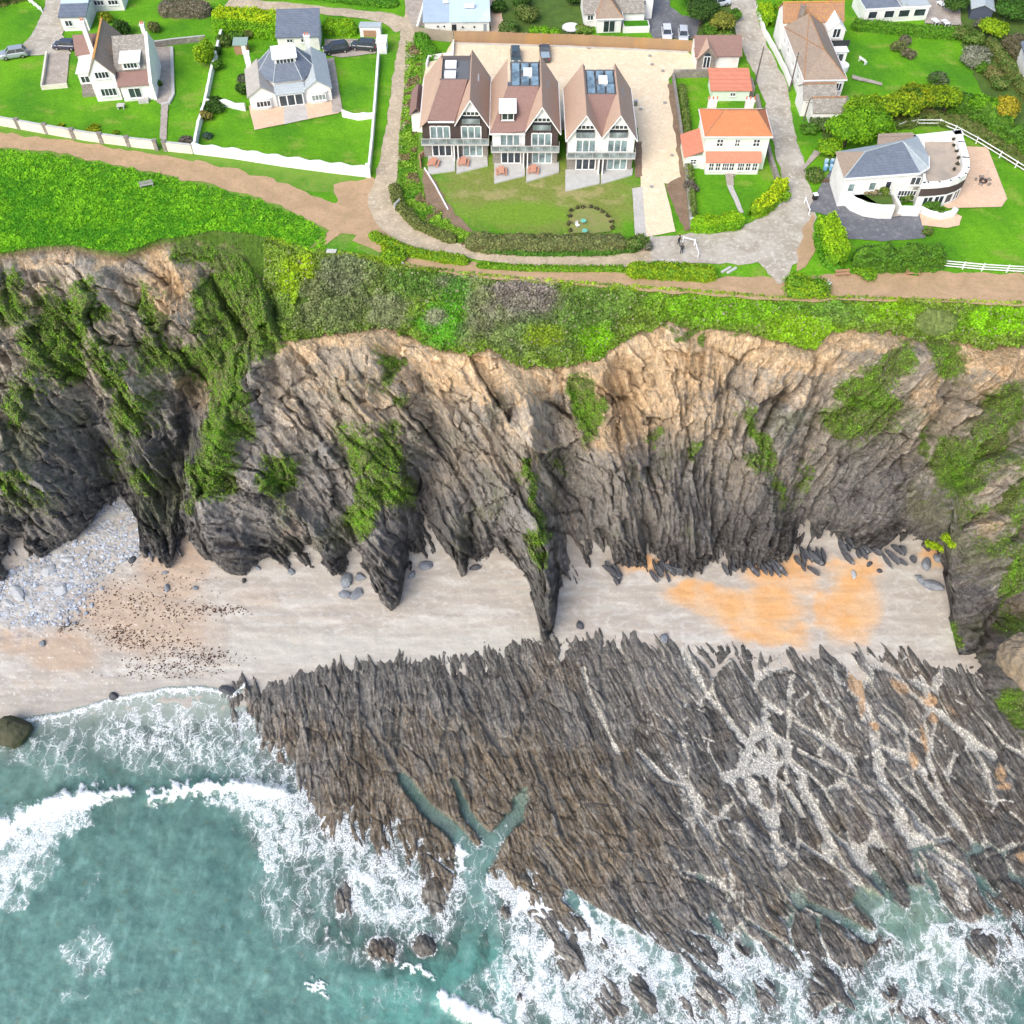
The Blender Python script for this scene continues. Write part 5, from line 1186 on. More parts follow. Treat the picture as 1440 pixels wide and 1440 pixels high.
# ---- trees
TREES = [(1186, 206, 3.3, 4.6, (.19, .39, .01), 'big bright green tree left of the slate roofed house', (.08, .22, .01)), (1212, 196, 3.2, 4.6, (.17, .37, .01), 'bright green tree touching the slate roof', (.07, .20, .01)), (1206, 180, 3.0, 4.4, (.24, .40, .01), 'yellow green tree behind the bright pair', (.08, .20, .01)), (1165, 218, 1.8, 2.2, (.24, .41, .01), 'small lime tree at the left foot of the group', (.10, .24, .01)),
 (1230, 176, 2.6, 4.2, (.30, .42, .01), 'yellow crowned tree, first of the arc above the slate house', (.07, .16, .01)), (1255, 172, 2.6, 4.4, (.30, .41, .01), 'yellow crowned tree, second of the arc above the slate house', (.07, .16, .01)), (1281, 162, 2.8, 4.6, (.34, .40, .01), 'golden tree at the top of the arc', (.06, .14, .01)), (1306, 160, 2.4, 4.2, (.29, .41, .01), 'yellow crowned tree right of the golden one', (.07, .15, .01)), (1326, 160, 1.8, 3.8, (.24, .38, .01), 'small yellow tree ending the arc', (.07, .15, .01)),
 (1380, 162, 2.4, 3.0, (.15, .34, .01), 'round green tree left of the orange one', (.06, .18, .01)), (1406, 168, 2.2, 3.2, (.42, .35, .02), 'orange yellow tree in the right border', (.17, .17, .02)), (1392, 52, 2.3, 2.6, (.27, .41, .01), 'yellow green tree near the dark shed', (.12, .24, .01)), (1420, 24, 3.4, 3.0, (.06, .16, .02), 'dark green tree in the top right corner', (.03, .08, .01)),
 (985, 34, 2.8, 3.8, (.055, .12, .02), 'dark tree beside the tarmac drive', (.03, .07, .012)), (1013, 46, 2.0, 3.2, (.24, .26, .04), 'bronze topped tree behind the lodge', (.10, .12, .02)), (1340, 18, 2.0, 2.6, G_DRK, 'dark tree by the top right terrace', None), (975, 8, 2.6, 3.5, (.06, .20, .01), 'green tree on the round lawn by the drive', (.03, .09, .01)), (1402, 4, 2.4, 3.0, (.09, .14, .03), 'olive tree above the yellow green one', None)]
for b in TREES: tree(*b[:6], c2=b[6])
# yellow gorse at the back of the cove, on the rock
def on_cliff(px, py):
    d = (Uc - px) ** 2 + (Vc - py) ** 2; i, j = np.unravel_index(np.argmin(d), d.shape)
    return Vector((CL['X'][i, j], CL['Y'][i, j], CL['Z'][i, j]))
for k, (x, y, r, lb) in enumerate([(1322, 770, 1.5, 'bright yellow green bush at the foot of the cliff'), (1334, 764, 1.2, 'yellow bush right beside the brightest one on the cliff foot'), (1306, 768, .9, 'small yellow bush left of the brightest one on the cliff foot')]):
    bush(x, y, r, r * .9, (.34, .48, .01), lb, (.18, .30, .01), name='gorse_bush', group='yellow bushes at the foot of the cliff', cpt=on_cliff(x, y))
# ================================================================== BUILDINGS
def plain(name, c, rough=.8, sp=.3, metal=0): return mat(name, c, tuple(x * .9 for x in c), 1.2, rough, 0, None, metal, sp)
M_WHITE = mat('white render', (.80, .80, .77), (.70, .705, .68), .8, .85, .15, 12, dirt=(.62, .61, .57))
M_CREAMW = mat('cream render', (.72, .68, .57), (.62, .58, .48), .7, .9, .2, 12, dirt=(.50, .46, .37))
M_MINT = mat('pale mint render', (.70, .78, .68), (.64, .72, .62), .8, .85, .15, 12)
M_SLATE = tile_mat('blue slate', (.17, .20, .25), (.115, .14, .18), .25, .55)
M_SLATEP = tile_mat('pale slate', (.42, .47, .49), (.34, .39, .41), .25, .6, (.55, .56, .53))
M_TILEBR = tile_mat('brown clay tile', (.50, .36, .275), (.435, .305, .23), .22, .8)
M_TILEDK = tile_mat('dark plum tile', (.27, .17, .145), (.225, .14, .12), .22, .7)
M_STONE = tile_mat('lichened stone tile', (.30, .28, .245), (.20, .185, .165), .30, .95, (.52, .50, .42), .8)
M_STONEL = tile_mat('pale stone tile', (.44, .42, .38), (.34, .325, .30), .28, .9)
M_STONEO = tile_mat('orange lichened tile', (.40, .22, .12), (.27, .16, .11), .28, .9, (.55, .30, .06), .75)
M_STONET = tile_mat('tan weathered tile', (.34, .27, .21), (.26, .205, .165), .25, .9, (.44, .34, .22), .5)
M_REDT = tile_mat('terracotta tile', (.66, .225, .10), (.56, .18, .08), .24, .75)
M_REDT2 = tile_mat('rose terracotta tile', (.62, .24, .155), (.52, .19, .12), .24, .75)
M_ORAN = mat('orange ridge lichen', (.62, .32, .07), (.45, .25, .09), 2.5, .9)
M_CLAD = mat('dark timber cladding', (.085, .062, .055), (.06, .045, .042), 1.5, .8, .3, 20, stretch=(1, 1, 9))
M_SSTONE = mat('grey stone wall', (.30, .27, .235), (.17, .155, .14), 3.0, .95, .8, 5, dirt=(.40, .37, .32))
M_FRAME = plain('white frame', (.82, .83, .83), .5, .4)
M_GREYFR = plain('grey frame', (.30, .33, .36), .5, .4)
M_BLUEROOF = mat('pale blue roof sheet', (.50, .62, .70), (.44, .56, .65), .5, .5, dirt=(.58, .68, .74))
M_FELT = mat('grey roof felt', (.33, .31, .285), (.26, .245, .23), 1.1, .9, dirt=(.42, .39, .34))
M_CONC = mat('pale concrete', (.50, .50, .475), (.43, .43, .405), 1.2, .9, dirt=(.38, .37, .34))
M_FENCE = mat('brown board fence', (.40, .255, .14), (.31, .205, .125), .35, .85, .4, 14, stretch=(1, 1, .2), dirt=(.50, .27, .08))
M_GFENCE = mat('weathered boards', (.36, .31, .24), (.28, .24, .19), .6, .9, .4, 14)
M_TIMBER = mat('timber', (.42, .25, .155), (.34, .20, .12), 2, .8)
M_PINKW = mat('stained pine', (.60, .30, .20), (.50, .24, .16), 2.5, .75)
M_BLACK = plain('black rubber', (.02, .02, .022), .8, .3)
M_DARK = plain('dark interior', (.03, .033, .038), .6, .3)
M_SOLAR = None
def glass_mat(name, c, r=.08):
    t = NT(name); v = t.coord('Object'); n = t.mr(t.noise(v, .9, 2), .35, .65)
    b = t.bsdf(t.mix(n, c, tuple(x * .45 for x in c)), r, None, 0, .8); return t.done(b)
M_GLASS = glass_mat('window glass', (.045, .06, .075)); M_GLASSB = glass_mat('curtained glass', (.26, .36, .36)); M_SOLAR = glass_mat('solar panel', (.20, .30, .38), .15); M_BALG = glass_mat('balcony glass', (.30, .36, .38), .1)

def V3(*a): return Vector(a)
def ob(m, o, u, n, x0, x1, z0, z1, d0, d1, up=Vector((0, 0, 1))):
    """oriented box: u along the wall, up, n outwards"""
    c = [o + u * x + up * z + n * d for d in (d0, d1) for z in (z0, z1) for x in (x0, x1)]
    b = len(m.v); m.v += [tuple(p) for p in c]
    for q in ((0, 2, 3, 1), (4, 5, 7, 6), (0, 1, 5, 4), (2, 6, 7, 3), (0, 4, 6, 2), (1, 3, 7, 5)): m.f.append(tuple(b + i for i in q)); m.mi.append(m.cur)
def window(par, o, w, h, cols=2, rows=1, u=(1, 0, 0), n=(0, -1, 0), fm=None, gm=None, fw=.09, name='window', up=(0, 0, 1), sill=True):
    o = Vector(o); u = Vector(u).normalized(); n = Vector(n).normalized(); up = Vector(up).normalized()
    m = MB()
    for i in range(cols + 1):
        x = i * (w / cols); ob(m, o, u, n, x - fw / 2, x + fw / 2, 0, h, .0, .09, up)
    for j in range(rows + 1):
        z = j * (h / rows)
        for i in range(cols): ob(m, o, u, n, i * w / cols + fw / 2 + .001, (i + 1) * w / cols - fw / 2 - .001, z - fw / 2, z + fw / 2, .0, .088, up)
    if sill: ob(m, o, u, n, -.12, w + .12, -.15, -.07, .0, .16, up)
    f = m.build(name, fm or M_FRAME, par)
    g = MB(); g.poly([o + n * .035, o + u * w + n * .035, o + u * w + up * h + n * .035, o + up * h + n * .035]); g.build('pane', gm or M_GLASS, f)
    return f
def walls(par, pts, z0, z1, m_, name='wall'):
    m = MB(); m.prism(pts, z0, z1); return m.build(name, m_, par)
def bx(par, name, m_, *boxes, bevel=0):
    m = MB()
    for b in boxes: m.box(*b)
    return m.build(name, m_, par, bevel=bevel)
def gable_roof(par, x0, x1, y0, y1, ze, zr, m_, axis='y', oh=.3, xr=None, th=.16, name='roof', ridge=None, ends=None, gm=None):
    """pitched roof; axis = direction of the ridge; gable triangles are part of the walls below (ends)"""
    m = MB(); xr = (x0 + x1) / 2 if xr is None and axis == 'y' else xr; 
    if axis == 'y':
        sl = (zr - ze) / (xr - x0); sr = (zr - ze) / (x1 - xr)
        m.slab([(x0 - oh, y0 - oh, ze - sl * oh), (xr, y0 - oh, zr), (xr, y1 + oh, zr), (x0 - oh, y1 + oh, ze - sl * oh)][::-1], th)
        m.slab([(xr + .002, y0 - oh, zr), (x1 + oh, y0 - oh, ze - sr * oh), (x1 + oh, y1 + oh, ze - sr * oh), (xr + .002, y1 + oh, zr)][::-1], th)
        tri = [[(x0, y, ze - .12), (x1, y, ze - .12), (xr, y, zr - .2)] for y in (y0 + .02, y1 - .02)]
    else:
        yr = (y0 + y1) / 2 if xr is None else xr
        sf = (zr - ze) / (yr - y0); sb = (zr - ze) / (y1 - yr)
        m.slab([(x0 - oh, y0 - oh, ze - sf * oh), (x1 + oh, y0 - oh, ze - sf * oh), (x1 + oh, yr, zr), (x0 - oh, yr, zr)], th)
        m.slab([(x0 - oh, yr + .002, zr), (x1 + oh, yr + .002, zr), (x1 + oh, y1 + oh, ze - sb * oh), (x0 - oh, y1 + oh, ze - sb * oh)], th)
        tri = [[(x, y0, ze - .12), (x, y1, ze - .12), (x, yr, zr - .2)] for x in (x0 + .02, x1 - .02)]
    r = m.build(name, m_, par)
    if ridge:
        k = MB()
        if axis == 'y': k.box(xr - .16, xr + .16, y0 - oh, y1 + oh, zr - .04, zr + .08)
        else: k.box(x0 - oh, x1 + oh, yr - .16, yr + .16, zr - .04, zr + .08)
        k.build('ridge', ridge, r)
    g = MB()
    for t_ in tri:
        d = .12
        if axis == 'y':
            s_ = 1 if t_[0][1] < (y0 + y1) / 2 else -1
            a = [Vector(p) for p in t_]; b = [p + Vector((0, d * s_, 0)) for p in a]
        else:
            s_ = 1 if t_[0][0] < (x0 + x1) / 2 else -1
            a = [Vector(p) for p in t_]; b = [p + Vector((d * s_, 0, 0)) for p in a]
        g.poly(a); g.poly(b[::-1])
        for i in range(3): g.poly([a[i], a[(i + 1) % 3], b[(i + 1) % 3], b[i]])
    g.build('gable', gm or M_WHITE, par)
    return r
def hip_roof(par, x0, x1, y0, y1, ze, zr, m_, oh=.3, in0=None, in1=None, th=.16, ridge=None, name='roof', axis='x'):
    x0 -= oh; x1 += oh; y0 -= oh; y1 += oh
    if axis == 'x':
        ym = (y0 + y1) / 2; in0 = (y1 - y0) / 2 if in0 is None else in0; in1 = (y1 - y0) / 2 if in1 is None else in1
        a, b = (x0 + in0, ym, zr), (x1 - in1, ym, zr)
        fs = [[(x0, y0, ze), (x1, y0, ze), b, a], [(x1, y1, ze), (x0, y1, ze), a, b], [(x0, y1, ze), (x0, y0, ze), a], [(x1, y0, ze), (x1, y1, ze), b]]
    else:
        xm = (x0 + x1) / 2; in0 = (x1 - x0) / 2 if in0 is None else in0; in1 = (x1 - x0) / 2 if in1 is None else in1
        a, b = (xm, y0 + in0, zr), (xm, y1 - in1, zr)
        fs = [[(x0, y1, ze), (x0, y0, ze), a, b], [(x1, y0, ze), (x1, y1, ze), b, a], [(x0, y0, ze), (x1, y0, ze), a], [(x1, y1, ze), (x0, y1, ze), b]]
    m = MB()
    for f_ in fs: m.poly(f_)
    m.poly([(x0, y0, ze - .01), (x0, y1, ze - .01), (x1, y1, ze - .01), (x1, y0, ze - .01)])
    r = m.build(name, m_, par)
    k = MB()
    for p, q in ((a, b), (a, fs[0][0]), (b, fs[0][1]), (a, (x0, y1, ze) if axis == 'x' else (x1, y0, ze)), (b, (x1, y1, ze))):
        if (Vector(p) - Vector(q)).length > .1: k.tube(p, q, .09, .09, 6)
    k.build('ridge', ridge or m_, r)
    f2 = MB(); t = .09
    f2.box(x0, x1, y0 - t, y0, ze - .2, ze + .02); f2.box(x0, x1, y1, y1 + t, ze - .2, ze + .02); f2.box(x0 - t, x0, y0, y1, ze - .2, ze + .02); f2.box(x1, x1 + t, y0, y1, ze - .2, ze + .02)
    f2.build('gutter', M_FRAME, r)
    return r
def chimney(par, x, y, z0, z1, w=.7, d=.5, m_=None, pots=2):
    c = MB(); c.box(x - w / 2, x + w / 2, y - d / 2, y + d / 2, z0, z1); c.box(x - w / 2 - .08, x + w / 2 + .08, y - d / 2 - .08, y + d / 2 + .08, z1, z1 + .14)
    o = c.build('chimney', m_ or M_WHITE, par)
    for k in range(pots):
        q = MB(); q.lathe([(.12, 0), (.10, .35), (.13, .4)], (x + (k - (pots - 1) / 2) * w * .5, y, z1 + .14), 8); q.build('chimney_pot', M_REDT, o)
    return o
def house(name, px, rz, label, cat='house', group=None, z=0):
    return empty(name, P(px[0], px[1], z), R(rz), label, cat, group)

# ---------------------------------------------------------------- three pairs of flats
def flats(px, kind, label, eave, apex):
    t = house('apartment_house', px, 0, label, 'flats', 'three blocks of flats above the lawn')
    W, D = 9.75, 13.0; cx1, cx2 = W * .25, W * .75
    walls(t, [(0, 0), (W, 0), (W, D), (0, D)], 0, 3.0, M_SSTONE, 'ground_floor_wall')
    up = M_WHITE if kind == 'C' else M_CLAD
    # upper walls: left and right house
    lm = M_CLAD if kind == 'A' else M_WHITE; rm = M_WHITE if kind == 'C' else M_CLAD
    walls(t, [(0, 0), (W / 2 - .02, 0), (W / 2 - .02, D), (0, D)], 3.0, eave - .1, lm, 'upper_wall')
    walls(t, [(W / 2, 0), (W, 0), (W, D), (W / 2, D)], 3.0, eave - .1, rm, 'upper_wall')
    oh = .35
    def gable(cx, m_):
        g = MB(); a, b, c = Vector((cx - W / 4, .0, eave - .1)), Vector((cx + W / 4, .0, eave - .1)), Vector((cx, .0, apex - .15))
        q = Vector((0, .3, 0)); g.poly([a, b, c]); g.poly([c + q, b + q, a + q]); g.poly([a, c, c + q, a + q]); g.poly([c, b, b + q, c + q])
        g.build('gable_wall', m_, t)
        top = MB(); k = .52; A = c.lerp(a, k); B = c.lerp(b, k); e = Vector((0, -.05, 0)); top.poly([A + e, B + e, c + e]); top.poly([c, B, A]); top.poly([A, B, B + e, A + e]); top.build('gable_cladding', M_FRAME, t)
        # attic window band and sunk balcony
        z = eave + (apex - eave) * .34; w = W * .25
        f = window(t, (cx - w / 2, -.03, z), w, .62, 4, 1, fw=.10, sill=False)
        bb = MB(); bb.box(cx - w / 2 - .1, cx + w / 2 + .1, -.10, .0, z - 1.25, z - .12); q_ = bb.build('attic_balcony', M_DARK, t)
        gg = MB(); gg.box(cx - w / 2 - .12, cx + w / 2 + .12, -.26, -.20, z - 1.3, z - .45); gg.build('glass_rail', M_BALG, q_)
    S = (apex - eave) / (W / 4)
    def slope(pts, m_, name='roof'):
        r_ = MB(); r_.slab(pts, .18); return r_.build(name, m_, t)
    zl = eave - S * oh * .5
    y0, y1 = -.5, D + .2; wx0, wx1 = cx1 + .35, cx2 - .2; wy0, wy1 = 5.6, 11.6; wz = apex - .55
    # right pair: always a gable over the right house
    slope([(cx2, y0, apex), (W + oh, y0, zl), (W + oh, y1, zl), (cx2, y1, apex)][::-1], M_TILEBR)
    vz = eave + .15
    slope([(W / 2, y0, vz), (cx2 - .01, y0, apex), (cx2 - .01, wy0, apex), (W / 2, wy0 - 2.5, vz + .3)][::-1], M_TILEBR)
    slope([(wx1, wy0, wz + .1), (cx2 - .01, wy0, apex), (cx2 - .01, y1, apex), (wx1, y1, wz + .1)][::-1], M_TILEBR)
    gable(cx2, rm)
    bg = MB(); c = Vector((cx2, D, apex - .2)); a = Vector((W / 2, D, eave)); b = Vector((W, D, eave)); bg.poly([b, a, c]); bg.poly([c - V3(0, .2, 0), a - V3(0, .2, 0), b - V3(0, .2, 0)]); bg.build('gable_wall', rm, t)
    if kind == 'C':
        slope([(cx1, y0, apex), (cx1, y1, apex), (-oh, y1, zl), (-oh, y0, zl)], M_TILEBR)
        slope([(cx1 + .01, y0, apex), (W / 2, y0, vz), (W / 2, wy0 - 2.5, vz + .3), (cx1 + .01, wy0, apex)], M_TILEBR)
        slope([(cx1 + .01, wy0, apex), (wx0, wy0, wz + .1), (wx0, y1, wz + .1), (cx1 + .01, y1, apex)], M_TILEBR)
        slope([(W / 2, y0 + .4, vz + .1), (wx1 + .2, wy0, wz + .12), (wx0 - .2, wy0, wz + .12)], M_TILEDK)
        gable(cx1, lm)
        a = Vector((0, D, eave)); b = Vector((W / 2, D, eave)); c = Vector((cx1, D, apex - .2)); bg = MB(); bg.poly([b, a, c]); bg.poly([c - V3(0, .2, 0), a - V3(0, .2, 0), b - V3(0, .2, 0)]); bg.build('gable_wall', lm, t)
    elif kind == 'B':
        slope([(-oh, y0, zl), (W / 2, y0, vz), (cx2 - .4, wy0, wz + .12), (wx0 - .5, wy0, wz + .12)], M_TILEDK)
        slope([(-oh - .01, y0, zl), (wx0 - .52, wy0, wz + .12), (wx0 - .52, y1, wz + .12), (-oh - .01, y1, zl)][::-1], M_TILEBR)
        d = empty_part = MB(); d.box(1.2, 3.4, .9, 3.6, eave + .9, eave + 2.35); dd = d.build('dormer', M_CLAD, t)
        r_ = MB(); r_.slab([(1.0, .6, eave + 2.36), (3.6, .6, eave + 2.36), (3.6, 4.0, eave + 2.6), (1.0, 4.0, eave + 2.6)], .12); r_.build('dormer_roof', M_FRAME, dd)
        window(dd, (1.45, .88, eave + 1.1), 1.7, 1.05, 2, 1, fm=M_FRAME)
    else:
        slope([(.95, y0 + .1, eave + 1.0), (W / 2, y0 + .1, eave + .5 ), (cx2 - .5, wy0, wz + .12), (wx0 + .1, wy0, wz + .12)], M_TILEDK)
        slope([(-oh, y0, zl), (.94, y0, eave + 1.0), (wx0 + .08, wy0, wz + .14), (wx0 + .08, y1, wz + .14), (-oh, y1, zl)][::-1], M_TILEBR)
        g = MB(); pts = [(0, .0, eave - .1), (W / 2, .0, eave - .1), (W / 2, .0, eave + .35), (.95, .0, eave + .8)]; g.poly(pts); g.poly([(p[0], .3, p[2]) for p in pts][::-1]); g.build('gable_wall', lm, t)
        tr = MB(); tr.box(.95, W / 2, -.62, -.52, eave + .55, eave + .8); tr.build('fascia', M_FRAME, t)
        # lean-to store on the left
        st = MB(); st.box(-2.2, -.4, 6.5, 13.0, 0, 3.2); so = st.build('side_store', M_WHITE, t)
        r_ = MB(); r_.slab([(-2.5, 6.2, 3.1), (-1.3, 6.2, 4.4), (-1.3, 13.2, 4.4), (-2.5, 13.2, 3.1)][::-1], .15); r_.slab([(-1.29, 6.2, 4.4), (-.4, 6.2, 3.4), (-.4, 13.2, 3.4), (-1.29, 13.2, 4.4)][::-1], .15); r_.build('store_roof', M_TILEDK, so)
    # barge boards
    bgm = MB(); 
    ends = [cx2] + ([cx1] if kind == 'C' else [])
    for cx in ends:
        l = Vector((cx - W / 4 - (oh if cx == cx1 else 0), y0 - .03, vz if cx == cx2 else zl)); r_ = Vector((cx + W / 4 + (oh if cx == cx2 else 0), y0 - .03, zl if cx == cx2 else vz)); c = Vector((cx, y0 - .03, apex))
        for p, q in ((l, c), (c, r_)):
            dn = Vector((0, 0, -.26)); e = Vector((0, -.06, 0)); bgm.poly([p + dn, q + dn, q, p]); bgm.poly([p + dn + e, p + e, q + e, q + dn + e][::-1]); bgm.poly([p, q, q + e, p + e]); bgm.poly([p + dn, p + dn + e, q + dn + e, q + dn])
    bgm.box(W + oh, W + oh + .1, y0, y1, zl - .22, zl + .0); bgm.box(-oh - .1, -oh, y0, y1, zl - .22, zl)
    if kind == 'B': bgm.box(-oh, W / 2, y0 - .08, y0 - .01, zl - .2, zl + .05)
    bgm.build('fascia', M_FRAME, t)
    # flat roof well with panels
    ym = (kind != 'A')
    wl = MB(); wl.box(wx0 - .1, wx1 + .1, wy0 + .1, wy1, wz - .8, wz - .25); wr = wl.build('flat_roof', plain('well floor', (.14, .15, .165), .8), t)
    rim = MB(); rim.box(wx0 - .15, wx1 + .15, wy1, wy1 + .2, wz - .8, wz + .35); rim.box(wx0 - .12, wx1 + .12, wy0 - .02, wy0 + .12, wz - .3, wz + .2); rim.build('parapet', plain('parapet lead', (.13, .12, .125), .7), wr)
    if kind == 'A':
        for k in range(2): b_ = MB(); b_.box(wx0 + .5, wx0 + 2.2, wy0 + .7 + k * 2.9, wy0 + 2.3 + k * 2.9, wz - .25, wz + .2); b_.build('roof_light', M_FRAME, wr)
    else:
        for i in range(3):
            for j in range(3):
                if i == 1 and j == 1: continue
                x = wx0 + .15 + i * (wx1 - wx0 - .1) / 3; y = wy0 + .5 + j * 2.0; w = (wx1 - wx0) / 3 - .35
                b_ = MB(); b_.slab([(x, y, wz - .1), (x + w, y, wz - .1), (x + w, y + 1.75, wz + .35), (x, y + 1.75, wz + .35)], .06); b_.build('solar_panel', M_SOLAR, wr)
        b_ = MB(); b_.box(cx1 + 2.2, cx1 + 3.5, wy0 + 2.6, wy0 + 4.4, wz - .2, wz + .5); b_.build('roof_light', M_FRAME, wr)
    b_ = MB(); s_ = Vector((cx2 + 1.2, 8.2, apex - 1.2 * S + .12)); b_.slab([(s_.x - .28, s_.y - 1.0, s_.z + .28 * S), (s_.x + .28, s_.y - 1.0, s_.z - .28 * S), (s_.x + .28, s_.y + 1.0, s_.z - .28 * S), (s_.x - .28, s_.y + 1.0, s_.z + .28 * S)][::-1], .1); b_.build('skylight', M_FRAME if kind == 'A' else M_GREYFR, t)
    # first floor glazing and balcony
    for q in (0, 1):
        ox = W * (.12 if q == 0 else .60)
        window(t, (ox, -.02, 3.25), 2.9, 2.0, 3, 1, fw=.16, gm=M_GLASSB, sill=False, name='patio_door')
        window(t, (ox + .15, -.02, .25), 2.9, 2.0, 3, 1, fw=.16, gm=M_GLASSB if q else M_GLASS, sill=False, name='patio_door')
    b_ = MB(); b_.box(-.2, W + .2, -1.35, -.12, 2.85, 3.06); bal = b_.build('balcony', M_CONC, t)
    r_ = MB(); r_.box(-.2, W + .2, -1.35, -1.30, 3.95, 4.02)
    for k in range(9): r_.box(-.2 + k * (W + .34) / 8, -.14 + k * (W + .34) / 8, -1.35, -1.30, 3.06, 3.95)
    r_.box(-.2, -.15, -1.3, -.12, 3.95, 4.02); r_.box(W + .15, W + .2, -1.3, -.12, 3.95, 4.02); r_.build('balcony_rail', M_CONC, bal)
    g = MB(); g.box(-.1, W + .1, -1.33, -1.32, 3.12, 3.9); g.build('glass_rail', M_BALG, bal)
    d_ = MB(); d_.box(W * .47, W * .47 + .16, -1.3, .0, 0, 2.85); d_.box(W * .53, W * .53 + .16, -1.3, .0, 0, 2.85); d_.build('divider_wall', M_FRAME, t)
    return t, W
fa, FW = flats((597, 221), 'A', 'brown roofed pair of flats with dark cladding, nearest the lane, with two white roof lights', 5.6, 9.8)
fb, _ = flats((693, 231), 'B', 'middle pair of flats with a white dormer and solar panels in the roof well', 5.8, 9.8)
fc, _ = flats((797, 240), 'C', 'white twin gabled pair of flats beside the drive with solar panels between its gables', 5.7, 9.5)
# terraces in front of the flats
for nm, pts, lb in (('terrace', [(602, 221), (640, 221), (640, 241), (602, 246)], 'pale terrace slab of the first flat'), ('terrace', [(642, 221), (685, 220), (686, 234), (642, 245)], 'pale terrace slab of the second flat'),
                    ('terrace', [(695, 231), (738, 230), (738, 248), (695, 259)], 'pale terrace slab of the third flat'), ('terrace', [(740, 230), (786, 229), (786, 243), (740, 257)], 'pale terrace slab of the fourth flat'),
                    ('terrace', [(795, 240), (843, 239), (843, 259), (795, 270)], 'pale terrace slab of the fifth flat'), ('terrace', [(845, 239), (890, 238), (889, 247), (845, 260)], 'pale terrace slab of the sixth flat')):
    pts_ = [P(x, y, 0) for x, y in pts][::-1]
    m = MB(); m.slab([(p.x, p.y, .22) for p in pts_], .22); o = m.build(nm, M_CONC); tag(o, lb, None, None, 'structure')

# ---------------------------------------------------------------- gabled house on the left
t = house('gabled_house', (138, 143), 8, 'white house with tall front gable, stone tiled roof and terraces either side', 'house')
walls(t, [(0, 0), (3.9, 0), (3.9, 11), (0, 11)], 0, 4.6, M_WHITE)
gable_roof(t, 0, 3.9, 0, 12, 4.6, 7.3, M_STONET, 'y', .15, 1.7, ridge=M_ORAN)
window(t, (1.0, -.02, 3.9), 2.1, 1.05, 4, 1); window(t, (1.0, -.02, .9), 2.4, 1.25, 4, 1)
walls(t, [(3.9, 1.4), (9.0, 1.4), (9.0, 9), (3.9, 9)], 0, 4.3, M_WHITE)
gable_roof(t, 3.9, 9.0, 1.4, 9, 4.3, 7.2, M_STONE, 'x', .1, 6.4)
m = MB(); m.box(5.2, 7.9, 1.2, 4.0, 4.3, 5.6); d = m.build('dormer', M_WHITE, t); m = MB(); m.slab([(4.9, .9, 5.66), (8.2, .9, 5.66), (8.2, 4.6, 5.9), (4.9, 4.6, 5.9)], .14); m.build('dormer_roof', M_FRAME, d); window(d, (5.5, 1.18, 4.55), 2.1, .85, 4, 1)
walls(t, [(4.3, -.6), (8.9, -.6), (8.9, 1.4), (4.3, 1.4)], 0, 2.7, M_WHITE, 'front_room'); m = MB(); m.slab([(4.0, -.9, 2.75), (9.0, -.9, 2.75), (9.0, 1.4, 4.0), (4.0, 1.4, 4.0)], .14); m.build('roof', M_TILEDK, t)
window(t, (5.4, -.62, .6), 1.9, 1.6, 2, 1); bx(t, 'front_step', M_CONC, (6.6, 8.2, -1.6, -.65, 0, .5))
m = MB()
for y0_, y1_, z0_, z1_ in ((-.9, 1.4, 3.0, 4.6), (1.4, 6.4, 4.6, 7.5)):
    m.poly([(9.0, y0_, 0), (9.0, y1_, 0), (9.0, y1_, z1_), (9.0, y0_, z0_)][::-1]); m.poly([(9.5, y0_, 0), (9.5, y1_, 0), (9.5, y1_, z1_), (9.5, y0_, z0_)]); m.poly([(9.0, y0_, z0_), (9.5, y0_, z0_), (9.5, y1_, z1_), (9.0, y1_, z1_)]); m.poly([(9.0, y0_, 0), (9.5, y0_, 0), (9.5, y0_, z0_), (9.0, y0_, z0_)])
m.poly([(9.0, 6.4, 7.5), (9.5, 6.4, 7.5), (9.5, 9.2, 4.6), (9.0, 9.2, 4.6)]); m.poly([(9.5, 6.4, 0), (9.5, 9.2, 0), (9.5, 9.2, 4.6), (9.5, 6.4, 7.5)]); m.build('gable_end', M_WHITE, t)
chimney(t, 8.9, 7.0, 6, 8.4, .6, .9); chimney(t, -.6, 9, 3, 8.6, .7, 1.0)
walls(t, [(-2.6, 3.2), (0, 3.2), (0, 8.4), (-2.6, 8.4)], 0, 3.2, M_WHITE, 'side_room'); m = MB(); m.slab([(-2.8, 3.0, 3.3), (0, 3.0, 3.5), (0, 8.6, 3.5), (-2.8, 8.6, 3.3)], .12); m.build('flat_roof', M_FRAME, t); window(t, (-2.3, 3.18, 1.6), 2.0, 1.1, 3, 1)
bx(t, 'stone_plinth', M_SSTONE, (-2.65, -.01, 3.08, 3.17, 0, 1.3), (-2.5, -.5, 1.6, 3.07, 0, .7))
walls(t, [(-3.2, 8.6), (.0, 8.6), (.0, 13), (-3.2, 13)], 0, 3.6, M_WHITE, 'rear_wall'); gable_roof(t, -3.2, 1.6, 8.6, 13, 3.6, 5.6, M_TILEDK, 'x', .2)
t = house('annex', (91, 44), 4, 'low annex with pale blue roof behind the gabled house', 'annex')
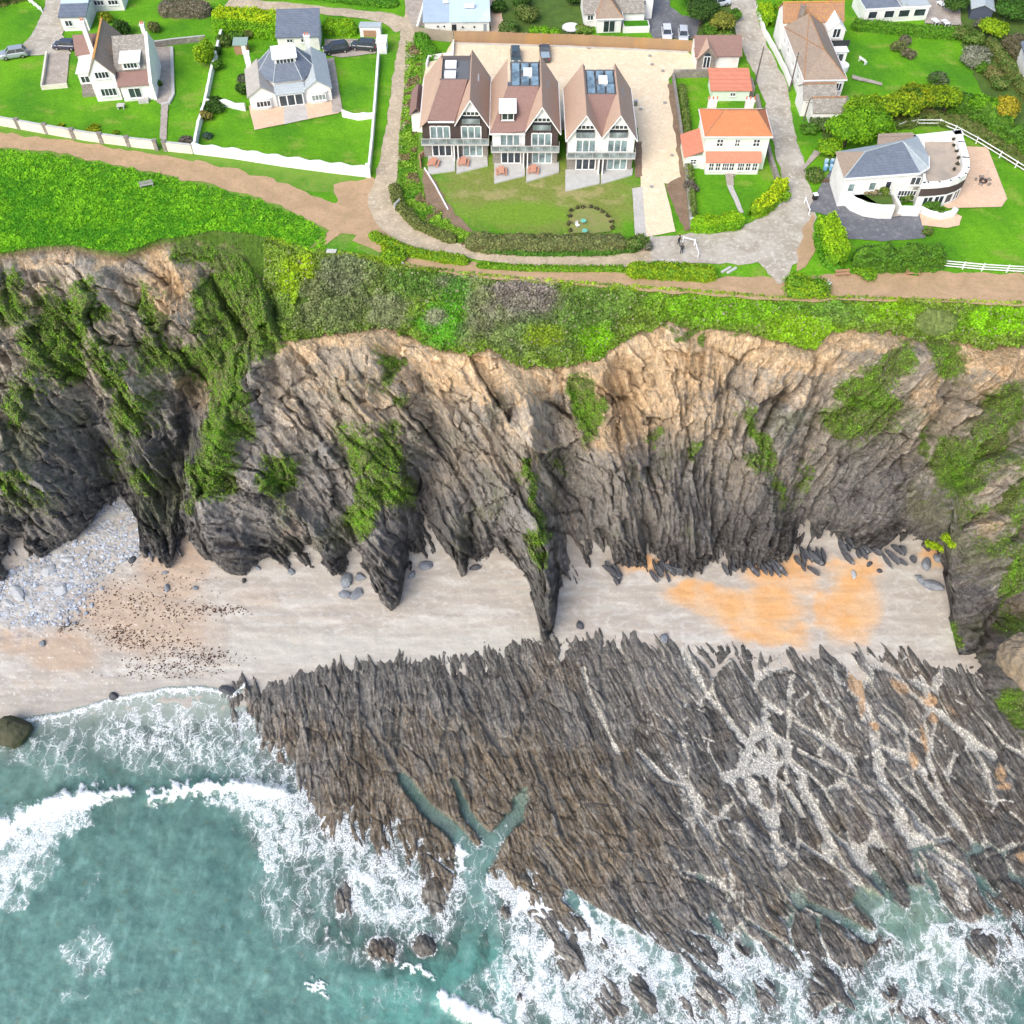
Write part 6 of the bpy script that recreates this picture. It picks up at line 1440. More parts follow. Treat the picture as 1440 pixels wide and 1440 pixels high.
walls(t, [(0, 0), (4.4, 0), (4.4, 10), (0, 10)], 0, 2.5, M_WHITE); m = MB(); m.slab([(-.2, -.3, 2.6), (4.6, -.3, 2.6), (4.6, 3.2, 3.2), (-.2, 3.2, 3.2)], .15); m.build('front_roof', M_SLATE, t); m = MB(); m.slab([(-.2, 3.22, 3.3), (4.6, 3.22, 3.3), (4.6, 10.2, 3.9), (-.2, 10.2, 3.9)], .15); m.build('roof', M_BLUEROOF, t); window(t, (.6, -.02, .9), 1.2, 1, 2, 1)
t = house('white_cottage', (133, 16), 4, 'white cottage front with a row of small windows at the top left edge', 'house')
walls(t, [(0, 0), (5.4, 0), (5.4, 6), (0, 6)], 0, 2.7, M_WHITE); gable_roof(t, 0, 5.4, 0, 6, 2.7, 4.4, M_STONE, 'x', .3)
for k in range(2): window(t, (.4 + k * 2.5, -.02, 1.1), 1.7, .8, 3, 1)

# ---------------------------------------------------------------- bungalow with the eight sided slate roof
t = house('bungalow', (354, 155), 12, 'white bungalow with eight sided slate roof and buff patio', 'house')
walls(t, [(0, 0), (4.2, 0), (4.2, 8), (0, 8)], 0, 2.5, M_WHITE); gable_roof(t, 0, 4.2, 0, 8, 2.5, 3.9, M_STONEL, 'y', .25)
walls(t, [(8.8, 0), (13, 0), (13, 10), (8.8, 10)], 0, 2.5, M_WHITE); gable_roof(t, 8.8, 13, 0, 10, 2.5, 3.9, M_SLATEP, 'y', .25)
for x in (2.1, 10.9):
    m = MB(); m.lathe([(1.5, 0), (1.5, 1.9)], (x, .05, 0), 16, 1, .42); b = m.build('bay_window', M_WHITE, t); window(b, (x - 1.1, -.62, .75), 2.2, .95, 4, 1, gm=M_GLASS if x < 5 else M_GLASSB)
    m = MB(); m.lathe([(1.65, 0), (.3, .55)], (x, .05, 1.9), 16, 1, .42); m.build('bay_roof', M_FRAME, b)
walls(t, [(4.2, -.2), (8.8, -.2), (8.8, 3), (4.2, 3)], 0, 2.3, M_GREYFR, 'garden_room'); window(t, (4.6, -.23, .15), 3.8, 1.9, 3, 1, fw=.18, name='patio_door', sill=False)
m = MB(); m.slab([(4.1, -.5, 2.35), (8.9, -.5, 2.35), (8.9, 1.5, 2.9), (4.1, 1.5, 2.9)], .12); m.build('garden_room_roof', M_SLATEP, t)
oc = [(cx_, cy_ - .9) for cx_, cy_ in ((1.7, 5.2), (4.2, 2.4), (8.8, 2.4), (11.3, 5.2), (11.3, 8.4), (8.8, 11.2), (4.2, 11.2), (1.7, 8.4))]
walls(t, [(6.5 + (x - 6.5) * .93, 6.8 + (y - 6.8) * .93) for x, y in oc], 2.4, 3.3, M_WHITE, 'drum_wall')
top = [(6.5 + (x - 6.5) * .42, 6.8 + (y - 6.8) * .2) for x, y in oc]; m = MB()
for i in range(8): j = (i + 1) % 8; m.poly([(*oc[i], 3.3), (*oc[j], 3.3), (*top[j], 5.9), (*top[i], 5.9)])
m.poly([(*p, 5.9) for p in top]); m.poly([(*p, 3.28) for p in oc][::-1]); r_ = m.build('roof', M_SLATE, t)
m = MB()
for i in range(8): m.tube((*oc[i], 3.32), (*top[i], 5.92), .08, .08, 6)
m.build('ridge', M_SLATEP, r_)
bx(t, 'dormer', M_WHITE, (4.9, 8.3, 4.2, 6.6, 4.2, 5.75)); m = MB(); m.slab([(4.6, 3.9, 5.8), (8.6, 3.9, 5.8), (8.6, 7.4, 6.15), (4.6, 7.4, 6.15)], .12); m.build('dormer_roof', M_FRAME, t); window(t, (5.2, 4.17, 4.7), 2.8, .85, 5, 1)
chimney(t, .6, 8.3, 2, 5.0, .9, .8, pots=0); chimney(t, 10.6, 10.4, 2, 5.6, .9, .7)
t = house('garage', (393, 72), 3, 'white garage with slate roof behind the bungalow', 'garage')
walls(t, [(0, 0), (7.0, 0), (7.0, 5.4), (0, 5.4)], 0, 2.5, M_WHITE); m = MB(); m.slab([(-.2, -.3, 2.55), (7.2, -.3, 2.55), (7.2, 5.6, 4.4), (-.2, 5.6, 4.4)], .16); m.build('roof', M_SLATE, t)
m = MB(); m.poly([(7.0, 0, 2.4), (7.0, 5.4, 2.4), (7.0, 5.4, 4.2)]); m.build('gable', M_WHITE, t); m = MB(); m.poly([(0, 5.4, 2.4), (0, 0, 2.4), (0, 5.4, 4.2)]); m.build('gable', M_WHITE, t); m = MB(); m.poly([(7.0, 5.4, 2.4), (0, 5.4, 2.4), (0, 5.4, 4.2), (7, 5.4, 4.2)]); m.build('rear_wall', M_WHITE, t)
window(t, (1.6, -.02, 1.5), 1.0, .6, 2, 1); window(t, (4.0, -.02, 1.5), .9, .6, 2, 1)
t = house('garden_shed', (331, 77), 2, 'small brick garden shed with grey green roof', 'shed')
walls(t, [(0, 0), (2.2, 0), (2.2, 1.8), (0, 1.8)], 0, 1.7, M_TIMBER); m = MB(); m.slab([(-.15, -.15, 1.75), (2.35, -.15, 1.75), (2.35, 2.0, 2.0), (-.15, 2.0, 2.0)], .1); m.build('roof', plain('green felt', (.26, .36, .32)), t); bx(t, 'door', M_WHITE, (1.3, 2.0, -.05, -.01, .05, 1.6))
t = house('gate_store', (507, 52), -2, 'low white walled store beside the gate', 'store')
walls(t, [(0, 0), (3.6, 0), (3.6, 1.6), (0, 1.6)], 0, 1.7, M_WHITE); bx(t, 'roof', M_SLATEP, (-.1, 3.7, -.1, 1.7, 1.71, 1.82)); bx(t, 'door', M_TIMBER, (.6, 2.8, -.05, -.01, .05, 1.2))
t = house('gate_porch', (531, 76), 0, 'square white flat topped gate porch in the side wall', 'porch')
walls(t, [(0, 0), (1.6, 0), (1.6, 2.4), (0, 2.4)], 0, 1.9, M_WHITE); bx(t, 'roof', M_FRAME, (-.12, 1.72, -.12, 2.52, 1.91, 2.05))

# ---------------------------------------------------------------- pale blue roofed building
t = house('low_house', (598, 51), 2, 'long white house with pale blue sheet roof behind the brown fence', 'house')
walls(t, [(0, .6), (4.3, .3), (4.3, 9), (0, 9)], 0, 2.3, M_WHITE); m = MB(); m.slab([(-.3, .3, 2.35), (4.25, .1, 2.4), (4.25, 9.5, 3.3), (-.3, 9.5, 3.3)], .14); m.build('roof', mat('blue slate sheet', (.38, .47, .56), (.33, .42, .50), .6, .5), t)
walls(t, [(4.32, 0), (11.2, 0), (11.2, 10), (4.32, 10)], 0, 2.5, M_WHITE, 'main_wall'); m = MB(); m.slab([(4.28, -.3, 2.6), (11.4, -.3, 2.6), (11.4, 10.5, 3.6), (4.28, 10.5, 3.6)], .14); r_ = m.build('main_roof', M_BLUEROOF, t)
for y in (3.2, 6.0): bx(r_, 'roof_light', M_FRAME, (6.9, 8.7, y, y + .9, 2.9 + y * .09, 3.25 + y * .09))
bx(t, 'door', M_DARK, (4.7, 5.5, -.05, -.01, .05, 2.0)); bx(t, 'door', M_GREYFR, (10.2, 10.7, -.05, -.01, .05, 2.0)); bx(r_, 'roof_panel', M_FRAME, (3.0 + .2, 4.2, 5.2, 6.2, 3.05, 3.12))
for x in (2.3, 3.4, 6.6, 8.6): m = MB(); m.tube((x, -.0 + (.4 if x < 4 else 0), 1.5), (x, -.09 + (.4 if x < 4 else 0), 1.5), .17, .17, 10); m.build('round_vent', M_DARK, t)

# ---------------------------------------------------------------- tiled house behind the fence
t = house('tiled_house', (823, 47), 3, 'white house with grey stone tiled roofs and a hipped porch bay', 'house')
walls(t, [(0, 2.2), (10.5, 2.2), (10.5, 9), (0, 9)], 0, 2.6, M_WHITE); gable_roof(t, 0, 10.2, 2.2, 10, 2.6, 5.2, M_STONE, 'x', .3)
walls(t, [(2.0, 0), (6.2, 0), (6.2, 3.5), (2.0, 3.5)], 0, 2.6, M_WHITE, 'bay_wall'); hip_roof(t, 2.0, 6.2, 0, 8.5, 2.6, 5.0, M_STONET, .25, axis='y', ridge=M_STONEO); window(t, (3.1, -.02, .15), 2.0, 2.0, 2, 1, fm=M_FRAME, sill=False, name='patio_door'); window(t, (.5, 2.18, 1.2), 1.0, .9, 2, 1)
walls(t, [(6.6, -.3), (11.2, -.3), (11.2, 1.9), (6.6, 1.9)], 0, 1.1, M_WHITE, 'planter'); bx(t, 'planter_top', M_LAWN2, (6.8, 11.0, -.1, 1.7, 1.1, 1.16)); walls(t, [(9.8, 4.2), (12.2, 4.2), (12.2, 10), (9.8, 10)], 0, 4.0, M_WHITE, 'side_wing'); window(t, (10.2, 4.18, 2.6), .7, .8, 1, 1)
chimney(t, 5.9, 6.5, 4.6, 6.1, .8, .6, M_TIMBER)

# ---------------------------------------------------------------- lodge, red shed, orange roofed house
t = house('lodge', (977, 96), 1, 'small lodge with plum brown roof and arched gable window', 'lodge')
walls(t, [(0, 0), (7.2, 0), (7.2, 5.2), (0, 5.2)], 0, 2.5, M_WHITE); gable_roof(t, 0, 7.2, 0, 5.2, 2.5, 4.3, M_TILEDK, 'x', .35)
walls(t, [(.2, -.5), (3.2, -.5), (3.2, 0), (.2, 0)], 0, 2.3, M_SSTONE, 'porch_wall'); gable_roof(t, .2, 3.2, -.5, 2.6, 2.3, 4.1, M_TILEBR, 'y', .3, gm=M_SSTONE)
window(t, (1.15, -.56, .35), 1.1, 2.0, 2, 1, fw=.12, sill=False, name='arched_window')
m = MB(); m.poly([(1.1, -.60, 2.35), (2.3, -.60, 2.35), (2.1, -.60, 2.8), (1.7, -.60, 3.0), (1.3, -.60, 2.8)]); m.build('arched_pane', M_GLASS, t)
t = house('garden_store', (1000, 142), 0, 'long white store with rose red roof behind the orange roofed house', 'store')
walls(t, [(0, 0), (6.0, 0), (6.0, 4.6), (0, 4.6)], 0, 1.9, M_MINT); m = MB(); m.slab([(-.4, -.3, 2.0), (6.3, -.3, 2.0), (6.3, 5.0, 2.8), (-.4, 5.0, 2.8)], .14); m.build('roof', M_REDT2, t); window(t, (2.9, -.02, .9), .8, .55, 2, 1); bx(t, 'wing_wall', M_SSTONE, (6.02, 7.0, 1.0, 4.2, 0, 1.6))
t = house('orange_roof_house', (985, 238), 0, 'pale mint house with orange hipped roof and red roofed veranda', 'house')
W_, D_, E_ = 9.4, 6.6, 5.7
walls(t, [(0, 0), (W_, 0), (W_, D_), (0, D_)], 0, E_, M_MINT); hip_roof(t, 0, W_, 0, D_, E_, 7.7, M_REDT, .3, 3.0, 2.2, ridge=M_STONEO)
for x in (1.7, 4.4, 7.1): window(t, (x, -.02, 3.95), .95 if x != 4.4 else .7, 1.15, 2, 2, fw=.1, gm=M_GLASS)
for x in (1.6, 7.2): chimney(t, x, D_ + .5, 3.5, 7.0, 1.2, .8, M_WHITE, 3)
walls(t, [(.5, -1.3), (8.4, -1.3), (8.4, 0), (.5, 0)], 0, 2.2, M_WHITE, 'veranda'); m = MB(); m.slab([(.3, -1.55, 2.25), (8.6, -1.55, 2.25), (8.6, 0, 3.1), (.3, 0, 3.1)], .12); m.build('veranda_roof', M_REDT2, t)
for x, c_ in ((.9, 2), (1.9, 2), (2.9, 3), (3.95, 2), (5.2, 3), (6.4, 2), (7.4, 2)): window(t, (x, -1.32, .75), .7 if c_ == 2 else .95, 1.2, c_ if c_ == 3 else 2, 2, fw=.07, gm=M_GLASS)
walls(t, [(-2.5, .2), (0, .2), (0, 5.5), (-2.5, 5.5)], 0, 2.1, M_MINT, 'side_wing'); m = MB(); m.slab([(-2.8, -.1, 2.1), (0, -.1, 3.2), (0, 5.8, 3.2), (-2.8, 5.8, 2.1)], .12); m.build('side_roof', M_REDT2, t); window(t, (-1.7, .18, .8), .9, .8, 2, 2, fw=.08)
bx(t, 'doorstep', M_SSTONE, (3.9, 5.0, -1.9, -1.35, 0, .15))

# ---------------------------------------------------------------- long white house on the right
t = empty('long_house', (46.7, 140.6, 0), R(2), 'long white house of many roofs with orange lichened ridges beside the road', 'house')
walls(t, [(.4, 0), (5.4, 0), (5.4, 3.6), (.4, 3.6)], 0, 2.6, M_WHITE, 'front_wall'); gable_roof(t, .4, 5.4, 0, 3.7, 2.6, 3.9, M_STONE, 'x', .15, ridge=M_STONEO); window(t, (4.3, -.02, 1.4), .5, .5, 1, 1)
walls(t, [(-.6, 3.0), (4.5, 3.0), (4.5, 6.9), (-.6, 6.9)], 0, 3.0, M_WHITE, 'front_wall'); gable_roof(t, -.6, 4.5, 3.0, 6.9, 3.0, 4.4, M_STONE, 'x', .12, ridge=M_STONEO)
walls(t, [(.2, 7.0), (6.6, 7.0), (6.6, 22.9), (.2, 22.9)], 0, 3.9, M_WHITE, 'main_wall'); hip_roof(t, .2, 6.6, 7.0, 23.0, 3.9, 6.6, M_STONET, .25, 4.0, 1.0, axis='y', ridge=M_STONEO)
for y in (10, 14, 18, 21): window(t, (.18, y + .9, 1.9), .9, .9, 2, 1, u=(0, -1, 0), n=(-1, 0, 0))
walls(t, [(-.2, 23.1), (9.8, 23.1), (9.8, 27.4), (-.2, 27.4)], 0, 4.9, M_WHITE, 'rear_wall'); gable_roof(t, -.2, 9.8, 23.1, 27.6, 4.9, 6.9, M_STONEO, 'x', .2, ridge=M_ORAN)
walls(t, [(6.9, 20.6), (9.7, 20.6), (9.7, 23.1), (6.9, 23.1)], 0, 4.6, M_WHITE, 'wing_wall'); gable_roof(t, 6.9, 9.7, 20.6, 25, 4.6, 6.0, M_FRAME, 'y', .15, th=.1); window(t, (7.7, 20.57, 3.3), 1.2, 1.5, 2, 1, fm=M_FRAME)
bx(t, 'balcony', M_DARK, (6.85, 10.3, 18.9, 20.5, 2.7, 2.8)); bx(t, 'balcony_rail', M_DARK, (6.9, 10.3, 18.85, 18.9, 2.8, 3.7))
walls(t, [(7.0, 17.3), (9.8, 17.3), (9.8, 20.2), (7.0, 20.2)], 0, 2.6, M_WHITE, 'sun_room'); bx(t, 'sun_room_roof', M_FRAME, (6.9, 9.95, 17.1, 18.8, 2.61, 2.75)); window(t, (7.5, 17.27, 1.0), 1.8, 1.3, 2, 1)
m = MB(); m.lathe([(1.3, 0), (1.3, .9)], (9.0, 16.4, 0), 18); m.build('round_step', M_WHITE, t)
walls(t, [(4.6, 4.2), (7.8, 4.2), (7.8, 6.9), (4.6, 6.9)], 0, 1.0, M_SSTONE, 'side_terrace'); window(t, (5.4, 6.97, 1.9), .9, 1.3, 2, 1)
chimney(t, 2.4, 23.0, 4, 7.4, .7, .6, M_SSTONE, 1); chimney(t, 7.6, 25.6, 5, 7.6, .7, .6, M_STONEO, 2)
# ---------------------------------------------------------------- top right white house
t = house('terrace_house', (1212, 33), 6, 'low white house with wide dark windows at the top right', 'house')
walls(t, [(0, 0), (11.6, 0), (11.6, 6), (0, 6)], 0, 2.5, M_WHITE); hip_roof(t, .2, 6.2, .2, 6.2, 2.55, 4.2, M_SLATE, .2); bx(t, 'flat_roof', M_SLATEP, (7.6, 11.6, .1, 6, 2.52, 2.7), (6.5, 7.4, .3, 5, 2.52, 3.0))
for x, w in ((.7, 1.6), (3.6, 1.8), (6.2, 2.0), (9.0, 2.1)): window(t, (x, -.02, .8), w, 1.3, 1, 1, fw=.14, sill=False)
bx(t, 'parapet', M_FRAME, (-.15, 11.75, -.12, -.03, 2.3, 2.62))
t = house('garden_shed', (1362, 27), -12, 'dark fronted shed with pale roof in the top right corner', 'shed')
walls(t, [(0, 0), (3.6, 0), (3.6, 4.2), (0, 4.2)], 0, 2.1, plain('blue black boards', (.07, .085, .12))); gable_roof(t, 0, 3.6, 0, 4.2, 2.1, 2.9, M_SLATEP, 'y', .25, gm=plain('blue black boards', (.07, .085, .12)))
t = house('corner_house', (1437, 112), -8, 'pale house wall just inside the right edge', 'house')
walls(t, [(0, 0), (7, 0), (7, 6), (0, 6)], 0, 3.2, M_WHITE); gable_roof(t, 0, 7, 0, 6, 3.2, 5, M_SLATE, 'y', .4); window(t, (.6, -.02, 1.2), 1.2, 1.0, 2, 1)
t = house('corner_cottage', (1432, 8), -5, 'pale cottage at the very top right corner', 'house')
walls(t, [(0, 0), (6, 0), (6, 5), (0, 5)], 0, 2.6, M_WHITE); gable_roof(t, 0, 6, 0, 5, 2.6, 4.2, M_SLATE, 'x', .3); window(t, (.6, -.02, 1.0), 1.2, 1.0, 2, 1)

# ---------------------------------------------------------------- slate roofed house with the round terrace
t = empty('round_house', (0, 0, 0), 0, 'white house with curved slate roof and round walled roof terrace', 'house')
o0 = P(1187, 251, 5.0); t.location = (o0.x, o0.y, 0)
def Lc(px, py, z): q = P(px, py, z); return Vector((q.x - o0.x, q.y - o0.y, z))
def poly_z(pp, z): return [tuple(Lc(x, y, z)) for x, y in pp]
A_, B_ = Lc(1187, 251, 5.0), Lc(1306, 243, 5.0)
fwl = [(A_.x, A_.y), (B_.x - 1.2, B_.y), (B_.x + .3, B_.y + 1.2), (B_.x + 1.0, B_.y + 4), (B_.x + .6, B_.y + 9), (A_.x + 6, A_.y + 8), (A_.x, A_.y + 6.4)]
cxx = sum(p[0] for p in fwl) / 7; cyy = sum(p[1] for p in fwl) / 7
walls(t, [(cxx + (x - cxx) * .96, cyy + (y - cyy) * .95) for x, y in fwl], 0, 4.95, M_MINT if False else M_WHITE)
rg0, rg1 = (A_.x + 3.2, A_.y + 3.6, 6.9), (B_.x - 3.2, B_.y + 4.8, 6.9); m = MB(); e = 5.0
F_ = [(*p, e) for p in fwl]
m.poly([F_[0], F_[1], rg1, rg0]); r_ = m.build('roof', M_SLATE, t)
m = MB(); m.poly([F_[6], F_[0], rg0]); m.build('hip_roof', M_STONET, r_)
m = MB(); m.poly([F_[1], F_[2], rg1]); m.poly([F_[2], F_[3], rg1]); m.poly([F_[3], F_[4], rg1]); m.poly([F_[4], F_[5], rg0, rg1]); m.poly([F_[5], F_[6], rg0]); m.poly([(p[0], p[1], e - .03) for p in F_][::-1]); m.build('rear_roof', M_SLATEP, r_)
m = MB(); m.tube(rg0, rg1, .09); m.tube(rg0, F_[0], .08); m.tube(rg1, F_[2], .07); m.build('ridge', M_SLATEP, r_)
m = MB()
for i in range(3):
    p, q = Vector(F_[i]), Vector(F_[i + 1]); d_ = (q - p).normalized(); n_ = Vector((d_.y, -d_.x, 0)); ob(m, p, d_, n_, 0, (q - p).length, -.22, .03, 0, .12)
m.build('gutter', M_FRAME, r_)
wg = poly_z([(1236, 213), (1238, 190), (1282, 188), (1290, 213)], 5.4); zz = [(p[0], p[1]) for p in wg][::-1]
walls(t, zz, 0, 5.0, M_WHITE, 'rear_wing'); m = MB(); m.slab([(zz[0][0] + .3, zz[0][1] - .2, 5.1), (zz[1][0] + .2, zz[1][1] + .2, 5.5), (zz[2][0] - .3, zz[2][1] + .2, 5.5), (zz[3][0] - .3, zz[3][1] - .2, 5.1)][::-1], .15); m.build('rear_wing_roof', M_STONET, t)
for x, w in ((1.1, .9), (4.2, .9), (6.6, .8), (10.2, 1.4)): window(t, (x, A_.y + .22 + (B_.y - A_.y) * x / 12, 2.6 if x < 10 else 3.0), w, 1.3, 2 if x > 10 else 1, 1, gm=M_GLASSB if x < 6 else M_GLASS)
window(t, (9.0, A_.y + .25 + (B_.y - A_.y) * 9 / 12, .4), 2.6, 1.7, 6, 2, fw=.07, name='garden_door', sill=False)
# round terrace
outer = [(1284, 190), (1340, 184), (1351, 183), (1357, 200), (1363, 222), (1364, 236), (1360, 245), (1350, 251), (1338, 255), (1322, 257), (1306, 258), (1298, 258), (1298, 243), (1300, 215)]
inner = [(1303, 193), (1343, 193), (1348, 208), (1353, 225), (1354, 234), (1349, 240), (1338, 245), (1322, 249), (1308, 250), (1304, 240), (1304, 215)]
ow = [(v[0], v[1]) for v in poly_z(outer, 4.3)][::-1]; iw = [(v[0], v[1]) for v in poly_z(inner, 4.3)][::-1]
walls(t, ow, 0, 3.5, M_WHITE, 'terrace_wall'); m = MB(); m.prism(iw, 3.5, 3.56); fl = m.build('terrace_floor', mat('terrace boards', (.46, .38, .30), (.38, .32, .26), .7, .9, dirt=(.30, .27, .22)), t)
m = MB()
for i in range(len(ow)):
    p, q = Vector((*ow[i], 3.5)), Vector((*ow[(i + 1) % len(ow)], 3.5)); d_ = (q - p); L_ = d_.length; d_.normalize(); n_ = Vector((d_.y, -d_.x, 0)); ob(m, p, d_, n_, -.1, L_ + .1, 0, .85, -1.0 if i in (8, 9, 10, 11, 12) else -.35, 0)
m.build('parapet', M_WHITE, t)
m = MB()
for i in range(2, 8):
    p, q = Vector((*ow[i], 2.2)), Vector((*ow[(i + 1) % len(ow)], 2.2)); d_ = (q - p); L_ = d_.length; d_.normalize(); n_ = Vector((d_.y, -d_.x, 0)); ob(m, p, d_, n_, 0, L_, 0, 1.2, .02, .08)
m.build('dark_band', M_CLAD, t)
for i in range(2, 7):
    p, q = Vector((*ow[i], .5)), Vector((*ow[(i + 1) % len(ow)], .5)); d_ = (q - p); L_ = d_.length; d_.normalize(); n_ = Vector((d_.y, -d_.x, 0))
    if L_ > 1: window(t, p + d_ * .15 + n_ * .02, L_ - .3, 1.5, max(1, int(L_ / .8)), 1, u=d_, n=n_, sill=False)
for x, y in ((1340, 198), (1341, 206), (1345, 214), (1347, 224), (1346, 232), (1341, 240)):
    q = P(x, y, 3.56); bush(x, y, .28, .5, (.12, .11, .07), 'small potted plant on the roof terrace', name='potted_plant', cat='plant', group='pots on the roof terrace', cpt=q, leaf=.08)
# ================================================================== WALLS, FENCES, GATES
def wall_path(name, px, h, w, m_, label, cat='wall', scallop=0, piers=None, cap=None, group=None, closed=False, z=0.0, sl=None):
    pts = [P(x, y, 0) for x, y in px]; c = resample(pts, .8, closed)
    if closed: c.append(c[0])
    o0 = c[len(c) // 2].copy(); m = MB(); n = len(c); acc = 0
    rows = []
    for i in range(n):
        a = c[max(i - 1, 0)]; b = c[min(i + 1, n - 1)]; d = (b - a); d.z = 0; d.normalize(); nr = Vector((-d.y, d.x, 0))
        hh = h
        if scallop: hh = h - scallop * (math.sin((acc / 3.4) * math.pi) ** 2)
        hh += (random.random() - .5) * .04
        q = c[i] - o0; rows.append([q + nr * w / 2 + V3(0, 0, z), q + nr * w / 2 + V3(0, 0, z + hh), q - nr * w / 2 + V3(0, 0, z + hh), q - nr * w / 2 + V3(0, 0, z)])
        if i < n - 1: acc += (c[i + 1] - c[i]).length
    b0 = len(m.v)
    for r_ in rows: m.v += [tuple(p) for p in r_]
    for i in range(n - 1):
        for k in range(3): m.f.append((b0 + i * 4 + k, b0 + i * 4 + k + 1, b0 + i * 4 + 5 + k, b0 + i * 4 + 4 + k)); m.mi.append(0)
    m.f.append((b0, b0 + 1, b0 + 2, b0 + 3)[::-1]); e = b0 + (n - 1) * 4; m.f.append((e, e + 1, e + 2, e + 3)); m.mi += [0, 0]
    t = empty(name, (o0.x, o0.y, 0), 0, label, cat, group)
    m.build('wall_face', m_, t)
    if cap:
        k = MB()
        for i in range(n - 1):
            a, b = (rows[i][1] + rows[i][2]) / 2, (rows[i + 1][1] + rows[i + 1][2]) / 2; d = b - a; L_ = d.length; d.normalize(); nn = Vector((-d.y, d.x, 0)).normalized()
            ob(k, a + V3(0, 0, .002), d, nn, 0, L_, 0, .07, -w / 2 - .04, w / 2 + .04)
        k.build('coping', cap, t)
    if piers:
        for x, y in piers:
            q = P(x, y, 0) - o0; k = MB(); k.box(q.x - .28, q.x + .28, q.y - .28, q.y + .28, 0, h + .18); k.box(q.x - .34, q.x + .34, q.y - .34, q.y + .34, h + .18, h + .28); k.build('pier', M_SSTONE if scallop == 0 else m_, t)
    return t
wall_path('garden_wall', [(-120, 164), (0, 176), (60, 187), (125, 198), (200, 208), (222, 210)], 1.5, .35, M_CREAMW, 'long cream garden wall with grey piers left of the gate', cap=M_CONC, piers=[(28, 181), (67, 188), (105, 195), (144, 201), (182, 206)])
wall_path('garden_wall', [(234, 212), (272, 216)], 1.5, .35, M_CREAMW, 'short cream wall between gate and corner', cap=M_CONC, piers=[(221, 211), (234, 212)])
wall_path('garden_wall', [(274, 216), (330, 223), (400, 234), (460, 242), (518, 249)], 1.9, .35, M_WHITE, 'scalloped white front wall of the bungalow', scallop=.35, piers=[(519, 249)])
wall_path('garden_wall', [(274, 216), (281, 180), (290, 150), (299, 105), (313, 50)], 1.2, .4, M_WHITE, 'white wall between the two left gardens', scallop=.1)
wall_path('garden_wall', [(519, 248), (524, 200), (528, 150), (533, 80)], 1.2, .35, M_WHITE, 'white wall along the lane', scallop=.1)
wall_path('garden_wall', [(290, 149), (318, 150), (346, 156)], 1.3, .3, M_WHITE, 'short white cross wall left of the bungalow', scallop=.35)
wall_path('garden_wall', [(482, 164), (505, 169), (526, 166)], 1.2, .3, M_WHITE, 'short white cross wall right of the bungalow', scallop=.3)
wall_path('terrace_wall', [(67, 78), (60, 126), (96, 123)], .7, .3, M_CREAMW, 'low wall round the left terrace')
wall_path('terrace_wall', [(208, 68), (250, 62), (290, 58)], 1.0, .25, M_SSTONE, 'dark garden wall behind the right terrace', cap=M_CONC)
wall_path('terrace_wall', [(242, 68), (244, 134), (238, 146), (228, 149)], .35, .5, M_CONC, 'curved low step round the right terrace')
wall_path('garden_wall', [(600, -30), (597, 10), (587, 46)], 1.1, .35, M_WHITE, 'pale wall beside the lane left of the blue roof')
wall_path('car_park_wall', [(638, 62), (637, 80), (603, 84), (600, 96)], .8, .25, M_WHITE, 'low stepped white wall at the car park corner')
wall_path('car_park_kerb', [(640, 62.5), (800, 67), (968, 75)], .3, .3, M_CONC, 'pale kerb wall under the brown fence')
wall_path('side_wall', [(600, 216), (590, 224), (592, 238)], .8, .2, M_TIMBER, 'low timber edge left of the flats')
wall_path('bed_edging', [(597, 238), (612, 262), (630, 296)], .35, .15, M_FRAME, 'white edging of the soil bank')
wall_path('stone_wall', [(946, 109), (1000, 108), (1050, 109)], 1.3, .4, M_SSTONE, 'grey stone wall behind the small back lawn')
wall_path('stone_wall', [(946, 110), (956, 180), (964, 240), (971, 322)], .9, .4, M_SSTONE, 'low stone wall between car park and back lawn')
wall_path('stone_wall', [(1063, 140), (1072, 180), (1082, 225), (1094, 262)], 1.0, .5, M_SSTONE, 'stone roadside wall right of the orange roofed house')
wall_path('garden_wall', [(1064, 14), (1074, 48), (1090, 76), (1104, 104), (1111, 122)], 1.0, .35, M_WHITE, 'peeling white wall between road and long white house', scallop=.1)
wall_path('planter_wall', [(1181, 270), (1184, 284), (1196, 296), (1214, 304), (1234, 307), (1252, 307)], 2.2, .5, M_WHITE, 'curved white planter wall along the tarmac drive')
wall_path('ramp_wall', [(1252, 284), (1262, 303), (1290, 304)], 1.6, .4, M_WHITE, 'white wall of the entrance ramp')
wall_path('step_wall', [(1290, 297), (1305, 304), (1322, 308), (1338, 304), (1342, 299)], .8, .8, M_WHITE, 'curved white wall round the buff step')
_m = MB(); _m.slab([(P(x, y, 0).x, P(x, y, 0).y, 1.9) for x, y in [(1183, 272), (1186, 284), (1197, 295), (1214, 302), (1234, 305), (1250, 305), (1248, 289), (1186, 293 - 4)]], 1.85); _o = _m.build('planter_soil', M_DARKG); tag(_o, 'soil of the curved planter', None, None, 'structure')
sheet('ramp', [(1252, 292), (1262, 292), (1266, 306), (1253, 308)], M_STONEP, .0, 'brick ramp up to the white house', z=.35)
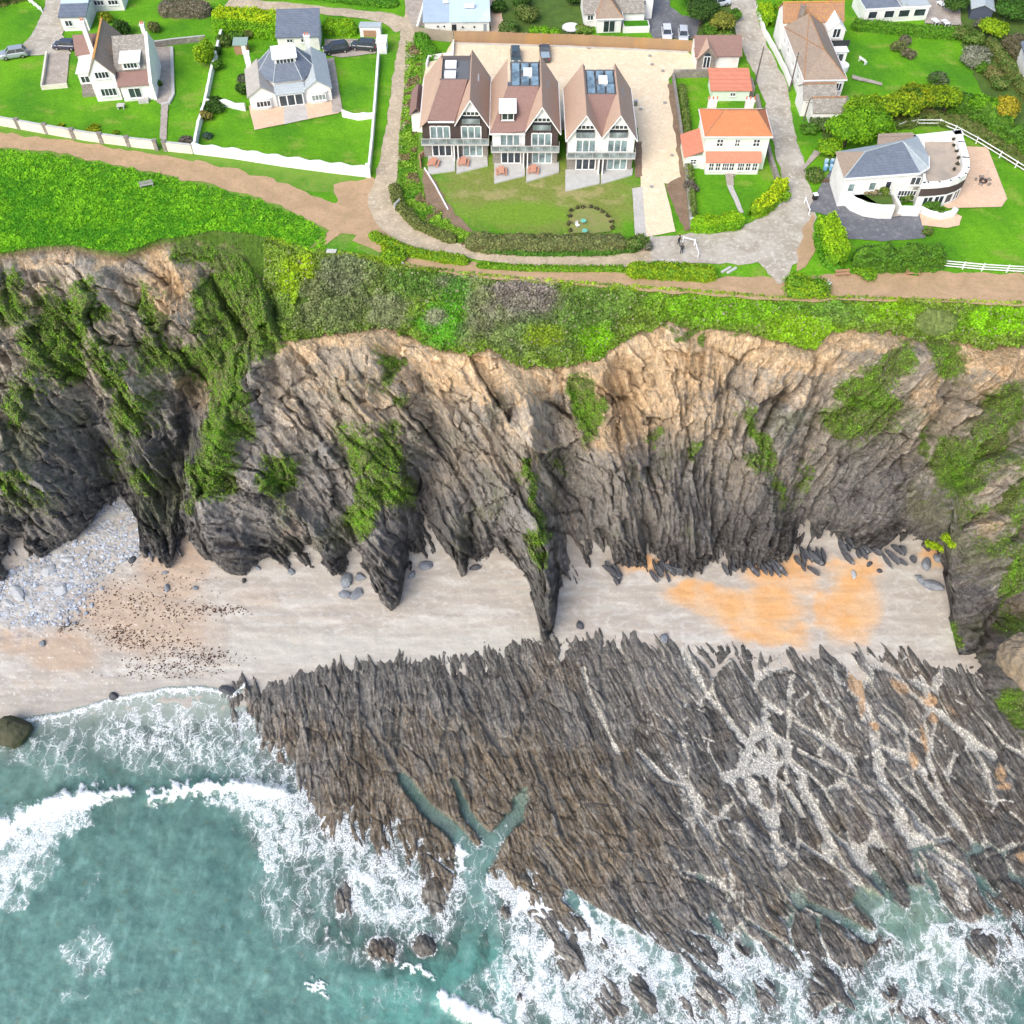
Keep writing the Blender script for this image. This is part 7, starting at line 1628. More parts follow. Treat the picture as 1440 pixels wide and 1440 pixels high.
# board fence with posts
def board_fence(px, h, m_, label, name='board_fence', cat='fence', bay=2.4):
    pts = [P(x, y, 0) for x, y in px]; c = resample(pts, bay, False); o0 = c[0].copy(); t = empty(name, o0, 0, label, cat)
    for i in range(len(c) - 1):
        a, b = c[i] - o0, c[i + 1] - o0; d = b - a; L_ = d.length; d.normalize(); nn = Vector((d.y, -d.x, 0)); m = MB()
        k = int(L_ / .16)
        for j in range(k): ob(m, a, d, nn, j * L_ / k, (j + .93) * L_ / k, .05, h - .02 * (j % 2) + .05 * math.sin(i), 0, .03 + .01 * (j % 2))
        ob(m, a, d, nn, 0, L_, .4, .5, -.06, -.001); ob(m, a, d, nn, 0, L_, h - .4, h - .3, -.06, -.001)
        m.build('fence_panel', m_, t)
        k = MB(); k.box(a.x - .07, a.x + .07, a.y - .02, a.y + .12, 0, h + .08); k.build('post', M_GFENCE, t)
    return t
board_fence([(639, 60), (720, 62), (800, 65), (880, 68), (972, 74)], 2.1, M_FENCE, 'long brown board fence behind the car park')
board_fence([(584, 52), (600, 56), (638, 60)], 2.0, M_GFENCE, 'weathered board fence running down to the lane')
def rail_fence(px, label, h=1.1, rails=2, bay=2.4, name='rail_fence', w=.07):
    pts = [P(x, y, 0) for x, y in px]; c = resample(pts, bay, False); o0 = c[0].copy(); t = empty(name, o0, 0, label, 'fence')
    for i, q in enumerate(c):
        k = MB(); p = q - o0; k.box(p.x - .07, p.x + .07, p.y - .07, p.y + .07, 0, h + .08); k.build('post', M_FRAME, t)
        if i < len(c) - 1:
            a, b = c[i] - o0, c[i + 1] - o0; d = b - a; L_ = d.length; d.normalize(); nn = Vector((d.y, -d.x, 0)); m = MB()
            for r_ in range(rails): z = h * (r_ + 1) / rails - .12; ob(m, a, d, nn, 0, L_, z, z + .14, .0, .05)
            m.build('rail', M_FRAME, t)
    return t
rail_fence([(1254, 186), (1270, 180), (1288, 177), (1320, 177), (1342, 186), (1372, 202), (1405, 222), (1450, 250)], 'white post and rail fence curving behind the round terrace')
rail_fence([(1326, 376), (1380, 381), (1450, 385), (1520, 388)], 'white three rail fence beside the earth footpath', 1.2, 3)
rail_fence([(30, -6), (48, 8), (60, 18)], 'white picket rail by the top left drive', 1.0, 3, 1.6)
def barrier(a, b, label, h=1.0):
    p, q = P(*a, 0), P(*b, 0); t = empty('gate_barrier', p, 0, label, 'gate'); d = q - p; L_ = d.length; d.normalize(); nn = Vector((d.y, -d.x, 0))
    m = MB(); ob(m, V3(0, 0, 0), d, nn, 0, L_, h - .14, h, -.05, .05); m.build('bar', M_FRAME, t)
    for x in (0, L_): m = MB(); m.tube(d * x, d * x + V3(0, 0, h + .1), .08, .08, 8); m.build('post', M_FRAME, t)
barrier((976, 346), (981, 364), 'white pole gate standing open across the lane'); barrier((960, 341), (976, 345), 'white pole gate beside the two walkers'); barrier((1131, 286), (1137, 303), 'white pole gate at the tarmac drive')

# ================================================================== VEHICLES
def car_mesh(kind):
    """x along the length, nose at +x; returns lists of stations"""
    return dict(hatch=dict(L=4.2, W=1.78, H=1.5, hood=.95, cab=(-2.0, -1.75, .45, 1.15)), suv=dict(L=4.5, W=1.88, H=1.66, hood=1.05, cab=(-2.15, -1.95, .5, 1.2)), pickup=dict(L=5.0, W=1.85, H=1.7, hood=1.05, cab=(-.5, -.35, .75, 1.3)))[kind]
def vehicle(px, ang, kind, paint, label, load=None):
    k = car_mesh(kind); L, W, H = k['L'], k['W'], k['H']; t = empty('parked_car', P(px[0], px[1], .06), R(ang), label, 'car', 'cars parked by the houses')
    mp = MATS.get('paint' + str(paint)) or NT('car paint').m
    if 'paint' + str(paint) not in MATS:
        q = NT('car paint'); b = q.bsdf(paint, .32, None, .25, .5); b.inputs['Coat Weight'].default_value = .6; MATS['paint' + str(paint)] = mp = q.done(b)
    ns = 17; rows = []
    hb = k['hood']
    prof = []
    for i in range(ns):
        s_ = i / (ns - 1); x = -L / 2 + L * s_
        e = min(s_, 1 - s_); wq = W / 2 * (1 - .22 * max(0, 1 - e / .10) ** 2)
        top = hb - (.30 * max(0, (s_ - .86) / .14) ** 2) - (.16 * max(0, (.05 - s_) / .05))
        if kind == 'pickup' and s_ < .45: top = hb - .02
        arch = 0
        for cx in (.19, .80):
            if abs(s_ - cx) < .075: arch = .30 * math.sqrt(max(0, 1 - ((s_ - cx) / .075) ** 2))
        rows.append((x, wq, .24 + arch, top))
    m = MB(); b0 = 0
    for x, w, zb, zt in rows:
        m.v += [(x, -w * .92, zb), (x, -w, zb + (zt - zb) * .35), (x, -w * .97, zt - .12), (x, -w * .86, zt), (x, w * .86, zt), (x, w * .97, zt - .12), (x, w, zb + (zt - zb) * .35), (x, w * .92, zb)]
    for i in range(ns - 1):
        for j in range(8): a = i * 8 + j; b = i * 8 + (j + 1) % 8; m.f.append((a, b, b + 8, a + 8)); m.mi.append(0)
    m.f.append(tuple(range(7, -1, -1))); m.f.append(tuple((ns - 1) * 8 + j for j in range(8))); m.mi += [0, 0]
    body = m.build('body', mp, t, smooth=False, bevel=.03)
    c0, c1, c2, c3 = k['cab']; zr = H; zb = hb - .04
    g = MB(); w0, w1 = W * .44, W * .36
    lo = [(c0, -w0), (c3, -w0), (c3, w0), (c0, w0)]; hi = [(c1 + .25, -w1), (c2, -w1), (c2, w1), (c1 + .25, w1)]
    for i in range(4): j = (i + 1) % 4; g.poly([(*lo[i], zb), (*lo[j], zb), (*hi[j], zr - .06), (*hi[i], zr - .06)])
    g.build('windows', M_GLASS, t)
    r_ = MB(); r_.slab([(hi[0][0] - .03, -w1 - .03, zr), (hi[1][0] + .03, -w1 - .03, zr), (hi[2][0] + .03, w1 + .03, zr), (hi[3][0] - .03, w1 + .03, zr)], .07); r_.build('roof', mp, t, bevel=.03)
    for s_ in (-1, 1):
        for xa, xb in ((c0, hi[0][0]), (c3, hi[1][0]), ((c0 + c3) / 2 - .1, (hi[0][0] + hi[1][0]) / 2)): pl = MB(); pl.tube((xa, s_ * w0 * 1.0, zb), (xb, s_ * (w1 + .01), zr - .05), .05, .04, 6); pl.build('pillar', mp, t)
    for s_ in (-1, 1):
        for cx in (.19, .80):
            x = -L / 2 + L * cx; wh = MB(); wh.tube((x, s_ * (W / 2 - .24), .33), (x, s_ * (W / 2 - .01), .33), .33, .33, 16); wo = wh.build('wheel', M_BLACK, t)
            rm_ = MB(); rm_.tube((x, s_ * (W / 2 - .03), .33), (x, s_ * (W / 2 + .005), .33), .2, .18, 12); rm_.build('rim', plain('alloy', (.5, .5, .52), .35, .5, .8), wo)
        hl = MB(); hl.box(L / 2 - .18, L / 2 - .02, s_ * W * .30 - .2, s_ * W * .30 + .2, hb - .36, hb - .22); hl.build('headlight', M_FRAME, t)
        tl = MB(); tl.box(-L / 2 - .01, -L / 2 + .06, s_ * W * .36 - .14, s_ * W * .36 + .14, hb - .3, hb - .1); tl.build('tail_light', plain('tail lamp', (.45, .02, .02), .3), t)
        mi_ = MB(); mi_.box(c3 - .15, c3, s_ * W / 2 - .02 * s_ - .08, s_ * W / 2 + .08 * s_ + .02, hb, hb + .13); mi_.build('mirror', mp, t)
    if kind == 'pickup':
        bd = MB(); bd.box(-L / 2 + .1, -.6, -W * .40, W * .40, hb - .02, hb + .08); bd.build('load_cover', plain('tarpaulin', (.30, .38, .44), .7), t)
    return t
vehicle((21, 80), 197, 'suv', (.34, .38, .42), 'silver grey car parked on the left edge of the drive'); vehicle((93, 68), 176, 'hatch', (.05, .055, .09), 'dark blue car tucked beside the gabled house')
vehicle((473, 73), 196, 'suv', (.03, .035, .05), 'black car nearest the slate roofed garage'); vehicle((512, 69), 172, 'suv', (.045, .05, .065), 'black car nearest the gate')
vehicle((725, 82), -88, 'hatch', (.06, .09, .10), 'dark green car parked against the brown fence'); vehicle((766, 79), 91, 'pickup', (.06, .065, .07), 'dark pickup with covered load behind the middle flats')
vehicle((937, 51), -92, 'hatch', (.72, .73, .74), 'white car on the dark drive, left of the pair'); vehicle((960, 53), -94, 'hatch', (.60, .62, .64), 'silvery white car on the dark drive, right of the pair'); vehicle((1009, 8), 20, 'suv', (.66, .72, .80), 'pale blue car at the top edge beside the lane')

# ================================================================== FURNITURE AND SMALL THINGS
def picnic(px, rz, label):
    t = empty('picnic_table', P(px[0], px[1], .22), R(rz), label, 'picnic table', 'picnic tables on the terraces')
    m = MB()
    for k in range(6): m.box(-.9, .9, -.42 + k * .142, -.42 + k * .142 + .13, .70, .74)
    m.build('table_top', M_PINKW, t)
    for s_ in (-1, 1): m = MB(); m.box(-.9, .9, s_ * .72 - .13, s_ * .72 + .13, .42, .46); m.build('bench_seat', M_PINKW, t)
    for s_ in (-1, 1):
        m = MB(); m.box(s_ * .6 - .04, s_ * .6 + .04, -.72, .72, .34, .40); m.tube((s_ * .6, -.35, .68), (s_ * .6, -.6, 0), .04, .04, 6); m.tube((s_ * .6, .35, .68), (s_ * .6, .6, 0), .04, .04, 6); m.build('leg', M_PINKW, t)
picnic((610, 232), 80, 'pink stained picnic table on the terrace nearest the lane'); picnic((652, 231), 86, 'pink stained picnic table on the second terrace from the lane'); picnic((705, 244), 92, 'pink stained picnic table on the third terrace from the lane'); picnic((750, 242), 84, 'pink stained picnic table on the fourth terrace from the lane')
def bench(px, rz, label, m_, L=1.6, name='park_bench', back=True):
    t = empty(name, P(px[0], px[1], .05), R(rz), label, 'bench')
    m = MB()
    for k in range(3): m.box(-L / 2, L / 2, -.24 + k * .16, -.11 + k * .16, .42, .46)
    m.build('seat', m_, t)
    if back:
        m = MB()
        for k in range(3): m.box(-L / 2, L / 2, .26, .30, .52 + k * .14, .63 + k * .14)
        m.build('backrest', m_, t)
    for s_ in (-1, 1): m = MB(); m.box(s_ * L * .42 - .05, s_ * L * .42 + .05, -.24, .30, 0, .42); m.build('leg', m_, t)
    return t
M_GREYW = mat('silvered wood', (.36, .36, .34), (.28, .28, .27), 2, .8)
bench((207, 263), 18, 'silvered bench standing in the cliff edge meadow', M_GREYW, 2.0); bench((1184, 388), 6, 'wooden bench in front of the lime hedge', M_TIMBER, 2.0); bench((1283, 387), -2, 'wooden bench in front of the dark green hedge', M_TIMBER, 1.9); bench((1164, 405), 65, 'white bench at the end of the gorse bush', M_FRAME, 1.7); bench((1213, 88), 120, 'white bench on the big lawn', M_FRAME, 1.6); bench((1277, 48), -3, 'pale blue bench against the straight hedge', M_SLATEP, 2.0)
for k in range(2):
    m = MB(); q = P(1021 + k * 8, 380 + k * 1, 0); m.box(-.9, .9, -.18, .18, 0, .22); o = m.build('timber_step', M_CONC, None, bevel=.02); o.location = q; o.rotation_euler = (0, 0, R(38)); tag(o, ('upper' if k == 0 else 'lower') + ' pale timber step at the end of the flowering hedge', 'step', 'steps by the hedge')
t = empty('timber_bench', P(570, 362, 0), R(35), 'pale timber frame with a grass seat above the cliff', 'bench'); bx(t, 'rail', M_CONC, (-1.2, 1.2, -.12, .12, .3, .42)); bx(t, 'side_rail', M_CONC, (-1.2, -.98, -1.3, -.13, .3, .42)); bx(t, 'post', M_CONC, (-1.15, -1.0, -.1, .1, 0, .3), (1.0, 1.15, -.1, .1, 0, .3))
m = MB(); m.slab([(-.7, -.3, .25), (.7, -.35, .25), (.8, .3, .25), (-.6, .35, .25)], .25); o = m.build('stone_slab', M_CONC, None, bevel=.04); o.location = P(466, 354, 0); tag(o, 'pale stone slab lying on the cliff point', 'slab')
# people
def person(px, label, coat, legs, rz=0, stride=.22):
    t = bpy.data.objects.new('person', None)
    v = [(0, 0, .92), (0, 0, 1.12), (0, 0, 1.38), (0, 0, 1.50), (0, .02, 1.60), (0, .01, 1.74), (-.10, 0, .88), (-.11, -stride, .48), (-.11, -stride - .02, .06), (-.11, -stride - .18, .03), (.10, 0, .88), (.11, stride * .6, .48), (.11, stride, .08), (.11, stride - .12, .03),
         (-.20, 0, 1.40), (-.27, .10, 1.12), (-.28, -.02, .86), (-.28, -.06, .78), (.20, 0, 1.40), (.27, -.10, 1.12), (.28, -.16, .88), (.28, -.20, .80)]
    e = [(0, 1), (1, 2), (2, 3), (3, 4), (4, 5), (0, 6), (6, 7), (7, 8), (8, 9), (0, 10), (10, 11), (11, 12), (12, 13), (2, 14), (14, 15), (15, 16), (16, 17), (2, 18), (18, 19), (19, 20), (20, 21)]
    rad = [.16, .15, .18, .07, .09, .10, .10, .075, .05, .045, .10, .075, .05, .045, .075, .055, .042, .04, .075, .055, .042, .04]
    me = bpy.data.meshes.new('person'); me.from_pydata(v, e, []); o = bpy.data.objects.new('person', me); col.objects.link(o)
    tn = NT('clothes ' + label[:8]); tc_ = tn.n('ShaderNodeTexCoord'); sx = tn.n('ShaderNodeSeparateXYZ'); tn.l(tc_.outputs['Object'], sx.inputs[0])
    c_ = tn.mix(tn.math('GREATER_THAN', sx.outputs[2], .9), legs, coat); c_ = tn.mix(tn.math('GREATER_THAN', sx.outputs[2], 1.53), c_, (.42, .28, .21)); c_ = tn.mix(tn.math('LESS_THAN', sx.outputs[2], .09), c_, (.05, .045, .04)); me.materials.append(tn.done(tn.bsdf(c_, .8)))
    md = o.modifiers.new('skin', 'SKIN'); sv = me.skin_vertices[0].data
    for i, r_ in enumerate(rad): sv[i].radius = (r_, r_ * (.72 if i in (0, 1, 2) else 1))
    sv[0].use_root = True
    sb = o.modifiers.new('sub', 'SUBSURF'); sb.levels = sb.render_levels = 2
    o.location = P(px[0], px[1], .06); o.rotation_euler = (0, 0, R(rz)); tag(o, label, 'person', 'two walkers in the lane')
    h = MB(); h.lathe([(.02, -.02), (.105, .0), (.115, .06), (.09, .12), (.02, .15)], (0, .02, 1.68), 10); h.build('hair', plain('dark hair', (.03, .022, .018)), o, smooth=True)
    return o
person((954, 345), 'person in black walking beside the white pole gate, farther from the hedge', (.02, .02, .024), (.025, .025, .03), 60); person((958, 357), 'person in dark clothes walking towards the hedge', (.035, .035, .045), (.03, .03, .04), 160, .12)
# telegraph poles
def pole(px, h, lean, label):
    t = empty('telegraph_pole', P(px[0], px[1], 0), 0, label, 'pole', 'poles beside the road'); m = MB(); m.tube((0, 0, 0), (lean, 0, h), .14, .09, 8); m.build('shaft', mat('tarred pole', (.13, .115, .10), (.09, .08, .07), 2), t); m = MB(); m.box(lean - .5, lean + .5, -.06, .06, h - .5, h - .38); m.build('cross_arm', M_GREYW, t)
pole((1061, 120), 6.6, .2, 'telegraph pole standing in the middle of the lane edge by the red roofed store'); pole((1110, 128), 6.6, .0, 'telegraph pole at the end of the peeling white wall'); pole((1130, 170), 3.6, .1, 'short pole at the corner of the long white house')
# bins, barrels, tables, trampoline, fire pit
for k, (x, y, c_, lb) in enumerate([(1160, 240, (.16, .36, .55), 'blue barrel nearest the tarmac drive'), (1168, 240, (.20, .40, .58), 'blue barrel next to the house corner'), (1161, 232, (.24, .42, .55), 'blue barrel behind the nearest one'), (1169, 232, (.14, .30, .46), 'blue barrel furthest back')]):
    t = empty('barrel', P(x, y, 0), 0, lb, 'barrel', 'blue barrels by the house corner'); m = MB(); m.lathe([(.30, 0), (.34, .25), (.34, .75), (.30, .95)], (0, 0, 0), 14); m.build('drum', plain('blue plastic %d' % k, c_, .5), t, smooth=True); m = MB(); m.lathe([(.27, 0), (.27, .04)], (0, 0, .95), 14); m.build('lid', plain('pale lid', (.5, .62, .72), .5), t)
t = empty('log_pile', P(1165, 254, 0), 0, 'stack of dark timber beside the barrels', 'log pile')
for k in range(7): m = MB(); m.tube((-1.0 + .02 * k, -.5 + .22 * (k % 4), .14 + .24 * (k // 4)), (1.0, -.5 + .22 * (k % 4), .14 + .24 * (k // 4)), .12, .12, 8); m.build('log', M_BARK, t)
t = empty('wheelie_bin', P(1145, 281, 0), R(10), 'black bin with white lid beside the drive gate', 'bin'); m = MB(); m.poly([(-.25, -.3, 0), (.25, -.3, 0), (.3, -.36, .95), (-.3, -.36, .95)]); m.box(-.28, .28, -.3, .3, 0.02, .95); m.build('bin_body', M_BLACK, t, bevel=.03); bx(t, 'lid', M_FRAME, (-.33, .33, -.38, .36, .96, 1.03))
for k, (x, y, lb) in enumerate([(820, 316, 'round teal table further from the olive hedge'), (822, 330, 'round teal table nearest the olive hedge')]):
    t = empty('garden_table', P(x, y, 0), 0, lb, 'table', 'round teal tables on the lawn'); m = MB(); m.lathe([(.38, 0), (.42, .03), (.38, .06)], (0, 0, .7), 20); m.build('table_top', plain('teal paint', (.16, .50, .38), .5), t)
    for q in range(3): m = MB(); m.tube((.4 * math.cos(q * 2.1), .4 * math.sin(q * 2.1), 0), (.15 * math.cos(q * 2.1), .15 * math.sin(q * 2.1), .7), .03, .03, 6); m.build('leg', M_GREYFR, t)
t = empty('garden_chair', P(812, 320, 0), R(30), 'white garden chair beside the teal tables', 'chair'); bx(t, 'seat', M_FRAME, (-.25, .25, -.25, .25, .42, .47)); bx(t, 'backrest', M_FRAME, (-.25, .25, .26, .30, .47, .95))
for a_, b_ in ((-.22, -.22), (.22, -.22), (-.22, .22), (.22, .22)): bx(t, 'leg', M_FRAME, (a_ - .02, a_ + .02, b_ - .02, b_ + .02, 0, .42))
t = empty('trampoline', P(803, 43, 0), 0, 'round white trampoline on the small round lawn', 'trampoline'); m = MB(); m.lathe([(1.5, 0), (1.62, .06), (1.5, .12)], (0, 0, .55), 28); m.build('frame_ring', M_CONC, t); m = MB(); m.lathe([(.1, 0), (1.45, .02), (1.45, .03)], (0, 0, .68), 24); m.build('mat', M_FRAME, t)
for q in range(6): m = MB(); m.tube((1.5 * math.cos(q * 1.047), 1.5 * math.sin(q * 1.047), 0), (1.5 * math.cos(q * 1.047), 1.5 * math.sin(q * 1.047), .58), .04, .04, 6); m.build('leg', M_GREYFR, t)
t = empty('fire_pit', P(1382, 256, .06), 0, 'round fire pit ringed by low seats on the pale patio', 'fire pit'); m = MB(); m.lathe([(.55, 0), (.62, .35), (.5, .36), (.42, .12), (.02, .1)], (0, 0, 0), 20); m.build('bowl', M_CLAD, t)
for q in range(5): a = q * 1.256 + .3; m = MB(); m.box(-.32, .32, -.16, .16, 0, .38); o = m.build('seat_block', M_SSTONE, t, bevel=.03); o.location = (math.cos(a) * 1.05, math.sin(a) * 1.05, 0); o.rotation_euler = (0, 0, a + math.pi / 2)
m = MB(); m.tube((.1, .2, 0), (.35, .4, 1.8), .03, .03, 6); m.build('spit_pole', M_GREYFR, t)
t = empty('slatted_rack', P(1094, 70, 0), R(-58), 'wooden slatted frame lying beside the white wall', 'rack'); bx(t, 'side_rail', M_CONC, (-1.8, 1.8, -.5, -.44, .1, .18), (-1.8, 1.8, .44, .5, .1, .18)); bx(t, 'slats', M_GREYFR, *[(-1.7 + k * .5, -1.6 + k * .5, -.44, .44, .1, .16) for k in range(7)])
for k, (x, y, lb) in enumerate([(1286, 24, 'x'), ]): pass
t = empty('parasol', P(1411, 30, 0), 0, 'small white parasol in the top right garden', 'parasol'); m = MB(); m.lathe([(1.1, 0), (.05, .45)], (0, 0, 1.5), 8); m.build('canopy', M_FRAME, t); m = MB(); m.tube((0, 0, 0), (0, 0, 1.6), .03); m.build('pole', M_GREYFR, t)
def table_set(px, label):
    t = empty('patio_table', P(px[0], px[1], .05), R(20), label, 'table', 'tables on the top right terrace'); bx(t, 'table_top', M_FRAME, (-.5, .5, -.8, .8, .68, .73)); bx(t, 'leg', M_FRAME, (-.45, -.38, -.7, -.63, 0, .68)); bx(t, 'leg', M_FRAME, (.38, .45, -.7, -.63, 0, .68)); bx(t, 'leg', M_FRAME, (-.45, -.38, .63, .7, 0, .68)); bx(t, 'leg', M_FRAME, (.38, .45, .63, .7, 0, .68))
table_set((1314, 34), 'white slatted table at the terrace edge, left one'); table_set((1328, 36), 'white slatted table at the terrace edge, right one'); table_set((1322, 10), 'white table near the top of the terrace')
t = empty('terrace_rail', P(1300, 38, 0), 0, 'thin rail round the top right terrace', 'railing'); q = P(1348, 40, 0) - P(1300, 38, 0); bx(t, 'top_rail', M_CONC, (0, q.x, -.03, .03, .95, 1.0)); bx(t, 'posts', M_CONC, *[(q.x * k / 5 - .03, q.x * k / 5 + .03, -.029, .029, 0, .949) for k in range(6)])
t = empty('bench_table', P(171, 152, 0), R(4), 'small square stone table before the gabled house', 'table'); bx(t, 'table_top', M_CONC, (-.6, .6, -.5, .5, .5, .6)); bx(t, 'leg', M_CONC, (-.5, -.35, -.4, .4, 0, .5)); bx(t, 'leg', M_CONC, (.35, .5, -.4, .4, 0, .5))

# ================================================================== ROCKS, PEBBLES, SEAWEED
M_BOULD = mat('grey boulder', (.23, .25, .275), (.13, .145, .165), 1.4, .85, .7, 4, dirt=(.32, .34, .36))
M_BOULDP = mat('pale boulder', (.42, .44, .45), (.32, .335, .35), 1.6, .85, .5, 5)
M_BOULDG = mat('weedy boulder', (.075, .075, .045), (.045, .05, .025), 1.2, .8, .9, 4, dirt=(.06, .085, .02))
M_SHARD = mat('dark slate', (.085, .09, .10), (.05, .053, .062), 1.4, .75, .8, 4, stretch=(3, .8, 1), dirt=(.20, .21, .22))
def rock(px, r, h, m_, label, seed=0, name='boulder', elong=1.0, ang=0, group=None, zz=None, n=14):
    rr = np.random.default_rng(seed + 5); m = MB(); q = P(px[0], px[1], -29.4)
    zz_ = float(zsand(np.array([float(px[0])]), np.array([float(px[1])]))[0]) if zz is None else zz
    q = P(px[0], px[1], zz_); rings = 8; cut = [(rr.normal(size=3), .55 + .35 * rr.random()) for _ in range(11)]
    cut = [(c_ / np.linalg.norm(c_), d_) for c_, d_ in cut]; vs_ = []
    for j in range(rings + 1):
        ph = -math.pi / 2 + math.pi * j / rings
        for i in range(n):
            th_ = 2 * math.pi * i / n; p = np.array((math.cos(th_) * math.cos(ph), math.sin(th_) * math.cos(ph), math.sin(ph)))
            s_ = 1.0
            for c_, d_ in cut:
                dd = p @ c_
                if dd * s_ > d_: s_ = d_ / dd
            s_ *= 1 + .06 * (rr.random() - .5); p = p * s_
            vs_.append((p[0] * r * elong, p[1] * r, p[2] * h + h * .35))
    m.v = vs_
    for j in range(rings):
        for i in range(n): m.f.append((j * n + i, j * n + (i + 1) % n, (j + 1) * n + (i + 1) % n, (j + 1) * n + i)); m.mi.append(0)
    o = m.build(name, m_); o.location = q; o.rotation_euler = (0, 0, R(ang)); tag(o, label, 'rock', group); return o
rock((22, 1031), 2.6, 2.0, M_BOULDG, 'big dark square boulder at the water edge on the left', 3, ang=8, n=18)
BL = [(485, 838, .9, M_BOULD, 'largest blue grey boulder on the sand below the grassy buttress'), (502, 836, .8, M_BOULD, 'blue grey boulder just right of the largest one'), (487, 818, .9, M_BOULD, 'blue grey boulder behind the largest one, against the cliff'), (506, 812, .8, M_BOULD, 'blue grey boulder in the cave mouth'), (598, 796, .8, M_BOULD, 'flat blue grey rock in front of the dark cave'), (580, 808, .5, M_BOULD, 'small grey rock right of the sharp dark fin'), (410, 805, .6, M_BOULD, 'small grey rock under the left caves'), (362, 799, .4, M_BOULD, 'small dark rock beside the left point'),
 (669, 798, .6, M_SHARD, 'narrow dark rock between the two fins'), (934, 900, .75, M_BOULD, 'rounded blue boulder on the top edge of the reef'), (815, 880, .55, M_SHARD, 'small upright dark rock above the reef edge'), (1310, 826, 1.0, M_BOULD, 'rounded grey boulder at the right end of the orange sand'), (1318, 786, .8, M_BOULD, 'grey boulder below the yellow bushes'), (1303, 795, .8, M_BOULD, 'pale grey boulder left of the one below the yellow bushes'), (1294, 816, .6, M_BOULD, 'small grey boulder above the rounded one'), (1236, 803, .4, M_SHARD, 'small dark stone on the orange sand, right patch'), (1222, 794, .4, M_SHARD, 'small dark stone nearer the cliff on the right patch'), (1200, 808, .45, M_BOULDP, 'pale long stone on the orange sand'),
 (160, 979, .65, M_SHARD, 'dark stone in the wash line'), (110, 732, .65, M_BOULDP, 'pale boulder leaning on the left rock mass'), (214, 714, .6, M_BOULDP, 'pale boulder in front of the dark cave'), (87, 828, 1.1, M_BOULDP, 'large rounded grey boulder on the pebbles'), (25, 833, 1.3, M_BOULDP, 'wide grey boulder near the left edge'), (95, 788, .8, M_BOULDP, 'rounded boulder in the middle of the pebbles'), (70, 802, 1.1, M_BOULDP, 'blue grey boulder left of the middle one'), (62, 784, .6, M_BOULDP, 'small boulder above the blue grey one'), (12, 850, .8, M_BOULDP, 'boulder at the left edge, lower'), (12, 862, .7, M_BOULDP, 'flat boulder at the left edge, lowest'), (113, 820, .5, M_BOULDP, 'small boulder right of the large rounded one'), (235, 827, .45, M_BOULD, 'flat stone on the brown sand, left'), (275, 828, .4, M_BOULD, 'flat stone on the brown sand, right'), (232, 806, .35, M_BOULD, 'small blue stone above the flat pair'), (186, 788, .5, M_SHARD, 'upright dark stone beside the cave tongue'), (60, 905, .5, M_BOULD, 'half buried stone on the lower left sand'),
 (320, 972, .8, M_SHARD, 'dark rock at the left tip of the reef')]
for k, (x, y, r, m_, lb) in enumerate(BL): rock((x, y), r, r * (.75 if m_ is not M_BOULDP else .5), m_, lb, k * 13, elong=1.25 + .3 * (k % 3), ang=(k * 47) % 180, group='boulders on the beach', n=12)
sh = []
r2_ = np.random.default_rng(5)
for (cx, cy, n_, sx, sy) in [(930, 812, 9, 20, 8), (962, 810, 9, 22, 8), (1045, 808, 10, 22, 10), (1075, 806, 8, 16, 12), (1145, 800, 12, 22, 16), (1190, 782, 6, 14, 10), (1215, 784, 6, 16, 8), (862, 812, 9, 14, 14), (1260, 790, 6, 20, 10), (216, 788, 5, 12, 8), (250, 776, 4, 6, 10)]:
    for k in range(n_): sh.append((cx + r2_.normal() * sx * .6, cy + r2_.normal() * sy * .6 - 8))
for k, (x, y) in enumerate(sh):
    e = 3.2 + 2.6 * r2_.random(); rock((x, y), .20 + .22 * r2_.random(), .5 + .5 * r2_.random(), M_SHARD, 'dark slate shard among many at the foot of the cliff', k * 7 + 300, name='rock_shard', elong=e, ang=-62 + 16 * r2_.normal(), group='slate shards at the cliff foot', n=8)
_q = on_cliff(1434, 938)
o = rock((1438, 940), 4.2, 3.4, mat('tan headland rock', (.27, .21, .135), (.16, .14, .11), 1.1, .95, 1.0, 2.2, dirt=(.15, .14, .125)), 'big pale rounded rock beside the dark hollow at the right edge', 77, zz=_q.z - 1.2, elong=.85, n=26)
_s = o.modifiers.new('sub', 'SUBSURF'); _s.levels = _s.render_levels = 3
_tx = bpy.data.textures.new('rock relief', 'CLOUDS'); _tx.noise_scale = 1.6; _tx.noise_depth = 5
_s = o.modifiers.new('relief', 'DISPLACE'); _s.texture = _tx; _s.strength = 1.3
# pebble bank
n = 4200; pu = r2_.random(n) * 260 - 40; pv = 690 + r2_.random(n) * 190
d1 = np.minimum(ell(pu, pv, 165, 745, 46, 42, -40), ell(pu, pv, 60, 830, 90, 50, -35)) + fbm(pu / 20, pv / 20, 305, 3) * .3
ok = (d1 + r2_.random(n) * .5 < 1.35) & (pv > yC(pu) - 2); pu, pv = pu[ok], pv[ok]; n = len(pu); rip_ = fbm(pu / 60, pv / 9, 301, 4); zz = zsand(pu, pv) + .22
x_, y_, z_ = Pn(pu, pv, zz); sz = .10 + .22 * r2_.random(n) ** 2.2
oct_ = np.array([(1, 0, 0), (0, 1, 0), (-1, 0, 0), (0, -1, 0), (.7, .7, .0), (0, 0, .55)]); tri_ = []
Cc = np.array((.31, .345, .40)) * (.55 + .8 * r2_.random((n, 1)))
ang = r2_.random(n) * 6.28; el_ = .6 + .6 * r2_.random(n)
def ring(k, zf, rf): a = ang + k * math.pi / 3; return np.stack([x_ + np.cos(a) * sz * rf, y_ + np.sin(a) * sz * rf * el_, z_ + sz * zf], 1)
Q = []
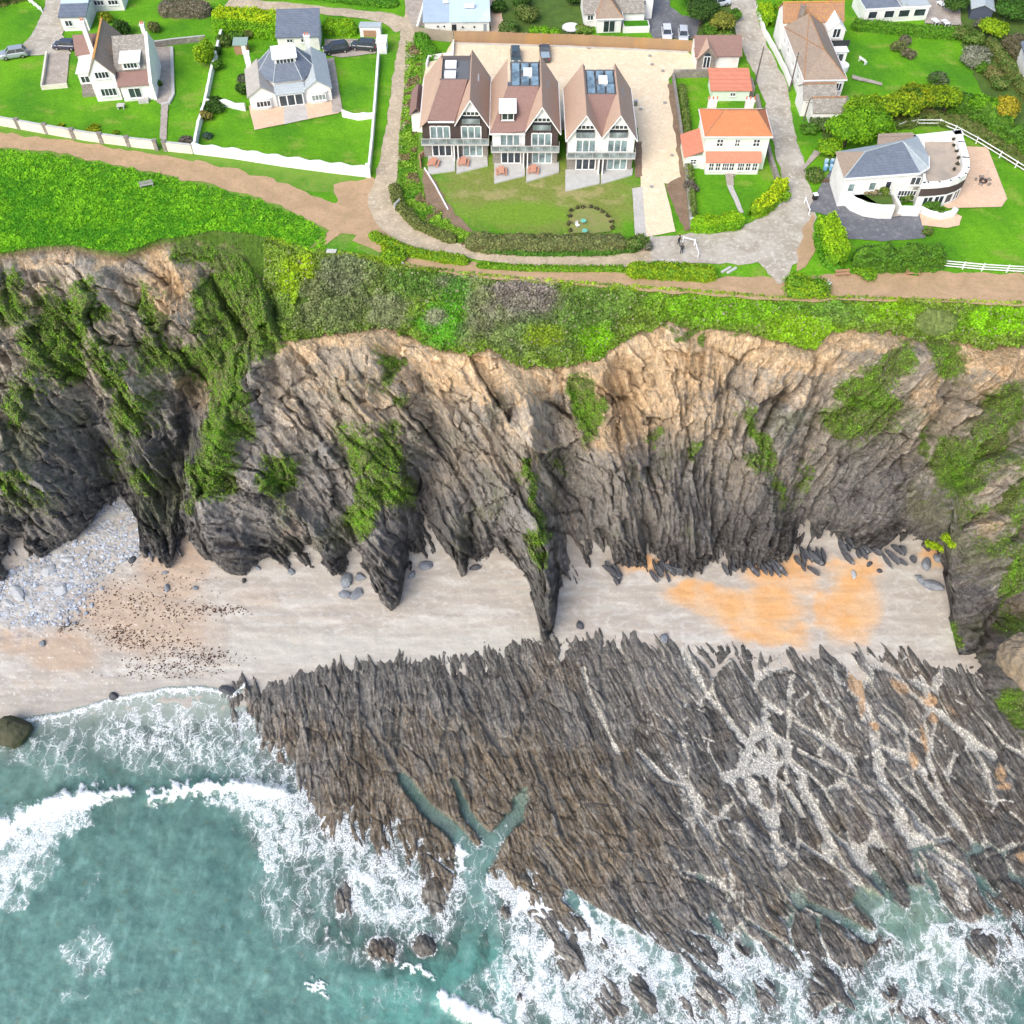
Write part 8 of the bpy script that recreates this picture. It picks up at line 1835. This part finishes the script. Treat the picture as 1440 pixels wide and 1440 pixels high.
for k in range(6): Q.append(np.stack([ring(k, -.3, 1), ring(k + 1, -.3, 1), ring(k + 1, .25, .8), ring(k, .25, .8)], 1))
for k in (0, 2, 4): Q.append(np.stack([ring(k, .25, .8), ring(k + 1, .25, .8), ring(k + 2, .25, .8), np.stack([x_, y_, z_ + sz * .42], 1)], 1))
M_PEB = leaf_mat('pebbles', 0.0)
o = quads('pebbles', np.concatenate(Q), M_PEB, np.concatenate([Cc] * 9)); tag(o, 'bank of pale blue grey pebbles at the top of the beach', None, None, 'stuff')
# seaweed on the left sand
n = 3600; cl_ = [(215, 905, 46, 9, .5), (270, 915, 40, 8, .4), (190, 896, 34, 7, .3), (250, 935, 46, 6, .4), (100, 870, 26, 7, -.6), (85, 880, 12, 5, 0), (150, 775, 22, 3, -.1), (45, 818, 18, 4, -.6), (205, 850, 60, 10, 0), (250, 862, 40, 8, .2), (165, 890, 20, 10, 0), (220, 945, 40, 6, 0), (310, 858, 26, 3, 0), (230, 820, 50, 14, 0), (290, 925, 30, 5, 0), (60, 880, 40, 5, .1), (40, 810, 40, 3, -.5), (120, 840, 26, 4, -.7)]
pi_ = r2_.integers(0, len(cl_), n); ca = np.array(cl_); gx = r2_.normal(size=n) * ca[pi_, 2] * .8; gy = r2_.normal(size=n) * ca[pi_, 3] * 1.1
pu = ca[pi_, 0] + gx; pv = ca[pi_, 1] + gy + gx * ca[pi_, 4] * .3; pu = pu + 2.5 * np.sin(pv * 1.3); keep = (fbm(pu / 7, pv / 5, 881, 3) > -.12) & (pv < 955); pu, pv = pu[keep], pv[keep]; n = len(pu)
rip_ = fbm(pu / 60, pv / 9, 301, 4); x_, y_, z_ = Pn(pu, pv, zsand(pu, pv) + rip_ * .06 + fbm(pu / 30, pv / 20, 303, 4) * .14 + .05)
cb = var((.085, .05, .035), n, .5)
o = merge('seaweed', [(leaves(np.stack([x_, y_, z_], 1), np.tile(np.array([[0, 0, 1.0]]), (n, 1)), .11, cb, .25), cb)], 'scattered dark seaweed on the brown sand', 'seaweed', None, 'stuff')

for k, (x, y) in enumerate([(914, 78), (917, 90), (932, 99), (901, 153), (935, 144), (828, 67), (895, 68), (916, 262), (945, 218)]):
    m = MB(); m.box(-.28, .28, -.28, .28, 0, .02); o = m.build('drain_cover', M_GREYW, None); o.location = P(x, y, LEVEL[0] + .02); tag(o, 'small square drain cover set in the cream gravel', 'drain cover', 'drain covers in the car park')
t = empty('meter_cabinet', P(893.5, 149, .05), 0, 'grey green cabinet at the rear corner of the white flats', 'cabinet'); bx(t, 'cabinet_body', plain('cabinet green', (.16, .19, .15)), (-.25, .25, -.2, .2, 0, .9)); bx(t, 'cabinet_lid', M_GREYFR, (-.28, .28, -.23, .23, .9, .95))
t = empty('wheelie_bin', P(970, 72, 0), 0, 'dark bin at the right end of the brown fence', 'bin'); bx(t, 'bin_body', M_BLACK, (-.35, .35, -.3, .3, 0, 1.0)); bx(t, 'lid', M_GREYFR, (-.38, .38, -.34, .34, 1.0, 1.06))
t = empty('information_sign', P(559, 293, 0), R(60), 'white sign board on the bend of the lane', 'sign'); bx(t, 'board', M_FRAME, (-.75, .75, -.03, .03, .35, 1.25)); bx(t, 'post', M_TIMBER, (-.6, -.52, .03, .1, 0, 1.3)); bx(t, 'post', M_TIMBER, (.52, .6, .03, .1, 0, 1.3))
for k, (x, y, lb) in enumerate([(972, 315, 'pale stone pillar at the car park exit'), (1095, 290, 'small white post stone on the lane edge by the hedge')]):
    m = MB(); m.box(-.25, .25, -.25, .25, 0, .9 if k == 0 else .35); m.box(-.3, .3, -.3, .3, .9 if k == 0 else .35, 1.0 if k == 0 else .42); o = m.build('stone_pillar', M_CONC, None); o.location = P(x, y, 0); tag(o, lb, 'pillar')
